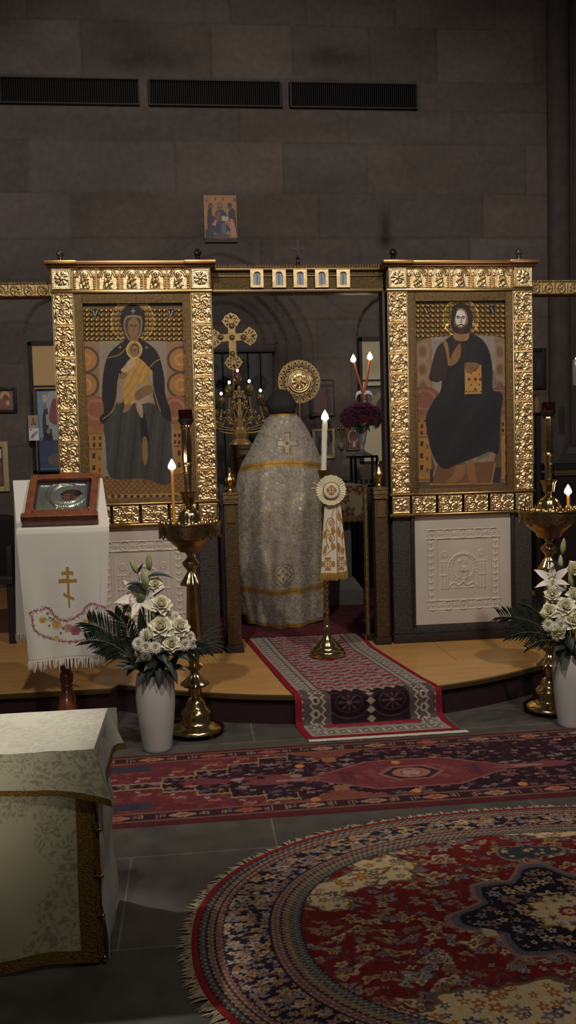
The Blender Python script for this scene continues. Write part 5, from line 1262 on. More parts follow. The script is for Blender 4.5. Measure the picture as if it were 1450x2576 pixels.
# ------------------------------------------------------------------ lectern with draped cloth and framed icon
def lectern():
    px0 = onY(166, 1700, 4.72); lx = px0[0]; ly = 4.74
    W = mat('varnished_mahogany', S(104, 54, 34), .28, var=.3, vscale=9, stretch=(3, 3, .6), coat=.4)
    t = thing('lectern', 'turned wooden lectern on the left, covered by a white fringed cloth', 'lectern', (lx, ly, 0))
    q = 1 / 466.; zt = lambda y: onY(166, y, 4.72)[2]
    L = [(1850, 30), (1848, 34), (1838, 34), (1834, 24), (1800, 24), (1780, 25), (1762, 22), (1750, 18), (1742, 14), (1738, 13), (1736, 15), (1733, 15), (1731, 12), (1728, 14), (1725, 14), (1722, 12), (1717, 15), (1709, 17), (1700, 17), (1693, 14), (1688, 11), (1686, 14), (1680, 16), (1660, 16), (1652, 17)]
    MB().lathe([(h * q, zt(y)) for y, h in L], (lx, ly, 0), 36).build('turned_post', W, t)
    MB().box((lx - .035, ly - .035, zt(1652)), (lx + .035, ly + .035, 1.18), .004).build('upper_post', W, t)
    for k in range(3):
        a = 2 * PI * k / 3 + .5; m = MB(); m.tube([(lx + .04 * math.cos(a), ly + .04 * math.sin(a), .10), (lx + .14 * math.cos(a), ly + .14 * math.sin(a), .07), (lx + .23 * math.cos(a), ly + .23 * math.sin(a), .02)], [.024, .022, .019], 10); m.build('leg', W, t)
    # sloped desk
    yf, zf = 4.60, onY(160, 1330, 4.60)[2]; yb_, zb_ = 4.90, onY(150, 1208, 4.90)[2]
    xl = onY(42, 1335, 4.60)[0]; xr = onY(275, 1322, 4.60)[0]; xlb = onY(33, 1212, 4.90)[0]; xrb = onY(258, 1203, 4.90)[0]
    e2 = Vector((0, yb_ - yf, zb_ - zf)).normalized(); e3 = Vector((0, -e2.z, e2.y))
    m = MB(); d = e3 * .024
    V = []
    for (x, y, z) in ((xl + .012, yf, zf), (xr - .012, yf, zf), (xrb - .014, yb_, zb_), (xlb + .014, yb_, zb_)): V.append((x, y - d.y * .25, z - d.z * .25))
    V += [(v[0], v[1] - d.y, v[2] - d.z) for v in V]
    m.add(V, [(0, 1, 2, 3), (7, 6, 5, 4), (0, 4, 5, 1), (1, 5, 6, 2), (2, 6, 7, 3), (3, 7, 4, 0)]); m.build('desk_board', W, t)
    # cloth : one long runner, back hem -> over the desk -> front hem
    c = thing('lectern_cloth', 'white linen cloth with gold three-barred cross draped over the lectern', 'cloth', (lx, 4.72, zf))
    zh = onY(160, 1655, 4.575)[2]; zbk = onY(50, 1598, 4.93)[2]
    path = [(4.945, zbk), (4.93, zb_ - .25), (4.915, zb_ - .03), (4.905, zb_ + .004), (4.893, zb_ + .007), (4.75, zf + (zb_ - zf) * .5 + .008), (4.607, zf + .010), (4.592, zf + .004), (4.584, zf - .02), (4.578, zf - .25), (4.572, zh)]
    wl = [onY(40, 1600, 4.94)[0], None, None, xlb, xlb, None, xl, xl, xl, None, onY(73, 1660, 4.572)[0]]
    wr = [onY(262, 1600, 4.94)[0], None, None, xrb, xrb, None, xr, xr, xr, None, onY(266, 1640, 4.572)[0]]
    s = [0]
    for a, b in zip(path[:-1], path[1:]): s.append(s[-1] + math.hypot(a[0] - b[0], a[1] - b[1]))
    kx = [i for i, v in enumerate(wl) if v is not None]
    ns, nu = 420, 170; S_, U = np.meshgrid(np.linspace(0, s[-1], ns), np.linspace(0, 1, nu), indexing='ij'); S_ = S_.ravel(); U = U.ravel()
    y = np.interp(S_, s, [p[0] for p in path]); z = np.interp(S_, s, [p[1] for p in path]); a = np.interp(S_, [s[i] for i in kx], [wl[i] for i in kx]); b = np.interp(S_, [s[i] for i in kx], [wr[i] for i in kx])
    x = a + (b - a) * U
    hang = sstep(s[8], s[10], S_) ; y = y - .010 * np.sin(U * 8 + 1) * hang - .006 * np.sin(U * 17) * hang - .012 * (U > .9) * hang * np.sin((U - .9) * 31)
    hb = sstep(s[2], s[0], S_); y = y + .008 * np.sin(U * 9) * hb
    z = z - .010 * hang * (1 - U) 
    P = np.stack([x, y, z], 1); X, Yp = toPx(P)
    C = Canvas(X, Yp, (214, 207, 194)); fr = S_ > s[8]
    g = (166, 128, 62)
    cb = Canvas(X[fr], Yp[fr], (214, 207, 194))
    cb.poly([(165, 1426), (174, 1426), (177, 1530), (172, 1530)], g); cb.rect(154, 1437, 184, 1447, g); cb.poly([(147, 1457), (194, 1456), (194, 1466), (147, 1467)], g); cb.poly([(159, 1492), (162, 1492), (188, 1504), (186, 1511), (160, 1500)], g)
    wine = (150, 92, 100)
    up = [(74, 1545), (85, 1538), (100, 1536), (118, 1528), (128, 1536), (136, 1548), (150, 1560), (166, 1562), (180, 1558), (196, 1550), (208, 1540), (218, 1526), (232, 1520), (250, 1524), (266, 1530)]
    lo = [(80, 1552), (84, 1575), (92, 1590), (108, 1600), (130, 1608), (160, 1614), (190, 1614), (220, 1606), (246, 1590), (254, 1570)]
    rr_ = np.random.default_rng(7)
    for pl in (up, lo):
        sp = spline(pl, 5, False); cb.line(sp, 3.2, wine)
        for q_ in sp[::2]:
            ang = rr_.uniform(0, 6.28); ra = rr_.uniform(3, 7); arc = [(q_[0] + ra * math.cos(ang + k) * (1 - .12 * k), q_[1] + ra * math.sin(ang + k) * (1 - .12 * k)) for k in np.linspace(0, 4.5, 9)]; cb.line(arc, 1.7, wine if rr_.random() > .25 else (168, 118, 112))
    grn = (112, 116, 88)
    for (qx, qy, r, c1, c2) in [(107, 1560, 9, (198, 158, 96), (178, 130, 70)), (143, 1571, 12, (204, 166, 104), (184, 140, 80)), (172, 1580, 11, (188, 146, 140), (166, 112, 112)), (190, 1586, 13, (160, 100, 108), (136, 76, 88)), (216, 1565, 9, (206, 172, 110), (184, 146, 84)), (234, 1558, 11, (204, 166, 104), (180, 134, 76)), (226, 1546, 8, (204, 160, 110), (180, 130, 80)), (142, 1606, 7, (204, 180, 120), (190, 160, 96))]:
        for k in range(6): cb.ell(qx + r * .55 * math.cos(k * 1.05), qy + r * .55 * math.sin(k * 1.05), r * .55, r * .5, c1)
        cb.ell(qx, qy, r * .45, r * .4, c2); cb.ell(qx, qy, r * .7, r * .65, c2, r0=.85)
    for (qx, qy, dx, dy) in [(122, 1552, 7, 5), (128, 1562, 8, -6), (118, 1548, 4, -8), (156, 1576, 6, 8), (204, 1574, 6, -7), (207, 1580, 8, 2), (240, 1534, 5, -8), (150, 1590, 6, 5), (120, 1576, 7, -3)]: cb.poly([(qx, qy), (qx + dx * .6 - dy * .4, qy + dy * .6 + dx * .4), (qx + dx, qy + dy), (qx + dx * .6 + dy * .4, qy + dy * .6 - dx * .4)], grn, 3)
    cb.line([(112, 1556), (126, 1562), (145, 1566)], 1.8, grn, 4, closed=False); cb.line([(196, 1580), (210, 1572), (230, 1566)], 1.8, grn, 4, closed=False)
    C.C[fr] = cb.C
    C.mask((S_ > s[-1] - .012) & (S_ < s[-1] - .009), (176, 166, 150))
    ix = (S_ > s[-1] - .03) | (S_ < .03)
    mesh_np('linen', P, grid_faces(nu, ns), vcmat('linen', rough=.9, bump=.35, bscale=700, spec=.1, sheen=.1), c, col=C.out())
    m = MB()
    for end in (0, 1):
        row = P.reshape(ns, nu, 3)[-1 if end else 0]
        for i in range(64):
            u = (i + random.uniform(.1, .9)) / 64 * (nu - 1); p = row[int(u)]; l = random.uniform(.034, .058); sl = random.uniform(-.012, .008)
            m.tube([tuple(p + np.array([0, 0, .004])), tuple(p + np.array([sl * .4, -.004, -l * .5])), tuple(p + np.array([sl, -.002, -l]))], [.0032, .0036, .0016], 6)
    f = m.build('fringe', mat('linen_fringe', S(206, 198, 184), .9), c); f['kind'] = 'stuff'
    # framed icon lying on the slope
    A = Vector((0, yf, zf)) + e3 * .012
    sl = .030; hgt = .345
    xa = onY(62, 1320, 4.62)[0]; xb = onY(243, 1310, 4.62)[0]; cx = (xa + xb) / 2; w = (xb - xa) / 2
    o = A + e2 * sl
    f = thing('framed_icon', 'small silver-covered icon in a carved brown wooden frame lying on the lectern', 'framed icon', (cx, o.y, o.z))
    def loc(u, v, n): p = o + e2 * v + e3 * n; return (cx + u, p.y, p.z)
    def sbox(mb, u0, u1, v0, v1, n0, n1, bev=.004):
        b = MB().box((u0, v0, n0), (u1, v1, n1), bev); mb.add([loc(*p) for p in b.V], b.F)
    FR = mat('carved_walnut', S(122, 70, 45), .32, var=.25, vscale=30, bump=.2, bscale=90, coat=.35)
    T = .045; fw_ = .040
    for nm, bx in (('side_rail', (-w, -w + fw_, .02, hgt, 0, T)), ('side_rail', (w - fw_, w, .02, hgt, 0, T)), ('top_rail', (-w + fw_, w - fw_, hgt - fw_, hgt, 0, T)), ('bottom_rail', (-w + fw_, w - fw_, .02, .02 + fw_, 0, T))):
        m = MB(); sbox(m, *bx, .008); m.build(nm, FR, f)
    m = MB(); sbox(m, -w - .012, w + .012, -.012, .022, -.004, T + .016, .006); sbox(m, -w - .006, w + .006, .020, .030, 0, T + .008, .004); m.build('ledge', FR, f)
    m = MB()
    for sd in (-1, 1):
        for i in range(34): v = .035 + (hgt - .05) * i / 33; b = MB().ball((sd * (w - .006), v, T - .002), (.005, .0042, .005), 8, 6); m.add([loc(*p) for p in b.V], b.F)
    m.build('beading', FR, f)
    for (u, v) in ((-w + fw_, .022 + fw_), (w - fw_, .022 + fw_), (-w + fw_, hgt - fw_), (w - fw_, hgt - fw_)): b = MB().ball((u, v, T - .004), .009, 12, 8); MB().add([loc(*p) for p in b.V], b.F).build('corner_boss', FR, f)
    m = MB(); sbox(m, -w + fw_ - .004, w - fw_ + .004, .02 + fw_ - .004, hgt - fw_ + .004, .010, .016, .001); m.build('velvet_back', mat('navy_velvet', S(34, 34, 56), .9), f)
    # silver repousse cover
    u0, u1, v0, v1 = -w + fw_ + .006, w - fw_ - .018, .026 + fw_, hgt - fw_ - .022
    nu, nv = 200, 150; U, V = np.meshgrid(np.linspace(0, 1, nu), np.linspace(0, 1, nv)); U = U.ravel(); V = V.ravel(); asp = (u1 - u0) / (v1 - v0); X = U * asp
    h = .12 * fbm(X * 18, V * 18, 3)
    hx, hy = .72, .66
    r = np.hypot(X - hx, (V - hy)); h += .45 * ridge(r - .46, .06) + .25 * sstep(.46, .3, r)
    h += .55 * ridge(r - .36, .07) * (X < 1.15) + .35 * ridge(segdist(X, V, spline([(.42, .9), (.32, .6), (.42, .3), (.62, .1)], 6, False)), .05) + .35 * ridge(segdist(X, V, spline([(.36, .7), (.36, .4), (.5, .15)], 6, False)), .035)
    for k in range(5): h += .35 * ridge(segdist(X, V, spline([(1.0 + .07 * k, .45), (.96 + .09 * k, .2), (1.02 + .09 * k, .02)], 5, False)), .028)
    for k in range(3): h += .3 * ridge(segdist(X, V, spline([(.72 + .07 * k, .36), (.66 + .06 * k, .18), (.72 + .05 * k, .03)], 5, False)), .026)
    h += .4 * ridge(np.minimum(np.minimum(X, asp - X), np.minimum(V, 1 - V)) - .04, .03)
    C = Canvas(X, V, (156, 158, 146)); C.C[:, 3] = .8
    C.ell(.16, .5, .10, .3, (120, 112, 78), .8, a=.4)
    fc = inpoly(X, V, spline([(.56, .66), (.66, .72), (.86, .74), (.98, .68), (1.0, .52), (.9, .40), (.76, .36), (.62, .44)], 5))
    C.mask(fc, (70, 46, 34), 0); C.mask(inpoly(X, V, spline([(.55, .66), (.7, .77), (.9, .78), (1.04, .70), (1.02, .63), (.9, .68), (.72, .67), (.6, .6)], 5)), (40, 28, 24), 0)
    C.ell(.72, .56, .10, .11, (96, 62, 44), 0); C.ell(.94, .53, .07, .08, (96, 62, 44), 0); C.ell(1.0, .60, .11, .06, (36, 26, 22), 0); C.ell(.7, .58, .025, .012, (30, 22, 20), 0); C.ell(.8, .57, .025, .012, (30, 22, 20), 0); C.ell(.74, .49, .03, .012, (110, 54, 44), 0)
    h = np.where(fc, -.05, h)
    P = np.array([loc(u0 + (u1 - u0) * a, v0 + (v1 - v0) * b, .019 + .011 * c_) for a, b, c_ in zip(U, V, h)])
    mesh_np('silver_cover', P, grid_faces(nu, nv), vcmat('silver_icon', rough=.5, mrough=.33, bump=.1), f, col=C.out())
lectern()
# ------------------------------------------------------------------ flowers
LEAF_D = mat('dark_leaf', S(36, 46, 36), .45, var=.3, vscale=40)
LEAF_M = mat('green_leaf', S(84, 98, 58), .45, var=.25, vscale=40)
BUD = mat('lily_bud_green', S(150, 158, 96), .5, col2=S(178, 176, 120), vscale=18)
BUDP = mat('lily_bud_pale', S(196, 192, 142), .5, col2=S(168, 172, 112), vscale=18)
PET_W = mat('white_petal', S(236, 230, 214), .55, var=.05, vscale=60, sheen=.1)
PET_C = mat('cream_petal', S(240, 234, 206), .55, var=.07, vscale=50, sheen=.1)
PET_L = mat('lily_petal', S(226, 216, 200), .5, var=.07, vscale=50)
YG = mat('yellow_green', S(156, 162, 64), .7, var=.2, vscale=80)
ANTH = mat('anther', S(110, 62, 34), .8)
def frame_to(d, roll=0.0):
    d = Vector(d).normalized(); u = Vector((0, 0, 1)) if abs(d.z) < .95 else Vector((0, 1, 0))
    x = u.cross(d).normalized(); y = d.cross(x)
    return Matrix((x, y, d)).transposed() @ Matrix.Rotation(roll, 3, 'Z')
def petal(mb, base, R, ang, L, W, up0, curl, cup=.3, tip=.6, nl=8, nw=5, mi=0, wav=0.0, r0=0.0):
    """petal growing outward at angle ang around axis R*z; up0 = starting elevation, curl = bend per unit length"""
    V = []; F = []
    pos = [(r0, 0.0)]; e = up0
    for i in range(nl):
        pos.append((pos[-1][0] + math.cos(e) * L / nl, pos[-1][1] + math.sin(e) * L / nl)); e -= curl / nl
    for i, (r, h) in enumerate(pos):
        t = i / nl; w = W * (math.sin(PI * min(1, .08 + t * .92) ** tip) + .03)
        for j in range(nw):
            s = j / (nw - 1) * 2 - 1
            p = Vector((r, s * w * .5, h + cup * w * s * s * .5 + wav * math.sin(s * 6 + t * 7) * w))
            p = Matrix.Rotation(ang, 3, 'Z') @ p
            V.append(Vector(base) + R @ p)
    for i in range(nl):
        for j in range(nw - 1): a = i * nw + j; F.append((a, a + 1, a + nw + 1, a + nw))
    mb.add(V, F, mi)
def stem_to(mb, p, mouth, r=.003, sag=.02):
    p = Vector(p); q = Vector(mouth); mid = (p + q) / 2 + Vector((0, 0, -sag)); pts = [p * (1 - t) ** 2 + mid * 2 * t * (1 - t) + q * t * t for t in [i / 8 for i in range(9)]]
    mb.tube([tuple(v) for v in pts], r, 6)
def flower(kind, p, d, s, label, grp, mouth, green=False, NM=None, PM=None, EM=None):
    d = Vector(d).normalized(); R = frame_to(d, random.uniform(0, 6)); p = Vector(p)
    t = thing(NM or {'rose': 'white_rose', 'mum': 'white_chrysanthemum', 'lily': 'white_lily', 'bud': 'lily_bud'}[kind], label, 'flower', tuple(p), grp)
    back = p - d * s * .25
    m = MB(); stem_to(m, back, mouth)
    if kind != 'bud': m.ball(tuple(p - d * s * .12), (s * .16,) * 3, 10, 8)
    m.build('stem', LEAF_M, t)
    m = MB()
    if kind == 'rose':
        for ring, (n, L, up, cu, r0) in enumerate([(5, .66, .30, .55, .06), (6, .60, .62, .6, .06), (6, .54, .92, .35, .06), (5, .50, 1.15, -.1, .055), (5, .46, 1.32, -.5, .045), (4, .40, 1.45, -.8, .03)]):
            for k in range(n): petal(m, p - d * s * .12, R, 2 * PI * k / n + ring * .7 + random.uniform(-.15, .15), L * s, (.74 - .07 * ring) * s, up, cu + random.uniform(-.15, .15), .5, .62, 8, 7, wav=.035, r0=r0 * s)
        m.build('petals', PET_C, t)
    elif kind == 'mum':
        for ring in range(5):
            n = 22 - 2 * ring
            for k in range(n): petal(m, p - d * s * .06, R, 2 * PI * (k + .5 * (ring % 2)) / n + random.uniform(-.06, .06), s * (.54 - .06 * ring), s * .13, .05 + .24 * ring + random.uniform(-.1, .1), .35 - .1 * ring, .5, .55, 5, 3, r0=.05 * s)
        m.build('petals', PM or PET_W, t)
        MB().ball(tuple(p + d * s * .08), (s * .11, s * .11, s * .08), 12, 8).build('eye', EM or YG, t)
    elif kind == 'lily':
        for k in range(6): petal(m, p - d * s * .35, R, 2 * PI * k / 6 + .1, s * (1.0 if k % 2 else .96), s * (.36 if k % 2 else .28), 1.0, 1.05 + random.uniform(-.2, .3), .25, .8, 12, 5, wav=.04, r0=.03 * s)
        m.build('petals', PET_L, t)
        for k in range(5):
            a = 2 * PI * k / 5; q = [p - d * s * .3, p + R @ Vector((math.cos(a) * .06 * s, math.sin(a) * .06 * s, .05 * s)), p + R @ Vector((math.cos(a) * .16 * s, math.sin(a) * .16 * s, .30 * s))]
            MB().tube([tuple(v) for v in q], .0012, 5).build('filament', YG, t); MB().ball(tuple(q[-1]), (.003, .003, .005), 8, 6).build('anther', ANTH, t)
    else:
        prof = [(.0015, 0), (.010, .04), (.10, .14), (.155, .34), (.165, .5), (.13, .72), (.075, .9), (.02, 1.0)]
        m.lathe([(r * s, z * s) for r, z in prof], tuple(p), 24, lambda th, z, r: 1 + .07 * math.cos(3 * th), axis=R); m.build('bud', BUD if green else BUDP, t)
    return t
def leaf_thing(name, p0, p1, w, droop, label, grp, material, cat='leaf'):
    p0, p1 = Vector(p0), Vector(p1); ax = (p1 - p0); L = ax.length
    side = ax.cross(Vector((0, -.6, .8))).normalized(); nrm = side.cross(ax).normalized()
    V = []; F = []; n = 14; nw = 5
    for i in range(n + 1):
        t = i / n; c = p0 + ax * t + Vector((0, 0, droop * 4 * t * (1 - t))); ww = w * math.sin(PI * min(1, .04 + .96 * t) ** .8) + .0012
        for j in range(nw):
            s = j / (nw - 1) * 2 - 1; V.append(c + side * (s * ww * .5) + nrm * (abs(s) * ww * .18))
    for i in range(n):
        for j in range(nw - 1): a = i * nw + j; F.append((a, a + 1, a + nw + 1, a + nw))
    o = MB().add(V, F).build(name, material, at=tuple(p0)); return tag(o, label, cat, grp)
def palm(p0, p1, n, ll, label, grp, spread=1.0, updir=(0, 0, 1)):
    p0, p1 = Vector(p0), Vector(p1); ax = p1 - p0; L = ax.length; a = ax.normalized()
    t = thing('palm_frond', label, 'frond', tuple(p0), grp)
    pts = [p0 + ax * s + Vector((0, 0, .03 * 4 * s * (1 - s))) for s in [i / 12 for i in range(13)]]
    MB().tube([tuple(p) for p in pts], [.0035 - .0025 * i / 12 for i in range(13)], 6).build('rachis', LEAF_M, t)
    up = Vector(updir); s1 = (up - a * up.dot(a)).normalized(); s2 = a.cross(s1)
    m = MB()
    for i in range(n):
        s = .12 + .88 * i / (n - 1); q = p0 + ax * s + Vector((0, 0, .03 * 4 * s * (1 - s)))
        for sg in (-1, 1):
            l = ll * (1 - .45 * s) * random.uniform(.85, 1.1); d = (a * (.55 + .5 * s) + s1 * sg * spread * random.uniform(.8, 1.05) + s2 * random.uniform(-.25, .25)).normalized()
            w = .0052; sd = d.cross(s2).normalized(); tip = q + d * l + Vector((0, 0, -.10 * l)); mid = q + d * l * .5
            nn = s2 * .0015
            m.add([q - sd * w * .4, q + sd * w * .4, mid + sd * w + nn, mid - sd * w + nn, tip], [(0, 1, 2, 3), (3, 2, 4)])
    m.build('leaflets', LEAF_D, t, smooth=False); return t
VASE_M = mat('frosted_vase', S(184, 180, 174), .42, var=.04, vscale=12, subs=.05)
def vase(x, y, label):
    t = thing('vase', label, 'vase', (x, y, 0), 'white floor vases')
    s = 1 / 496.; z = lambda v: (1888 - v) * s
    prof = [(34, 1888), (36, 1886), (37, 1880), (41, 1850), (45.5, 1810), (49, 1770), (50, 1745), (49, 1720), (46, 1700), (44.5, 1692), (43, 1690), (42, 1693), (44, 1705), (46, 1730), (46, 1770), (40, 1830), (34, 1875), (2, 1878)]
    MB().lathe([(h * s, z(v)) for h, v in prof], (x, y, 0), 56).build('body', VASE_M, t)
    MB().lathe([(33 * s, 0), (35 * s, .0005), (35 * s, .004), (34 * s, .005)], (x, y, 0), 48).build('foot_ring', mat('clear_glass', (.9, .9, .9, 1), .05, trans=.9), t)
    return t
VX, VY = -.232, 4.455
VX2, VY2 = 1.978, 4.425
vase(VX, VY, 'white frosted floor vase left of the stair runner, before the left brass stand'); vase(VX2, VY2, 'white frosted floor vase cut by the right edge of the photo')
def bouquet(items, vx, vy, grp, where, zm):
    mouth = lambda: (vx + random.uniform(-.03, .03), vy + random.uniform(-.03, .03), zm)
    for (k, px, py, dy, d, s, lb) in items:
        p = onY(px, py, vy + dy)
        flower(k.split('_')[0], p, d, s, lb + where, grp, mouth(), green=k.endswith('_g'))
random.seed(11)
ZM = (1888 - 1692) / 496. - .03
W1 = ' in the left vase'
bouquet([
 ('bud_g', 376, 1438, 0, (0.02, -.15, 1), .100, 'upright green lily bud topping the bouquet'),
 ('bud_g', 346, 1444, 0, (-.38, -.15, .9), .085, 'green lily bud leaning left near the top'),
 ('bud', 370, 1482, -.03, (-.12, -.3, .95), .115, 'large pale closed lily bud below the top buds'),
 ('bud_g', 336, 1567, -.06, (-.35, -.2, .9), .065, 'short green lily bud among the left foliage'),
 ('bud_g', 386, 1560, -.07, (.05, -.2, 1), .066, 'green lily bud between two white roses'),
 ('bud_g', 369, 1616, -.12, (.02, -.2, 1), .066, 'green lily bud before the daisies'),
 ('bud_g', 344, 1657, -.11, (-.1, -.4, .8), .050, 'low green lily bud at the rim, left side'),
 ('bud_g', 427, 1648, -.11, (.15, -.5, .8), .060, 'low green lily bud at the rim, right side'),
 ('lily', 352, 1500, -.03, (-.15, -.85, .45), .150, 'open white lily with spread petals'),
 ('lily', 312, 1528, .0, (-.75, -.4, .45), .125, 'white lily turned to the left'),
 ('rose', 392, 1469, -.02, (.15, -.7, .6), .064, 'cream rose beside the top buds'),
 ('rose', 405, 1521, -.06, (.2, -.7, .6), .092, 'large cream rose at mid height'),
 ('rose', 405, 1577, -.10, (-.05, -.85, .5), .100, 'largest cream rose at the centre'),
 ('rose', 453, 1577, -.08, (.4, -.75, .5), .086, 'cream rose on the right flank'),
 ('rose', 432, 1619, -.12, (.1, -.9, .35), .078, 'cream rose low down at centre right'),
 ('mum', 348, 1620, -.12, (-.25, -.9, .3), .066, 'white chrysanthemum lowest on the left'),
 ('mum', 367, 1628, -.13, (-.05, -.95, .2), .068, 'white chrysanthemum with green eye at lower centre left'),
 ('mum', 391, 1629, -.13, (.1, -.95, .25), .064, 'white chrysanthemum right of the low pair'),
 ('mum', 367, 1652, -.12, (0, -.85, -.4), .064, 'drooping white chrysanthemum nearest the vase rim'),
 ('mum', 366, 1596, -.10, (-.2, -.8, .5), .068, 'white chrysanthemum behind the green bud'),
 ('mum', 398, 1599, -.11, (.0, -.85, .5), .062, 'white chrysanthemum under the largest rose'),
 ('mum', 427, 1545, -.04, (.3, -.7, .6), .062, 'white chrysanthemum right of the mid rose'),
 ('mum', 443, 1549, -.02, (.5, -.6, .6), .052, 'white chrysanthemum highest on the right'),
 ('mum', 433, 1557, -.05, (.35, -.8, .4), .050, 'small white chrysanthemum over the right rose'),
 ('mum', 479, 1603, -.07, (.55, -.75, .3), .066, 'white chrysanthemum on the far right'),
 ('mum', 466, 1622, -.10, (.4, -.85, .1), .064, 'white chrysanthemum facing out at lower right'),
 ('mum', 487, 1619, -.06, (.65, -.7, .1), .058, 'outermost white chrysanthemum on the right'),
], VX, VY, 'flowers in the left vase', W1, ZM)
def lf(a, b, dy0, dy1, vx, vy): return onY(a[0], a[1], vy + dy0), onY(b[0], b[1], vy + dy1)
gl = 'leaves in the left vase'
for k, (a, b, d0, d1, w, dr, lb) in enumerate([
 ((372, 1452), (437, 1456), -.02, -.03, .028, .018, 'dark leaf pointing right near the top buds'), ((362, 1474), (311, 1477), -.01, -.02, .022, .018, 'upper of two dark leaves pointing left'), ((366, 1490), (318, 1478), -.02, -.03, .024, .020, 'lower of two dark leaves pointing left'),
 ((345, 1444), (361, 1416), 0, 0, .016, .0, 'small leaf between the two top buds'), ((386, 1500), (414, 1482), 0, -.02, .034, .006, 'dark leaf behind the upper rose'), ((360, 1610), (352, 1530), -.03, -.05, .042, 0, 'broad dark upright leaf under the open lily'),
 ((340, 1650), (330, 1570), -.04, -.07, .036, .0, 'broad upright leaf left of the open lily'), ((330, 1660), (229, 1642), -.06, -.08, .060, .010, 'broadest dark leaf reaching left'), ((340, 1680), (282, 1674), -.07, -.10, .036, .006, 'dark leaf drooping left over the rim'),
 ((350, 1685), (305, 1685), -.09, -.12, .030, .010, 'small dark leaf at the left of the rim'), ((390, 1650), (372, 1712), -.10, -.13, .050, .004, 'dark leaf hanging over the front of the rim'), ((410, 1660), (440, 1700), -.10, -.13, .040, .006, 'dark leaf hanging right over the rim'),
 ((400, 1640), (420, 1672), -.09, -.14, .052, .006, 'dark leaf under the low rose'), ((380, 1650), (340, 1668), -.09, -.14, .05, .004, 'dark leaf under the low daisies'), ((430, 1640), (480, 1664), -.08, -.10, .042, .008, 'dark leaf at the right under the daisies'),
 ((398, 1560), (385, 1520), -.02, -.04, .034, 0, 'dark leaf between lily and roses'), ((420, 1600), (440, 1545), -.02, -.04, .036, 0, 'dark leaf among right chrysanthemums'), ((450, 1640), (425, 1590), -.05, -.09, .040, 0, 'dark leaf behind the lower rose'), ((370, 1660), (385, 1600), -.06, -.1, .045, 0, 'dark leaf behind the green bud'), ((345, 1640), (310, 1600), -.03, -.03, .045, .005, 'dark leaf at the root of the palm'),
 ((370, 1690), (352, 1650), -.07, -.11, .06, .0, 'broad leaf filling the rim on the left'), ((400, 1695), (410, 1640), -.06, -.11, .07, .0, 'broad leaf filling the rim in the middle'), ((425, 1695), (452, 1645), -.05, -.10, .06, .0, 'broad leaf filling the rim on the right'), ((360, 1690), (312, 1655), -.05, -.08, .055, .01, 'broad leaf spreading left from the rim'), ((430, 1690), (470, 1690), -.06, -.09, .04, .02, 'leaf curling right over the rim'), ((380, 1680), (352, 1722), -.08, -.12, .045, .012, 'leaf hanging over the vase shoulder on the left'), ((405, 1680), (402, 1728), -.09, -.125, .05, .010, 'leaf hanging over the vase shoulder in the middle'), ((425, 1680), (447, 1722), -.08, -.115, .042, .010, 'leaf hanging over the vase shoulder on the right'), ((350, 1672), (318, 1702), -.06, -.09, .04, .012, 'leaf drooping outward left of the vase'), ((395, 1670), (362, 1690), -.09, -.13, .05, .01, 'leaf crossing the rim in front')]):
    p, q = lf(a, b, d0, d1, VX, VY); leaf_thing('leaf', p, q, w, dr, lb + W1, gl, LEAF_D)
gp = 'palm fronds in the left vase'
for a, b, d0, d1, n, ll, lb, up in [((330, 1650), (226, 1570), -.06, -.10, 22, .16, 'upper palm frond fanning to the left', (.3, 0, 1)), ((330, 1655), (222, 1612), -.08, -.14, 20, .12, 'lower palm frond fanning to the left', (.2, 0, 1)), ((345, 1640), (290, 1545), -.03, -.05, 20, .11, 'steep palm frond rising beside the lilies', (-1, 0, .5)),
                                     ((455, 1650), (520, 1640), -.06, -.05, 14, .09, 'short palm frond on the right', (.2, 0, 1))]:
    p, q = lf(a, b, d0, d1, VX, VY); palm(p, q, n, ll, lb + W1, gp, .8, up)
def grass(p0, tips, label, grp):
    t = thing('grass_spray', label, 'grass', tuple(p0), grp); p0 = Vector(p0)
    m = MB()
    for q, lift in tips:
        q = Vector(q); mid = (p0 + q) / 2 + Vector((0, 0, lift)); pts = [p0 * (1 - s) ** 2 + mid * 2 * s * (1 - s) + q * s * s for s in [i / 10 for i in range(11)]]
        m.tube([tuple(v) for v in pts], [.0016 - .0011 * i / 10 for i in range(11)], 5)
    o = m.build('blades', mat('bear_grass', S(92, 96, 72), .6), t); o['kind'] = 'stuff'
tips = [(onY(572 + random.uniform(-10, 22), 1572 + 14 * k + random.uniform(-6, 6), VY - .02), .05) for k in range(4)] + [(onY(545 + 9 * k, 1700 - 8 * k, VY - .05), .13) for k in range(7)]
grass(onY(458, 1650, VY - .04), tips, 'spray of thin grass arching right from the left vase', 'grass sprays')
W2 = ' in the right vase'
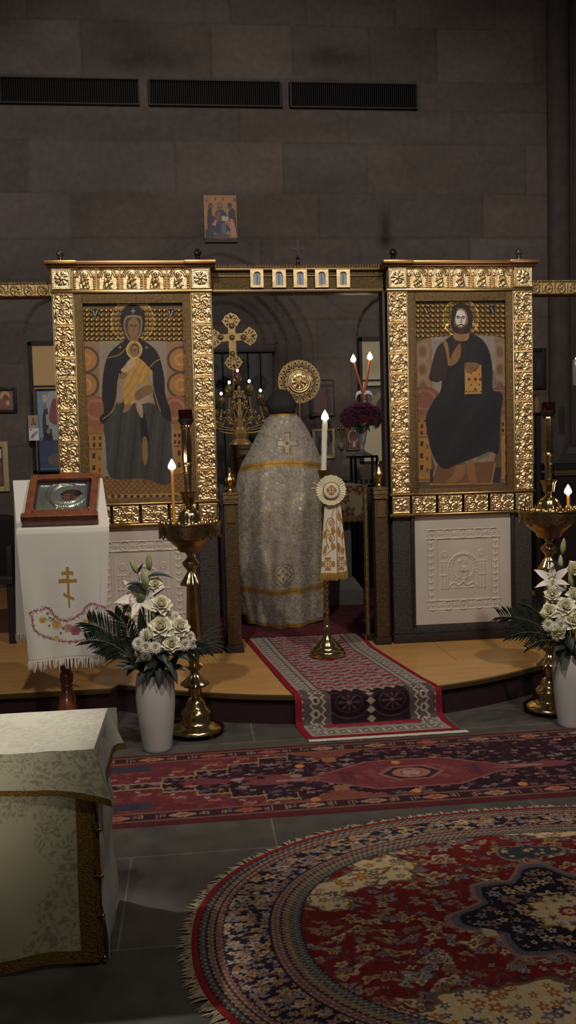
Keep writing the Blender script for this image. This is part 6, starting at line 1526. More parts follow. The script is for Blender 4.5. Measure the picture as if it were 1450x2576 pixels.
bouquet([
 ('bud_g', 1416, 1396, 0, (.04, -.15, 1), .092, 'upright green lily bud topping the bouquet'), ('bud', 1411, 1432, 0, (-.05, -.15, 1), .080, 'second pale lily bud under the top bud'), ('bud', 1436, 1458, -.03, (-.12, -.3, .95), .105, 'large pale closed lily bud by the frame edge'),
 ('bud_g', 1441, 1478, -.06, (-.3, -.2, .9), .080, 'green lily bud beside the large pale bud'), ('bud_g', 1380, 1560, -.08, (-.75, -.3, .6), .078, 'green lily bud pointing left over the palm'),
 ('lily', 1391, 1456, -.02, (-.45, -.7, .55), .125, 'open white lily at the upper left'), ('mum', 1391, 1468, -.05, (-.4, -.8, .4), .066, 'white chrysanthemum under the lily'), ('mum', 1411, 1473, -.05, (0, -.85, .5), .066, 'white chrysanthemum right of the lily'),
 ('rose', 1391, 1496, -.07, (-.4, -.85, .1), .070, 'cream rose hanging below the lily'), ('rose', 1448, 1428, .0, (.1, -.7, .6), .070, 'cream rose highest at the frame edge'), ('rose', 1447, 1497, -.06, (.1, -.8, .5), .076, 'cream rose at mid height by the frame edge'),
 ('rose', 1424, 1527, -.10, (-.1, -.85, .5), .094, 'largest cream rose'), ('rose', 1383, 1538, -.09, (-.5, -.75, .3), .074, 'cream rose on the left flank'), ('mum', 1417, 1553, -.12, (-.1, -.9, .4), .066, 'green-eyed white chrysanthemum under the largest rose'),
 ('mum', 1412, 1573, -.13, (0, -.95, .2), .068, 'white chrysanthemum at the lower centre'), ('mum', 1380, 1573, -.11, (-.4, -.9, .15), .066, 'white chrysanthemum lowest on the left'), ('rose', 1443, 1558, -.12, (.15, -.9, .4), .096, 'large cream rose low at the frame edge'), ('rose', 1403, 1594, -.12, (-.1, -.9, -.35), .074, 'drooping cream rose above the rim'),
 ('rose', 1480, 1520, -.08, (.45, -.8, .4), .090, 'cream rose past the frame edge at mid height'), ('mum', 1478, 1560, -.10, (.4, -.85, .3), .066, 'white chrysanthemum past the frame edge, upper'), ('rose', 1476, 1592, -.10, (.35, -.9, 0), .080, 'cream rose past the frame edge, low'), ('lily', 1488, 1462, .0, (.6, -.6, .5), .120, 'white lily past the frame edge'), ('mum', 1506, 1574, -.04, (.7, -.6, .2), .064, 'white chrysanthemum past the frame edge, outermost'),
], VX2, VY2, 'flowers in the right vase', W2, ZM)
for a, b, d0, d1, w, dr, lb in [((1420, 1430), (1375, 1413), -.01, -.02, .022, .012, 'dark leaf pointing left near the top bud'), ((1410, 1560), (1400, 1490), -.03, -.05, .04, 0, 'broad dark leaf behind the roses'), ((1420, 1620), (1395, 1640), -.1, -.13, .05, .004, 'dark leaf hanging over the rim'), ((1425, 1600), (1440, 1640), -.1, -.14, .055, .004, 'broad dark leaf at the rim by the frame edge'),
                                ((1430, 1620), (1375, 1600), -.06, -.09, .045, .008, 'dark leaf reaching left below the daisies'), ((1440, 1545), (1425, 1500), -.03, -.06, .04, 0, 'dark leaf between the roses'), ((1415, 1600), (1432, 1575), -.09, -.12, .045, 0, 'dark leaf under the lower roses'), ((1400, 1600), (1385, 1620), -.07, -.1, .05, 0, 'dark leaf at the left of the rim'), ((1450, 1620), (1500, 1640), -.06, -.1, .05, .01, 'dark leaf hanging right past the frame edge'), ((1450, 1610), (1520, 1590), -.03, -.05, .05, .01, 'dark leaf reaching right past the frame edge'), ((1445, 1630), (1470, 1672), -.09, -.12, .05, .01, 'dark leaf on the vase shoulder past the frame edge'), ((1405, 1625), (1412, 1672), -.09, -.125, .05, .01, 'dark leaf on the vase shoulder at the left')]:
    p, q = lf(a, b, d0, d1, VX2, VY2); leaf_thing('leaf', p, q, w, dr, lb + W2, 'leaves in the right vase', LEAF_D)
for a, b, d0, d1, n, ll, lb, up in [((1400, 1600), (1262, 1552), -.06, -.10, 22, .13, 'upper palm frond reaching left', (.2, 0, 1)), ((1400, 1610), (1285, 1600), -.08, -.12, 20, .11, 'lower palm frond reaching left', (.2, 0, 1)), ((1395, 1590), (1315, 1520), -.05, -.06, 12, .07, 'short steep palm frond', (.5, 0, 1)), ((1410, 1620), (1330, 1630), -.1, -.14, 16, .08, 'drooping palm frond near the rim', (.2, 0, 1))]:
    p, q = lf(a, b, d0, d1, VX2, VY2); palm(p, q, n, ll, lb + W2, 'palm fronds in the right vase', .8, up)
# ------------------------------------------------------------------ person in vestments, seen from behind
PYd = 6.80
SKIN = mat('skin', S(196, 140, 112), .5, var=.06, vscale=30, subs=.08)
HAIR = mat('dark_hair', S(46, 42, 42), .6, var=.3, vscale=80, stretch=(3, 3, .5), bump=.6, bscale=160)
def person():
    base = onZ(712, 1572, PT); bx = base[0]; by = PYd
    z0 = PT + .008
    t = thing('person', 'person seen from behind in a silver-white brocade vestment with gold bands, facing the altar', 'person', (bx, by, z0))
    ck = onY(712, 1040, by); nx, nz = ck[0], ck[2]                    # nape / collar point
    hd = onY(709, 1024, by + .02); hx, hz = hd[0], hd[2]
    # body: one continuous skinned surface
    S_ = {}
    J = [('pelvis', (bx, by, .98 + z0), .15), ('belly', (bx, by + .0, 1.14 + z0), .15), ('chest', (nx, by + .01, 1.33 + z0), .155), ('neckb', (nx, by + .02, nz - .05), .075), ('neck', (nx, by + .03, nz + .02), .058), ('skull', (hx, by + .05, hz + .02), .085), ('crown', (hx, by + .05, hz + .06), .075)]
    V = [j[1] for j in J]; Rr = [j[2] for j in J]; E = [(0, 1), (1, 2), (2, 3), (3, 4), (4, 5), (5, 6)]
    def chain(start, pts):
        prev = start
        for p, r in pts: V.append(p); Rr.append(r); E.append((prev, len(V) - 1)); prev = len(V) - 1
        return prev
    for s in (-1, 1):
        hip = chain(0, [((bx + s * .10, by, .88 + z0), .095), ((bx + s * .11, by + .02, .50 + z0), .062), ((bx + s * .11, by - .01, .12 + z0), .042), ((bx + s * .115, by + .09, .045 + z0), .038), ((bx + s * .12, by + .17, .03 + z0), .03)])
        wr = chain(2, [((nx + s * .17, by + .02, 1.42 + z0), .062), ((nx + s * .25, by + .08, 1.16 + z0), .046), ((nx + s * .17, by + .33, 1.10 + z0), .032), ((nx + s * .15, by + .39, 1.10 + z0), .026), ((nx + s * .145, by + .43, 1.10 + z0), .024)])
        for k, (dx, l) in enumerate([(-.026, .062), (-.009, .075), (.009, .072), (.025, .056)]):
            a = V[wr]; q = wr
            q = chain(wr, [((a[0] + dx, a[1] + .03, a[2] - .002), .0095), ((a[0] + dx * 1.1, a[1] + .03 + l * .5, a[2] - .008), .0085), ((a[0] + dx * 1.1, a[1] + .03 + l * .85, a[2] - .028), .0075)])
        a = V[wr - 1]; chain(wr - 1, [((a[0] - s * .032, a[1] + .015, a[2]), .012), ((a[0] - s * .046, a[1] + .045, a[2] - .006), .009)])
    me = bpy.data.meshes.new('body_rig'); off = Vector((bx, by, z0))
    me.from_pydata([tuple(Vector(v) - off) for v in V], E, []); ob = bpy.data.objects.new('body_rig', me); COL.objects.link(ob)
    ob.modifiers.new('skin', 'SKIN'); sub = ob.modifiers.new('sub', 'SUBSURF'); sub.levels = 2; sub.render_levels = 2
    for i, r in enumerate(Rr): me.skin_vertices[0].data[i].radius = (r, r)
    me.skin_vertices[0].data[0].use_root = True
    dg = bpy.context.evaluated_depsgraph_get(); bm_ = bpy.data.meshes.new_from_object(ob.evaluated_get(dg)); bpy.data.objects.remove(ob)
    # head shape joined onto the body mesh
    H = MB(); nu, nv = 40, 30; hr = (.103, .114, .116); hc = (hx, by + .055, hz + .012)
    hv = []
    b = MB().ball(hc, hr, nu, nv)
    W = []
    for v in b.V:
        x, y, z = (v[0] - hc[0]) / hr[0], (v[1] - hc[1]) / hr[1], (v[2] - hc[2]) / hr[2]
        k = 1 - .16 * max(0, -z) ** 1.5; x *= k; 
        fx = math.exp(-(x / .16) ** 2 - ((z + .12) / .28) ** 2) * max(0, y); y += .20 * fx          # nose
        y -= .07 * math.exp(-((abs(x) - .38) / .2) ** 2 - ((z - .05) / .16) ** 2) * max(0, y)        # eye sockets
        y += .07 * math.exp(-(x / .3) ** 2 - ((z + .50) / .10) ** 2) * max(0, y) + .06 * math.exp(-(x / .3) ** 2 - ((z + .82) / .14) ** 2)
        if y < 0 and z < -.45: y *= 1 + .35 * (z + .45)
        W.append((hc[0] + x * hr[0], hc[1] + y * hr[1], hc[2] + z * hr[2]))
    H.add(W, b.F)
    for s in (-1, 1):
        e = MB().ball((0, 0, 0), (.010, .020, .031), 16, 10); ev = [(hc[0] + s * (hr[0] + .004) + v[0], hc[1] - .005 + v[1] + .006 * (v[2] / .03), hc[2] - .012 + v[2]) for v in e.V]; H.add(ev, e.F)
    V2 = [tuple(v.co + off) for v in bm_.vertices]; F2 = [tuple(p.vertices) for p in bm_.polygons]
    H.add(V2, F2); body = H.build('body', SKIN, t)
    md = body.modifiers.new('weld', 'REMESH'); md.mode = 'VOXEL'; md.voxel_size = .0055; md.use_smooth_shade = True
    dg = bpy.context.evaluated_depsgraph_get(); nm = bpy.data.meshes.new_from_object(body.evaluated_get(dg)); body.modifiers.clear(); body.data = nm
    nm.materials.clear(); nm.materials.append(SKIN)
    nm.polygons.foreach_set('use_smooth', np.ones(len(nm.polygons), bool))
    for s in (-1, 1): MB().ball((hc[0] + s * .03, hc[1] + .088, hc[2] + .008), .0115, 14, 10).build('eye', mat('eye_dark', S(60, 46, 40), .3), t)
    # hair cap: back and sides, thin over the crown
    Hh = MB(); n = 44; m_ = 26; Vh = []; Fh = []
    for j in range(m_ + 1):
        ph = PI / 2 - (PI / 2 + .72) * j / m_
        for i in range(n):
            th = 2 * PI * i / n; c = math.sin(th)      # c>0 faces the altar
            lim = .55 if c > .35 else (-.05 if abs(math.cos(th)) > .8 and c > -.3 else -.74)
            p = max(ph, lim) if c > -.3 or True else ph
            k = 1.05 + .012 * math.sin(th * 23 + j) + (.10 * sstep(.55, -.1, p) if c < .5 else 0); rr = 1.0
            x = math.cos(p) * math.cos(th); y = math.cos(p) * math.sin(th); z = math.sin(p)
            yy = y * (1 + .35 * (z + .45)) if (y < 0 and z < -.45) else y
            Vh.append((hc[0] + x * hr[0] * k * 1.02, hc[1] + yy * hr[1] * k, hc[2] + z * hr[2] * k + .003))
    for j in range(m_):
        for i in range(n): a = j * n + i; bq = j * n + (i + 1) % n; Fh.append((a, bq, bq + n, a + n))
    Hh.add(Vh, Fh).build('hair', HAIR, t)
    # shoes and cassock
    for s in (-1, 1): MB().ball((bx + s * .115, by + .07, z0 + .035), (.048, .135, .042), 20, 12).build('shoe', mat('black_leather', S(24, 22, 22), .3), t)
    k = MB(); k.lathe([(.20, z0 + .03), (.19, z0 + .2), (.17, z0 + .6), (.15, z0 + .95)], (bx, by, 0), 40, lambda th, z, r: (1 + .05 * math.cos(9 * th)) * (1 if abs(math.cos(th)) > .5 else .7)); k.build('cassock', mat('black_cassock', S(30, 28, 30), .85), t)
    # ---- outer vestment
    VEST = vcmat('silver_brocade', rough=.55, mrough=.42, bump=.5, bscale=130, var=.22, vscale=22, sheen=.25, spec=.35)
    prof = [(1042, 684, 743), (1050, 672, 752), (1062, 664, 763), (1080, 654, 773), (1105, 641, 786), (1135, 625, 799), (1165, 608, 810), (1195, 597, 815), (1240, 592, 819), (1300, 592, 820), (1400, 594, 820), (1480, 600, 819), (1530, 612, 816), (1562, 620, 814)]
    def build_shell(name, rows, y_off, depth, fold, seed, bands, back_only=False, trims=()):
        ys = np.array([r[0] for r in rows], float); L = np.array([r[1] for r in rows], float); Rt = np.array([r[2] for r in rows], float)
        nv, nu = 260, 260
        v = np.linspace(ys[0], ys[-1], nv); l = np.interp(v, ys, L); r = np.interp(v, ys, Rt)
        if len(ys) > 3:
            kk = np.ones(9) / 9; l = np.convolve(np.pad(l, 4, 'edge'), kk, 'valid'); r = np.convolve(np.pad(r, 4, 'edge'), kk, 'valid')
        th = np.linspace(0, 2 * PI, nu, endpoint=False)
        P = np.zeros((nv, nu, 3)); PX = np.zeros((nv, nu)); 
        for j in range(nv):
            a = onY(l[j], v[j], by); b_ = onY(r[j], v[j], by); cx = (a[0] + b_[0]) / 2; w = (b_[0] - a[0]) / 2; z = (a[2] + b_[2]) / 2
            q = (v[j] - ys[0]) / (ys[-1] - ys[0]); dq = depth[0] + (depth[1] - depth[0]) * min(1, q * 2.2)
            f = fold * sstep(.12, .7, q) * (np.sin(th * 7 + seed + q * 1.8) * .5 + .6 * np.sin(th * 4 + seed * 2 - q * 2.4) + .35 * np.sin(th * 13 + q * 3 + seed))
            f = f + fold * 1.1 * sstep(.6, .75, q) * np.exp(-((th - 4.35 - .45 * (q - .7)) / .16) ** 2) - fold * 1.0 * sstep(.62, .78, q) * np.exp(-((th - 4.02 - .5 * (q - .7)) / .13) ** 2)
            f = f + fold * .8 * np.exp(-((th - 5.0 + 1.0 * (q - .5)) / .2) ** 2) * sstep(.35, .5, q) * sstep(1.0, .8, q)
            P[j, :, 0] = cx + w * np.cos(th) * (1 + 0 * f); P[j, :, 1] = by + y_off + (dq + f) * np.sin(th) * (1.0 if True else 1); P[j, :, 2] = z + .012 * np.cos(th * 2) * q
            PX[j] = np.repeat(v[j], nu)
        P = P.reshape(-1, 3); X, Yp = toPx(P); Yp = PX.ravel() + 0 * Yp; TH = np.tile(th, nv)
        C = Canvas(X, Yp, (160, 150, 136))
        q1 = fbm(X / 15, Yp / 15, seed); q2 = fbm(X / 7, Yp / 7, seed + 3, 3)
        lf_ = np.sin(X / 5.2 + 9 * q1) * np.sin(Yp / 6.0 + 9 * q2)
        C.mask(lf_ > .18, (136, 121, 96), .5, a=.7); C.mask(lf_ > .62, (190, 174, 140), .6, a=.7); C.mask(lf_ < -.5, (126, 120, 116), .25, a=.7)
        gb = (172, 132, 58)
        for (ya, yb2, sl) in bands: C.mask((Yp > ya + sl * np.abs(np.cos(TH)) ** 2) & (Yp < yb2 + sl * np.abs(np.cos(TH)) ** 2), gb, .5); C.mask((np.abs(Yp - (ya + yb2) / 2 - sl * np.abs(np.cos(TH)) ** 2) < 1.2), (140, 100, 40), .5)
        for f in trims: f(C, X, Yp, TH)
        mesh_np(name, P, grid_faces(nu, nv, True), VEST, t, col=C.out())
    def cross(C, X, Yp, TH):
        back = np.sin(TH) < -.1; cx, cy = 723, 1115; u, w = np.abs(X - cx), np.abs(Yp - cy)
        plus = ((u < 8.5) & (w < 27)) | ((w < 8.5) & (u < 27)); inn = ((u < 6) & (w < 24.5)) | ((w < 6) & (u < 24.5))
        C.mask(back & plus & ~inn, (112, 92, 62), .4); C.mask(back & inn, (170, 158, 134), .4, a=.6); C.mask(back & (np.hypot(u, w) < 4), (112, 92, 62), .4)
        cx, cy = 713, 1434; d = np.abs(X - cx) + np.abs(Yp - cy); C.mask(back & (d < 25) & (d > 22), (104, 86, 54), .4); C.mask(back & (d < 22), (182, 172, 146), .4, a=.6)
        u, w = np.abs(X - cx), np.abs(Yp - cy); C.mask(back & (((u < 2.6) & (w < 13)) | ((w < 2.6) & (u < 13))) , (130, 110, 76), .4); C.mask(back & (np.abs(np.hypot(u, w) - 27) < 1.3) & (d > 27), (130, 110, 76), .4)
        C.mask(back & (np.abs(u + w - 4) < 2), (210, 196, 160), .5)
    build_shell('phelonion', prof, .0, (.085, .20), .042, 2, [(1041, 1047, 0), (1156, 1172, 14), (1468, 1482, 0), (1553, 1563, 0)], trims=[cross])
    und = [(1180, 603, 808), (1240, 588, 815), (1400, 590, 818), (1500, 594, 818), (1540, 600, 812)]
    build_shell('alb', und, .035, (.15, .17), .018, 7, [(1532, 1540, 0)])
    MB().lathe([(.068, nz - .035), (.070, nz + .0), (.066, nz + .006), (.060, nz + .004)], (nx, by + .035, 0), 36).build('collar', mat('gold_collar', S(168, 130, 62), .6, .4, var=.2, vscale=60), t)
person()
# ------------------------------------------------------------------ sanctuary behind the doorway
E_B = .15
def Sx(Y): return float(FPX / (np.array([.6, Y, 1.5]) - EYE).dot(FW))
STONE = mat('altar_stone', S(112, 106, 98), .85, var=.12, vscale=10, bump=.2, bscale=60)
AY = 7.42
def altar():
    xr = onY(889, 1400, AY)[0]; xf = onY(916, 1520, AY)[0]; cx = .76; hw = xr - cx; hf = xf - cx
    zt = onY(880, 1222, AY)[2]
    t = thing('altar_table', 'stone altar on a flared base, mostly hidden behind the person', 'altar', (cx, AY + .35, PT + .008))
    z0 = PT + .008
    MB().box((cx - hf, AY, z0), (cx + hf, AY + .72, z0 + .13), .01).build('base', STONE, t)
    m = MB(); a, b = hf, hw + .01
    V = [(cx - a, AY, z0 + .13), (cx + a, AY, z0 + .13), (cx + a, AY + .72, z0 + .13), (cx - a, AY + .72, z0 + .13), (cx - b, AY + .05, z0 + .24), (cx + b, AY + .05, z0 + .24), (cx + b, AY + .66, z0 + .24), (cx - b, AY + .66, z0 + .24)]
    m.add(V, [(0, 1, 5, 4), (1, 2, 6, 5), (2, 3, 7, 6), (3, 0, 4, 7), (4, 5, 6, 7), (3, 2, 1, 0)]); m.build('splay', STONE, t)
    MB().box((cx - hw, AY + .06, z0 + .24), (cx + hw, AY + .64, zt - .05), .01).build('pedestal', STONE, t)
    MB().box((cx - hw - .10, AY - .02, zt - .06), (cx + hw + .10, AY + .74, zt - .012), .008).build('tabletop', STONE, t)
    c = thing('altar_cloth', 'floral tapestry cloth with fringe covering the altar behind the candlestick', 'cloth', (cx, AY + .35, zt - .01))
    w = hw + .125; y0, y1 = AY - .035, AY + .76; zd = zt - .265
    n = 200; q = np.linspace(-w, w, n); rows = [(y1, zt), (y0 + .02, zt), (y0 + .004, zt - .008), (y0, zt - .03), (y0 - .006, zd)]
    s = np.linspace(0, len(rows) - 1, 90); Y = np.interp(s, range(5), [r[0] for r in rows]); Z = np.interp(s, range(5), [r[1] for r in rows])
    X, Yg = np.meshgrid(q, Y); _, Zg = np.meshgrid(q, Z); X = X.ravel(); Yg = Yg.ravel(); Zg = Zg.ravel(); hang = (zt - Zg) / .26
    Yg = Yg - .012 * np.sin(X * 18) * hang; Zg = Zg - .012 * np.exp(-((X - (w - .05)) / .06) ** 2) * (1 - hang) * 0
    C = Canvas(X, Zg + Yg, (156, 138, 110))
    for sd, cell, dn in ((1, .16, .8), (9, .10, .7)):
        h, r, a, m = blossoms(X, (Zg - Yg * .3), cell, sd, dn); 
        for lo, hi, cc in ((0, .35, (104, 52, 50)), (.35, .6, (78, 74, 54)), (.6, .85, (140, 104, 66)), (.85, 1, (64, 52, 58))): C.mask(m & (h >= lo) & (h < hi), cc)
        C.mask(m & (r < .4), (150, 122, 86))
    C.mask(Yg > y0 + .03, (170, 164, 152))
    mesh_np('cloth', np.stack([X, Yg, Zg], 1), grid_faces(n, 90), vcmat('tapestry', rough=.9, var=.15, bump=.3, bscale=300), c, col=C.out())
    m = MB()
    for sd in (-1, 1): m.strip([(cx * 0 + sd * w, y, zt) for y in (y0, y1)], [(sd * w + sd * .01, y, zd) for y in (y0, y1)])
    for v in range(len(m.V)): pass
    fr = MB()
    for k in range(130): x = -w + 2 * w * (k + .5) / 130; fr.tube([(x, y0 - .006 - .012 * math.sin(x * 18), zd + .004), (x + random.uniform(-.004, .004), y0 - .008, zd - random.uniform(.035, .05))], .005, 5)
    f = fr.build('fringe', mat('brown_fringe', S(122, 96, 56), .8, var=.2), c); f['kind'] = 'stuff'
    side = m.build('hanging_drop', mat('plain_tapestry', S(112, 98, 78), .9, var=.2, vscale=20), c)
    for ch in list(c.children):
        if ch.name.startswith(('cloth', 'fringe', 'hanging')): 
            ch.data.transform(Matrix.Translation((cx, 0, 0)))
    return zt
AZ = altar()
DG = mat('dark_gilt', (0.30, 0.21, 0.10, 1), .4, .75, var=.25, vscale=40)
PG = mat('pale_gilt', S(178, 148, 96), .45, .45, var=.15, vscale=30)
def box_with_relief():
    Y = 7.95; a = onY(584, 1120, Y); b = onY(652, 1216, Y); x0, x1 = a[0], b[0]; z1 = a[2]; z0 = AZ
    t = thing('gilt_casket', 'gilt relief casket standing on the altar left of the person', 'casket', ((x0 + x1) / 2, Y + .08, z0))
    MB().box((x0 + .01, Y + .01, z0), (x1 - .01, Y + .16, z1 - .01), .004).build('body', DG, t)
    relief('relief_panel', x0 + .03, x1 - .03, z0 + .03, z1 - .03, Y + .006, h_saint(1), .02, DG, t, 50)
    m = MB(); 
    for xx in (x0, x1): MB().lathe([(.014, z0)] + [(.014 + .005 * (k % 2), z0 + (z1 - z0) * (k + 1) / 14) for k in range(13)] + [(.016, z1)], (xx, Y, 0), 14).build('corner_column', PG, t)
    m.box((x0 - .01, Y - .012, z1 - .012), (x1 + .01, Y + .17, z1 + .006), .004); m.build('top_moulding', PG, t)
box_with_relief()
# --- seven-lamp stand
def lampstand():
    Y = 8.42; s = 1 / Sx(Y); o = onY(606, 1120, Y)
    P = lambda px, py, dy=0.0: (o[0] + (px - 606) * s + (py - 1120) * -.0272 * s * 0, Y + dy, o[2] - (py - 1120) * s)
    t = thing('seven_lamp_stand', 'ornate gilt branched lamp stand with scrolls behind the altar, below the cross', 'lamp stand', (o[0], Y, PT + .008))
    zb = PT + .008
    MB().lathe([(.13, zb), (.13, zb + .03), (.05, zb + .07), (.03, zb + .14), (.028, 1.30)], (o[0], Y, 0), 28).build('pole', DG, t)
    MB().lathe([(h * s, P(606, y)[2]) for y, h in [(1124, 26), (1118, 27), (1112, 22), (1104, 15), (1098, 18), (1090, 20), (1082, 12), (1074, 8), (1066, 10), (1056, 7), (1040, 5), (1020, 4), (985, 3.5), (972, 3)]], (o[0], Y, 0), 40, lambda th, z, r: 1 + .12 * math.cos(8 * th)).build('ornate_stem', PG, t)
    cups = [(603, 953, 0), (582, 981, .02), (632, 979, .02), (561, 1009, 0), (659, 1003, 0), (545, 1040, .0), (676, 1032, 0)]
    for k, (cx, cy, dy) in enumerate(cups):
        sg = 1 if cx > 606 else -1; m = MB()
        pts = [(606, 1086), (606 + (cx - 606) * .5, 1092 - (1092 - cy) * .05), (cx + sg * 4, 1062 + (cy - 1000) * .35), (cx, cy + 26), (cx, cy + 14)] if k else [(606, 990), (605, 975), (603, 968)]
        m.tube([P(a, b, dy) for a, b in spline(pts, 6, False)], 2.2 * s, 8); m.build('branch', PG, t)
        c = MB(); q = P(cx, cy, dy)
        c.lathe([(2 * s, -18 * s), (9 * s, -16 * s), (10 * s, -14 * s), (3 * s, -12 * s), (8 * s, -8 * s), (11.5 * s, 0), (10 * s, 6 * s), (7 * s, 10 * s), (8.5 * s, 12 * s), (7.5 * s, 12 * s), (5 * s, 8 * s)], q, 24, lambda th, z, r: 1 + .05 * math.cos(8 * th)); c.build('lamp_bowl', DG, t)
        g = MB().lathe([(5 * s, 8 * s), (5.5 * s, 14 * s), (6 * s, 21 * s), (5.2 * s, 21 * s), (4.5 * s, 12 * s)], q, 20).build('lamp_glass', REDGLASS if k == 0 else mat('green_glass', (.05, .16, .08, 1), .1, trans=.8), t)
        if k < 5: MB().ball((q[0], q[1] - 6.5 * s, q[2] + 18 * s), (3.6 * s, 3.6 * s, 4.2 * s), 12, 8).build('light', mat('pink_light', (1, .3, .5, 1), .5, emit=(1, .12, .28, 1), estr=9) if k == 0 else mat('white_light', (1, 1, 1, 1), .5, emit=(1, .93, .88, 1), estr=9), g)
    # foliate scrolls fanning between the branches
    for sg in (-1, 1):
        for (cx, cy, r, tn, st) in [(606 + sg * 14, 1018, 11, 1.3, .5), (606 + sg * 32, 1040, 12, 1.4, .9), (606 + sg * 50, 1058, 13, 1.5, 1.2), (606 + sg * 22, 1060, 12, 1.4, 2.2), (606 + sg * 9, 996, 8, 1.1, .2), (606 + sg * 66, 1066, 9, 1.2, 1.4)]:
            pts = [(cx + sg * r * (1 - .72 * k / 26) * math.cos(st + tn * 2 * PI * k / 26), cy + r * (1 - .72 * k / 26) * math.sin(st + tn * 2 * PI * k / 26)) for k in range(27)]
            m = MB(); m.tube([P(a, b, -.03) for a, b in pts], [(2.2 - 1.0 * k / 26) * s for k in range(27)], 6, flat=.6)
            for k in (3, 9, 15, 26): a, b = pts[k]; m.ball(P(a, b, -.032), (3.2 * s, 1.4 * s, 3.2 * s), 8, 6)
            m.tube([P(606 + sg * 3, 1085, -.02), P((606 + cx) / 2, (1085 + cy) / 2 + 6, -.03), P(*pts[0], -.03)], 1.6 * s, 6)
            m.build('scroll', PG, t)
    cr = MB(); q = P(606, 992, -.035)
    for a in ((0, 13), (0, -6), (9, 5), (-9, 5)): cr.ball((q[0] + a[0] * s, q[1], q[2] + a[1] * s), (3.4 * s, 1.6 * s, 3.4 * s), 10, 8)
    cr.tube([(q[0], q[1], q[2] - 10 * s), (q[0], q[1], q[2] + 13 * s)], 1.8 * s, 8); cr.tube([(q[0] - 9 * s, q[1], q[2] + 5 * s), (q[0] + 9 * s, q[1], q[2] + 5 * s)], 1.8 * s, 8); cr.build('cross', PG, t)
lampstand()
def pole_thing(t, x, Y, ztop, mt): 
    MB().lathe([(.012, PT + .06), (.012, ztop)], (x, Y + .012, 0), 14).build('pole', mt, t); MB().lathe([(.14, PT + .008), (.14, PT + .03), (.06, PT + .06), (.02, PT + .10), (.012, PT + .11)], (x, Y + .012, 0), 28).build('stand_foot', DG, t)
def procession_cross():
    Y = 8.75; s = 1 / Sx(Y); o = onY(584, 849, Y)
    t = thing('processional_cross', 'tall gilded openwork cross on a pole behind the altar', 'cross', (o[0], Y, PT + .008))
    L = 62 * s * 1.0
    def f(X, Z):
        u = (X - o[0]) / s + (Z - o[2]) / s * .03; v = (Z - o[2]) / s - (X - o[0]) / s * .05
        arm = ((np.abs(u) < 9) & (v < 30) & (v > -48)) | ((np.abs(v) < 9) & (np.abs(u) < 34)); m = arm.copy()
        for (ax, ay, L_) in ((0, 1, 41), (1, 0, 44), (-1, 0, 44), (0, -1, 62)):
            a = u * ax + v * ay - L_; b = u * ay - v * ax
            e = np.abs(a) / 22 + np.abs(b) / 26 + .10 * np.cos(np.arctan2(b, a) * 4); blob = e < 1.02
            r = np.hypot(a, b); th = np.arctan2(b, a)
            hole = blob & (e < .86) & (e > .30) & (np.cos(th * 9 + r * .35) * np.cos(r * .62 + 1) > .12) & (r > 5)
            drop = (np.hypot((a - 8) / 4, b / 3) < 1)
            m = (m | blob) & ~hole & ~drop
        return m
    mm = MB(); mask_mesh(mm, f, o[0] - 72 * s, o[0] + 72 * s, o[2] - 90 * s, o[2] + 68 * s, .0036, Y - .008, Y + .008); mm.build('openwork_cross', PG, t, smooth=False)
    for (a, b) in ((0, 28), (28, 0), (-28, 0), (0, -40), (0, 0)): MB().lathe([(7 * s, 0), (7 * s, .004), (5.5 * s, .006), (4 * s, .012), (.001, .014)], (o[0] + a * s, Y - .008, o[2] + b * s), 20, axis=Matrix.Rotation(PI / 2, 3, 'X')).build('boss', DG, t)
    pole_thing(t, o[0], Y, o[2] - 60 * s, DG)
procession_cross()
def fan():
    Y = 8.45; s = 1 / Sx(Y); o = onY(753, 960, Y); R = 54.5 * s
    t = thing('liturgical_fan', 'round gilded openwork disc on a pole above the head of the person', 'fan', (o[0], Y, PT + .008))
    def f(X, Z):
        u = (X - o[0]) / R; v = (Z - o[2]) / R; r = np.hypot(u, v); th = np.arctan2(v, u)
        m = r < .985 + .012 * np.cos(32 * th)
        k = 16; q = th / (2 * PI) * k; w = (q - np.floor(q) - .5) * 2 * PI / k
        d1 = np.hypot(w * r / .135, (r - .80) / .13); cres = (d1 < 1) & (np.hypot(w * r / .115, (r - .845) / .105) > 1.0); drop = np.hypot(w * r / .045, (r - .83) / .07) < 1
        q2 = q + .5; w2 = (q2 - np.floor(q2) - .5) * 2 * PI / k; drop2 = np.hypot(w2 * r / .05, (r - .655) / .05) < 1; tri = (np.abs(w2) * r < .045 * (r - .84) / .1) & (r > .84) & (r < .93)
        return m & ~(cres | drop | drop2 | tri) & (r > .3)
    m = MB(); mask_mesh(m, f, o[0] - R * 1.02, o[0] + R * 1.02, o[2] - R * 1.02, o[2] + R * 1.02, .0028, Y - .006, Y + .006); m.build('openwork_disc', PG, t, smooth=False)
    n = 90; U, V = np.meshgrid(np.linspace(-1, 1, n), np.linspace(-1, 1, n)); U = U.ravel(); V = V.ravel(); rr = np.hypot(U, V); k = np.maximum(rr / np.maximum(np.maximum(np.abs(U), np.abs(V)), 1e-6), 1); U, V = U / k, V / k; rr = np.hypot(U, V); an = np.arctan2(V, U)
    h = .02 * (1 - rr ** 2) + .007 * ridge(rr - .9, .08) + .006 * ridge(rr - .72, .05) + .012 * (fbm(U * 5 + 3, V * 5, 2) - .5) * (rr < .7) + .008 * sstep(.6, .3, rr) * np.cos(7 * an + 4 * rr)
    mesh_np('embossed_boss', np.stack([o[0] + U * R * .56, Y - .008 - h, o[2] + V * R * .56], 1), grid_faces(n, n), GOLD, t)
    pole_thing(t, o[0], Y, o[2] - R * .9, DG)
fan()
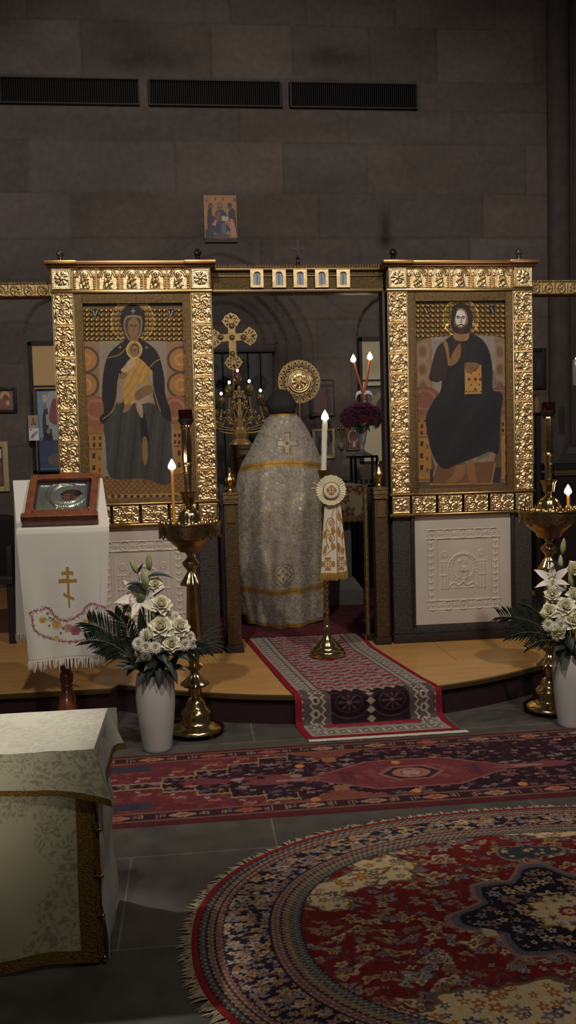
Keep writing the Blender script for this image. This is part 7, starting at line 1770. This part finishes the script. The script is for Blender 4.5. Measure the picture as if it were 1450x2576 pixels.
# --- tall black stand, glass vase, dark red flowers, two crossed candles
def flower_stand():
    Y = 8.35; s = 1 / Sx(Y); o = onY(912, 1146, Y); x, zt = o[0], o[2]
    BL = mat('black_lacquer', S(26, 24, 26), .35)
    t = thing('plant_stand', 'tall square black stand carrying the vase of dark red flowers', 'stand', (x, Y, PT + .008))
    MB().box((x - 36 * s, Y - .13, zt - .022), (x + 34 * s, Y + .13, zt), .005).build('top', BL, t)
    for a in (-24, 32):
        for d in (-.11, .11): MB().box((x + a * s - .012, Y + d - .012, PT + .008), (x + a * s + .012, Y + d + .012, zt - .022), .003).build('leg', BL, t)
    MB().box((x - 26 * s, Y - .12, zt - .30), (x + 34 * s, Y + .12, zt - .28), .003).build('shelf', BL, t)
    v = thing('glass_vase', 'footed clear glass vase of dark red flowers on the black stand', 'vase', (x, Y, zt))
    MB().lathe([(h * s, zt + z * s) for z, h in [(0, 26), (2, 26), (5, 20), (9, 11), (14, 6), (20, 5), (26, 7), (40, 10), (60, 14), (80, 17), (80, 16), (60, 12.5), (40, 8.5), (30, 4), (29, .5)]], (x, Y, 0), 36).build('glass', mat('vase_glass', (.82, .86, .88, 1), .05, trans=.85, spec=.8), v)
    DR = mat('burgundy_petal', S(92, 20, 50), .65, var=.3, vscale=60, sheen=.2)
    random.seed(5); zc = zt + 104 * s; n = 0
    where = ['front centre', 'front left', 'front right', 'far left', 'far right', 'upper left', 'upper right', 'top', 'top left', 'top right', 'lower left', 'lower right', 'left shoulder', 'right shoulder', 'middle', 'back']
    pos = [(0, -6), (-22, -10), (22, -10), (-46, -8), (46, -10), (-28, 10), (28, 10), (0, 16), (-14, 18), (14, 18), (-36, -18), (38, -20), (-40, 4), (42, 4), (8, 2), (-8, 20)]
    for w, (a, b) in zip(where, pos):
        d = (a / 40, -.6, .3 + b / 40); p = (x + a * s, Y - .10 + abs(a) * .0018 + (.12 if w == 'back' else 0), zc + b * s)
        flower('mum', p, d, .145, 'dark red flower at the %s of the posy in the glass vase' % w, 'dark red posy', (x + random.uniform(-.02, .02), Y, zt + 55 * s), NM='red_carnation', PM=DR, EM=DR)
    for k, (a, b, lb) in enumerate([(-34, -34, 'left'), (36, -36, 'right'), (-6, -44, 'front'), (14, -46, 'front right'), (-20, -46, 'front left')]):
        leaf_thing('leaf', (x, Y - .05, zt + 70 * s), (x + a * s, Y - .14, zc + b * s), .05, .03, 'dark leaf under the red posy, %s' % lb, 'leaves under the red posy', LEAF_D)
    # white bow holding two crossed tapers
    q = onY(916, 993, Y - .08); b = thing('ribbon_bow', 'white ribbon bow at the foot of the crossed tapers', 'bow', tuple(q))
    WR = mat('white_satin', S(214, 216, 222), .5)
    for sg in (-1, 1):
        m = MB(); pts = [q, q + np.array([sg * 8 * s, -.01, 6 * s]), q + np.array([sg * 18 * s, -.01, 2 * s]), q + np.array([sg * 22 * s, -.015, -9 * s])]
        A = [p + np.array([0, 0, 5 * s]) for p in pts]; B = [p - np.array([0, .01, 4 * s]) for p in pts]; m.strip(spline(A, 5, False), spline(B, 5, False)); m.build('loop', WR, b)
    MB().ball(tuple(q), (6 * s, .012, 5 * s), 14, 10).build('knot', WR, b)
    MB().lathe([(5 * s, -14 * s), (7 * s, -6 * s), (6 * s, 0)], tuple(q), 16).build('holder', mat('ochre_wrap', S(150, 112, 60), .6), b)
    f0 = onY(916, 990, Y - .09)
    for tx, ty, lb, dy in ((890, 912, 'lit orange taper leaning left out of the white bow', -.105), (931, 906, 'lit orange taper leaning right out of the white bow', -.075)):
        candle('taper_candle', (f0[0] + (tx - 911) * s * .12, Y + dy, f0[2]), onY(tx, ty, Y + dy), 3.0 * s, mat('orange_wax', S(190, 104, 58), .5, subs=.1), lb, 'crossed tapers', fl=.066)
    p0, p1 = onY(920, 985, Y - .06), onY(927, 935, Y - .05); MB
    st = MB().tube([tuple(p0), tuple(p1)], 2.4 * s, 12).build('taper_candle', mat('orange_wax'), at=tuple(p0)); tag(st, 'short unlit orange taper just behind the right lit taper', 'candle')
flower_stand()
r = thing('radiator', 'dark ribbed radiator low against the back wall right of the altar', 'radiator', (onY(935, 1480, 9.2)[0], 9.25, PT + .008))
xa, xb = onY(862, 1300, 9.2)[0], onY(1010, 1300, 9.2)[0]; zt_ = onY(900, 1208, 9.2)[2]
m = MB(); 
k = xa
m.box((xa, 9.22, PT + .008), (xb, 9.32, zt_ - .02)); m.build('core', mat('radiator_black', S(26, 24, 27), .45), r)
while k < xb: MB().box((k, 9.18, .3), (k + .035, 9.34, zt_), .008).build('rib', mat('radiator_black'), r); k += .055
# --- pictures
def picture(name, label, px, Y, fw, fc, paint, cat='icon', group=None, th=.035, metal=0.0, base=(90, 70, 50), mount=None):
    a = onY(px[0], px[1], Y); b = onY(px[2], px[3], Y); x0, x1, z1, z0 = a[0], b[0], a[2], b[2]
    t = thing(name, label, cat, ((x0 + x1) / 2, Y + th, z0), group)
    if fw > 0:
        fm = mat('frame_%d_%d_%d' % fc, S(*fc), .5, metal, var=.15, vscale=30)
        for bx in ((x0, x0 + fw, z0, z1), (x1 - fw, x1, z0, z1), (x0 + fw, x1 - fw, z1 - fw, z1), (x0 + fw, x1 - fw, z0, z0 + fw)): MB().box((bx[0], Y, bx[2]), (bx[1], Y + th, bx[3]), .004).build('frame_rail', fm, t)
    n = max(40, int((x1 - x0) / .005)); m_ = max(40, int((z1 - z0) / .005))
    U, V = np.meshgrid(np.linspace(0, 1, n), np.linspace(0, 1, m_)); U = U.ravel(); V = V.ravel()
    X = px[0] + U * (px[2] - px[0]); Yp = px[3] + V * (px[1] - px[3])
    C = Canvas(X, Yp, base, E_B); paint(C); g_ = C.C[:, :3].mean(1, keepdims=True); C.C[:, :3] = C.C[:, :3] * .72 + g_ * .28
    e = fw * .6
    mesh_np('painting', np.stack([x0 + e + (x1 - x0 - 2 * e) * U, np.full(U.size, Y + (.012 if fw else -.0005)), z0 + e + (z1 - z0 - 2 * e) * V], 1), grid_faces(n, m_), vcmat('picture_paint', rough=.55, var=.08, spec=.3), t, col=C.mott(.12, 5, 3).out())
    MB().box((x0 + e * .9, Y + (.014 if fw else .0008), z0 + e * .9), (x1 - e * .9, Y + th, z1 - e * .9)).build('backing', DARKWOOD, t)
    return t
def p_three(c):
    c.rect(512, 490, 598, 610, (112, 78, 42)); c.mask(c.X < 516, (122, 78, 58)); c.ell(556, 540, 34, 60, (118, 84, 40), a=.6)
    for q in ((519, 504), (593, 504), (543, 500), (563, 500)): c.ell(q[0], q[1], 3, 4, (84, 52, 26))
    c.poly([(520, 585), (521, 540), (524, 524), (533, 521), (533, 540), (542, 548), (545, 580), (534, 600), (518, 605)], (56, 38, 44), 3); c.ell(530, 518, 6, 7, (62, 40, 34)); c.ell(531, 519, 3, 4, (96, 64, 48))
    c.poly([(541, 535), (552, 527), (560, 527), (569, 535), (572, 548), (566, 560), (580, 575), (572, 592), (556, 596), (544, 585), (538, 568), (545, 556)], (44, 44, 66), 3); c.poly([(540, 548), (552, 528), (556, 548), (548, 560), (536, 556)], (84, 58, 48), 3)
    c.ell(554, 517, 6.5, 8, (66, 44, 34)); c.ell(554, 516, 4, 5, (110, 80, 60)); c.poly([(558, 543), (577, 545), (576, 556), (558, 555)], (140, 112, 92)); c.poly([(557, 565), (566, 560), (570, 580), (558, 590)], (74, 66, 84), 3)
    c.poly([(578, 530), (586, 524), (594, 530), (596, 560), (597, 592), (590, 576), (580, 560), (575, 545)], (48, 42, 48), 3); c.ell(580, 517, 6, 8, (64, 44, 36)); c.poly([(580, 548), (588, 552), (594, 575), (596, 592), (584, 598), (578, 570)], (128, 84, 66))
    c.poly([(531, 566), (545, 552), (541, 568)], (140, 84, 60)); c.poly([(514, 578), (536, 572), (536, 602), (514, 604)], (44, 46, 58)); c.poly([(560, 590), (576, 580), (574, 592), (566, 594)], (110, 96, 64)); c.poly([(536, 582), (548, 592), (538, 594)], (122, 96, 88))
    c.rect(512, 598, 600, 610, (40, 34, 36)); c.ell(556, 594, 22, 8, (70, 54, 56))
E_keep = E_B
E_B = .30
picture('wall_icon', 'small golden icon of three figures hung high on the stone wall', (512, 491, 598, 609), WY - .036, 0, (0, 0, 0), p_three, th=.018)
E_B = .40
def p_red(c):
    c.rect(-30, 975, 45, 1040, (96, 70, 64)); c.ell(14, 996, 15, 16, (150, 118, 72)); c.poly([(2, 1005), (14, 990), (28, 1002), (34, 1030), (-10, 1030)], (110, 60, 56), 3); c.ell(15, 998, 6, 8, (88, 58, 44)); c.ell(22, 1015, 6, 7, (150, 118, 90)); c.mask(c.X > 37, (120, 80, 66))
picture('wall_icon', 'black-framed reddish icon at the left edge, beside the window', (-34, 975, 43, 1038), WY - .03, .035, (34, 28, 28), p_red, th=.03)
def p_cream(c):
    c.mask(c.X > -99, (60, 44, 40)); c.poly([(-30, 1225), (-30, 1150), (-6, 1128), (6, 1136), (12, 1160), (12, 1225)], (70, 50, 46)); c.rect(4, 1125, 10, 1150, (150, 146, 138)); c.ell(0, 1168, 8, 12, (110, 70, 52)); c.poly([(-12, 1180), (6, 1176), (12, 1222), (-14, 1222)], (90, 60, 44))
picture('wall_icon', 'icon in a wide cream frame at the left edge, above the lectern', (-42, 1112, 24, 1236), WY - .035, .055, (196, 176, 128), p_cream, th=.035)
def p_blue(c):
    c.mask(c.Y > 0, (62, 76, 96)); c.mask((c.Y < 1100), (84, 108, 132)); c.ell(142, 1030, 26, 60, (150, 140, 120), a=.5); c.ell(112, 997, 8, 12, (130, 116, 84)); c.ell(112, 1000, 6, 9, (150, 146, 130), r0=.5)
    c.poly([(104, 1100), (103, 1050), (108, 1030), (112, 1018), (119, 1026), (122, 1048), (118, 1088)], (44, 46, 54), 3); c.ell(112, 1022, 5, 6, (110, 90, 70)); c.poly([(124, 1060), (130, 1018), (140, 1000), (150, 1005), (165, 1030), (165, 1068)], (110, 52, 52), 3); c.rect(114, 1040, 122, 1068, (120, 118, 112))
    c.rect(122, 1068, 170, 1106, (112, 122, 128)); c.poly([(100, 1110), (112, 1080), (130, 1078), (132, 1110)], (40, 34, 38)); c.ell(120, 1084, 6, 7, (110, 90, 74))
    c.mask(c.Y > 1108, (40, 52, 84)); c.ell(145, 1158, 32, 17, (84, 66, 62)); c.ell(150, 1128, 22, 10, (66, 56, 62)); c.mask((c.Y > 1178), (56, 74, 104))
picture('tall_icon', 'tall blue painted icon hung before the left window, partly behind the gilded screen', (86, 978, 172, 1186), WY - .04, .022, (32, 28, 32), p_blue, th=.035)
def p_card1(c):
    c.mask(c.X > 0, (124, 96, 66)); c.poly([(76, 1078), (80, 1060), (84, 1050), (88, 1060), (94, 1078)], (70, 74, 76), 2); c.ell(84, 1054, 3, 4, (96, 66, 48)); c.rect(76, 1070, 92, 1078, (120, 110, 96))
def p_card2(c):
    c.mask(c.X > 0, (226, 220, 204)); c.poly([(76, 1098), (84, 1090), (94, 1084), (96, 1087), (88, 1096), (80, 1104)], (60, 56, 64)); c.ell(83, 1086, 5, 5, (96, 92, 104)); c.ell(78, 1081, 3, 3, (70, 64, 66)); c.ell(92, 1102, 5, 3, (130, 120, 110)); c.poly([(74, 1102), (84, 1104), (96, 1106), (76, 1107)], (90, 84, 84))
E_B = .34
picture('icon_card', 'small tan icon card, upper of two, at the foot of the left window', (70, 1045, 98, 1077), WY - .05, 0, (0, 0, 0), p_card1, th=.05, group='icon cards')
E_B = .13  # lifts the whole card's colours, standing in for glare on it
picture('icon_card', 'small bright white icon card, lower of two, at the foot of the left window', (72, 1077.5, 99, 1108), WY - .05, 0, (0, 0, 0), p_card2, th=.05, group='icon cards')
E_B = .46
def p_dim(c):
    c.mask(c.X > 0, (72, 56, 54)); c.rect(806, 966, 840, 974, (52, 40, 40)); c.poly([(806, 1040), (806, 1000), (814, 985), (826, 990), (834, 1010), (836, 1040)], (84, 50, 46), 3); c.ell(826, 985, 7, 9, (58, 42, 40)); c.rect(782, 1004, 788, 1044, (40, 32, 34)); c.poly([(822, 1040), (824, 990), (834, 1000), (838, 1040)], (58, 42, 46))
picture('wall_icon', 'dim reddish icon on the back wall, half hidden by the round gilded disc', (780, 955, 843, 1046), WY - .03, .012, (58, 46, 46), p_dim, th=.03)
def p_e(c): c.mask(c.X > 0, (78, 70, 72)); c.poly([(796, 1150), (798, 1110), (806, 1086), (814, 1100), (818, 1150)], (52, 42, 46), 3); c.rect(820, 1092, 838, 1146, (66, 60, 66)); c.ell(806, 1092, 5, 7, (96, 70, 56))
picture('wall_icon', 'icon in a pale cream frame on the back wall behind the white candle', (786, 1079, 844, 1153), WY - .03, .03, (178, 156, 112), p_e, th=.03)
def p_f(c):
    c.mask(c.X > 0, (66, 48, 38)); c.ell(890, 1098, 15, 20, (150, 112, 66), r0=.82); c.poly([(882, 1126), (884, 1106), (890, 1092), (896, 1106), (900, 1126)], (104, 48, 44), 2); c.ell(890, 1091, 5, 6, (52, 36, 32)); c.rect(889, 1112, 896, 1126, (150, 130, 110))
picture('wall_icon', 'small icon with a gilt edge on the back wall beside the glass vase', (872, 1078, 906, 1132), WY - .03, .014, (122, 92, 56), p_f, th=.03, metal=.3)
def p_g(c):
    c.mask(c.X > 0, (84, 72, 60)); c.mask(c.Y < 976, (50, 42, 40)); c.ell(976, 1024, 44, 46, (116, 96, 70)); c.ell(978, 1030, 34, 36, (52, 46, 48)); c.poly([(952, 1056), (962, 1018), (985, 1010), (1000, 1056)], (100, 70, 54), 2)
picture('wall_painting', 'dark painting with a pale brown arch below the right window', (922, 970, 1010, 1062), WY - .035, .012, (44, 36, 36), p_g, 'painting', th=.035)
def p_k(c): c.mask(c.X > 0, (40, 34, 36)); c.ell(1358, 920, 8, 20, (52, 44, 44))
picture('wall_icon', 'very dark framed icon on the wall just right of the right gilded screen', (1330, 876, 1376, 978), WY - .03, .04, (36, 30, 30), p_k, th=.03)
# wall cross with pendant lamp, candle by the jamb
q = onY(858, 1080, WY - .02); t = thing('wall_cross', 'tiny gilt cross with hanging glass on the back wall left of the glass vase', 'cross', tuple(q)); s = 1 / Sx(WY)
m = MB(); m.tube([(q[0], q[1], q[2] - 9 * s), (q[0], q[1], q[2] + 8 * s)], .008, 8); m.tube([(q[0] - 6 * s, q[1], q[2] + 2 * s), (q[0] + 6 * s, q[1], q[2] + 2 * s)], .008, 8)
for a, b in ((-6, 2), (6, 2), (0, 8)): m.ball((q[0] + a * s, q[1], q[2] + b * s), .013, 8, 6)
m.build('cross', GOLD_L, t); MB().tube([(q[0], q[1], q[2] - 9 * s), (q[0], q[1], q[2] - 34 * s)], .003, 6).build('chain', DG, t); MB().lathe([(.012, 0), (.03, .03), (.034, .07), (.028, .07), (.01, .01)], (q[0], q[1] - .02, q[2] - 50 * s), 16).build('glass', mat('grey_glass', (.6, .6, .62, 1), .1, trans=.6), t)
Yc = 7.6; q0, q1 = onY(978, 1062, Yc), onY(977.5, 1036, Yc)
tag(MB().tube([tuple(q0), tuple(q1)], .011, 14).build('white_candle', WAX_W, at=tuple(q0)), 'short unlit white candle seen at the left edge of the right screen', 'candle')
t = thing('candle_bracket', 'slim dark bracket stand holding the short unlit white candle', 'stand', (q0[0], Yc, PT + .008)); MB().lathe([(.11, PT + .008), (.10, PT + .03), (.014, PT + .06), (.014, q0[2] - .02), (.03, q0[2] - .01), (.03, q0[2])], (q0[0], Yc, 0), 20).build('post', DARKWOOD, t)
# ------------------------------------------------------------------ far right and far left furniture
Yt = 7.3; a = onY(1396, 1168, Yt); xa = a[0]; zt2 = a[2]
t = thing('side_table', 'dark cloth-covered table with a tan fringe behind the right brass stand', 'table', (xa + .5, Yt + .3, PT)); 
MB().box((xa, Yt, PT), (xa + 1.2, Yt + .6, zt2 - .09)).build('cabinet', mat('dark_table', S(40, 32, 32), .7), t)
MB().box((xa - .01, Yt - .012, zt2 - .06), (xa + 1.21, Yt + .61, zt2), .006).build('cloth', mat('dark_green_cloth', S(40, 42, 42), .9), t)
MB().box((xa - .012, Yt - .016, zt2 - .10), (xa + 1.21, Yt - .004, zt2 - .055), .003).build('fringe', mat('tan_fringe', S(104, 82, 56), .9, var=.2), t)
E_B = .14
q = onY(1428, 1166, Yt + .12); t = thing('leaning_icon', 'dark icon leaning back on the table at the right edge', 'icon', (q[0], Yt + .12, zt2))
e2 = Vector((.30, .22, .5)).normalized(); ex = Vector((.96, -.2, 0)).normalized(); o_ = Vector((onY(1404, 1166, Yt + .12)[0], Yt + .12, zt2 + .004))
def qb(u0, u1, v0, v1, n0, n1): 
    b = MB().box((u0, v0, n0), (u1, v1, n1)); nn = ex.cross(e2).normalized(); return MB().add([tuple(o_ + ex * p[0] + e2 * p[1] + nn * p[2]) for p in b.V], b.F)
qb(0, .3, 0, .21, -.02, 0).build('board', mat('dark_panel', S(40, 34, 38), .5, var=.3), t); qb(.04, .22, .10, .17, 0, .003).build('painted_head', mat('dim_paint', S(86, 66, 64), .6), t)
qb(.17, .23, .0, .06, .0, .012).build('white_label', mat('pale_card', S(170, 170, 176), .6), t)
q = onY(1449, 905, 8.4); s = 1 / Sx(8.4); t = thing('hanging_lantern', 'small hanging glass lantern with a bright point at the right edge', 'lantern', tuple(q))
MB().lathe([(.012, -70 * s), (8 * s, -66 * s), (9 * s, -10 * s), (6 * s, 0), (5 * s, 0), (7 * s, -10 * s), (7 * s, -60 * s)], tuple(q), 20).build('glass', mat('grey_glass'), t); MB().ball((q[0], q[1] - .02, q[2] + .01), .012, 10, 8).build('light', mat('white_light'), t); MB().tube([(q[0], q[1], q[2]), (q[0], q[1], 4.6)], .0015, 6).build('chain', M_IRON, t)
Yw = 7.0; q0, q1 = onY(1347, 1038, Yw), onY(1344, 992, Yw)
t = thing('tall_stand', 'slim dark stand right of the right screen holding a thick brown candle', 'stand', (q0[0], Yw, PT)); MB().lathe([(.13, PT), (.12, PT + .03), (.03, PT + .08), (.025, q0[2] - .03), (.05, q0[2] - .01), (.05, q0[2])], (q0[0] + .02, Yw, 0), 24).build('post', mat('dark_table'), t)
tag(MB().lathe([(.026, 0), (.026, q1[2] - q0[2])], (q0[0] + .01, Yw, q0[2]), 20).build('brown_candle', mat('brown_wax', S(150, 112, 84), .5), at=(q0[0] + .01, Yw, q0[2])), 'thick unlit brown candle on the slim dark stand right of the screen', 'candle')
Yl = 6.5; a = onY(-60, 1590, Yl); b = onY(38, 1590, Yl); zt3 = onY(10, 1303, Yl)[2]
t = thing('dark_chair', 'dark high-backed chair behind the lectern at the left edge', 'chair', ((a[0] + b[0]) / 2, Yl + .2, PT))
DK = mat('ebony', S(34, 29, 30), .5)
m = MB(); n = 14; cxm = (a[0] + b[0]) / 2; hw = (b[0] - a[0]) / 2
poly = [(cxm - hw, PT + .5), (cxm + hw, PT + .5)] + [(cxm + hw * math.cos(k * PI / n), zt3 - .08 + .08 * math.sin(k * PI / n)) for k in range(n + 1)]
m.prism(poly, Yl + .40, Yl + .46); m.build('backrest', DK, t); MB().box((cxm - hw, Yl, PT + .44), (cxm + hw, Yl + .46, PT + .5), .01).build('seat', DK, t)
for u in (-1, 1):
    for y in (Yl + .02, Yl + .42): MB().box((cxm + u * (hw - .025) - .025, y, PT), (cxm + u * (hw - .025) + .025, y + .04, PT + .44)).build('leg', DK, t)
    MB().box((cxm + u * (hw - .02) - .02, Yl, PT + .5), (cxm + u * (hw - .02) + .02, Yl + .4, PT + .72), .006).build('arm', DK, t)
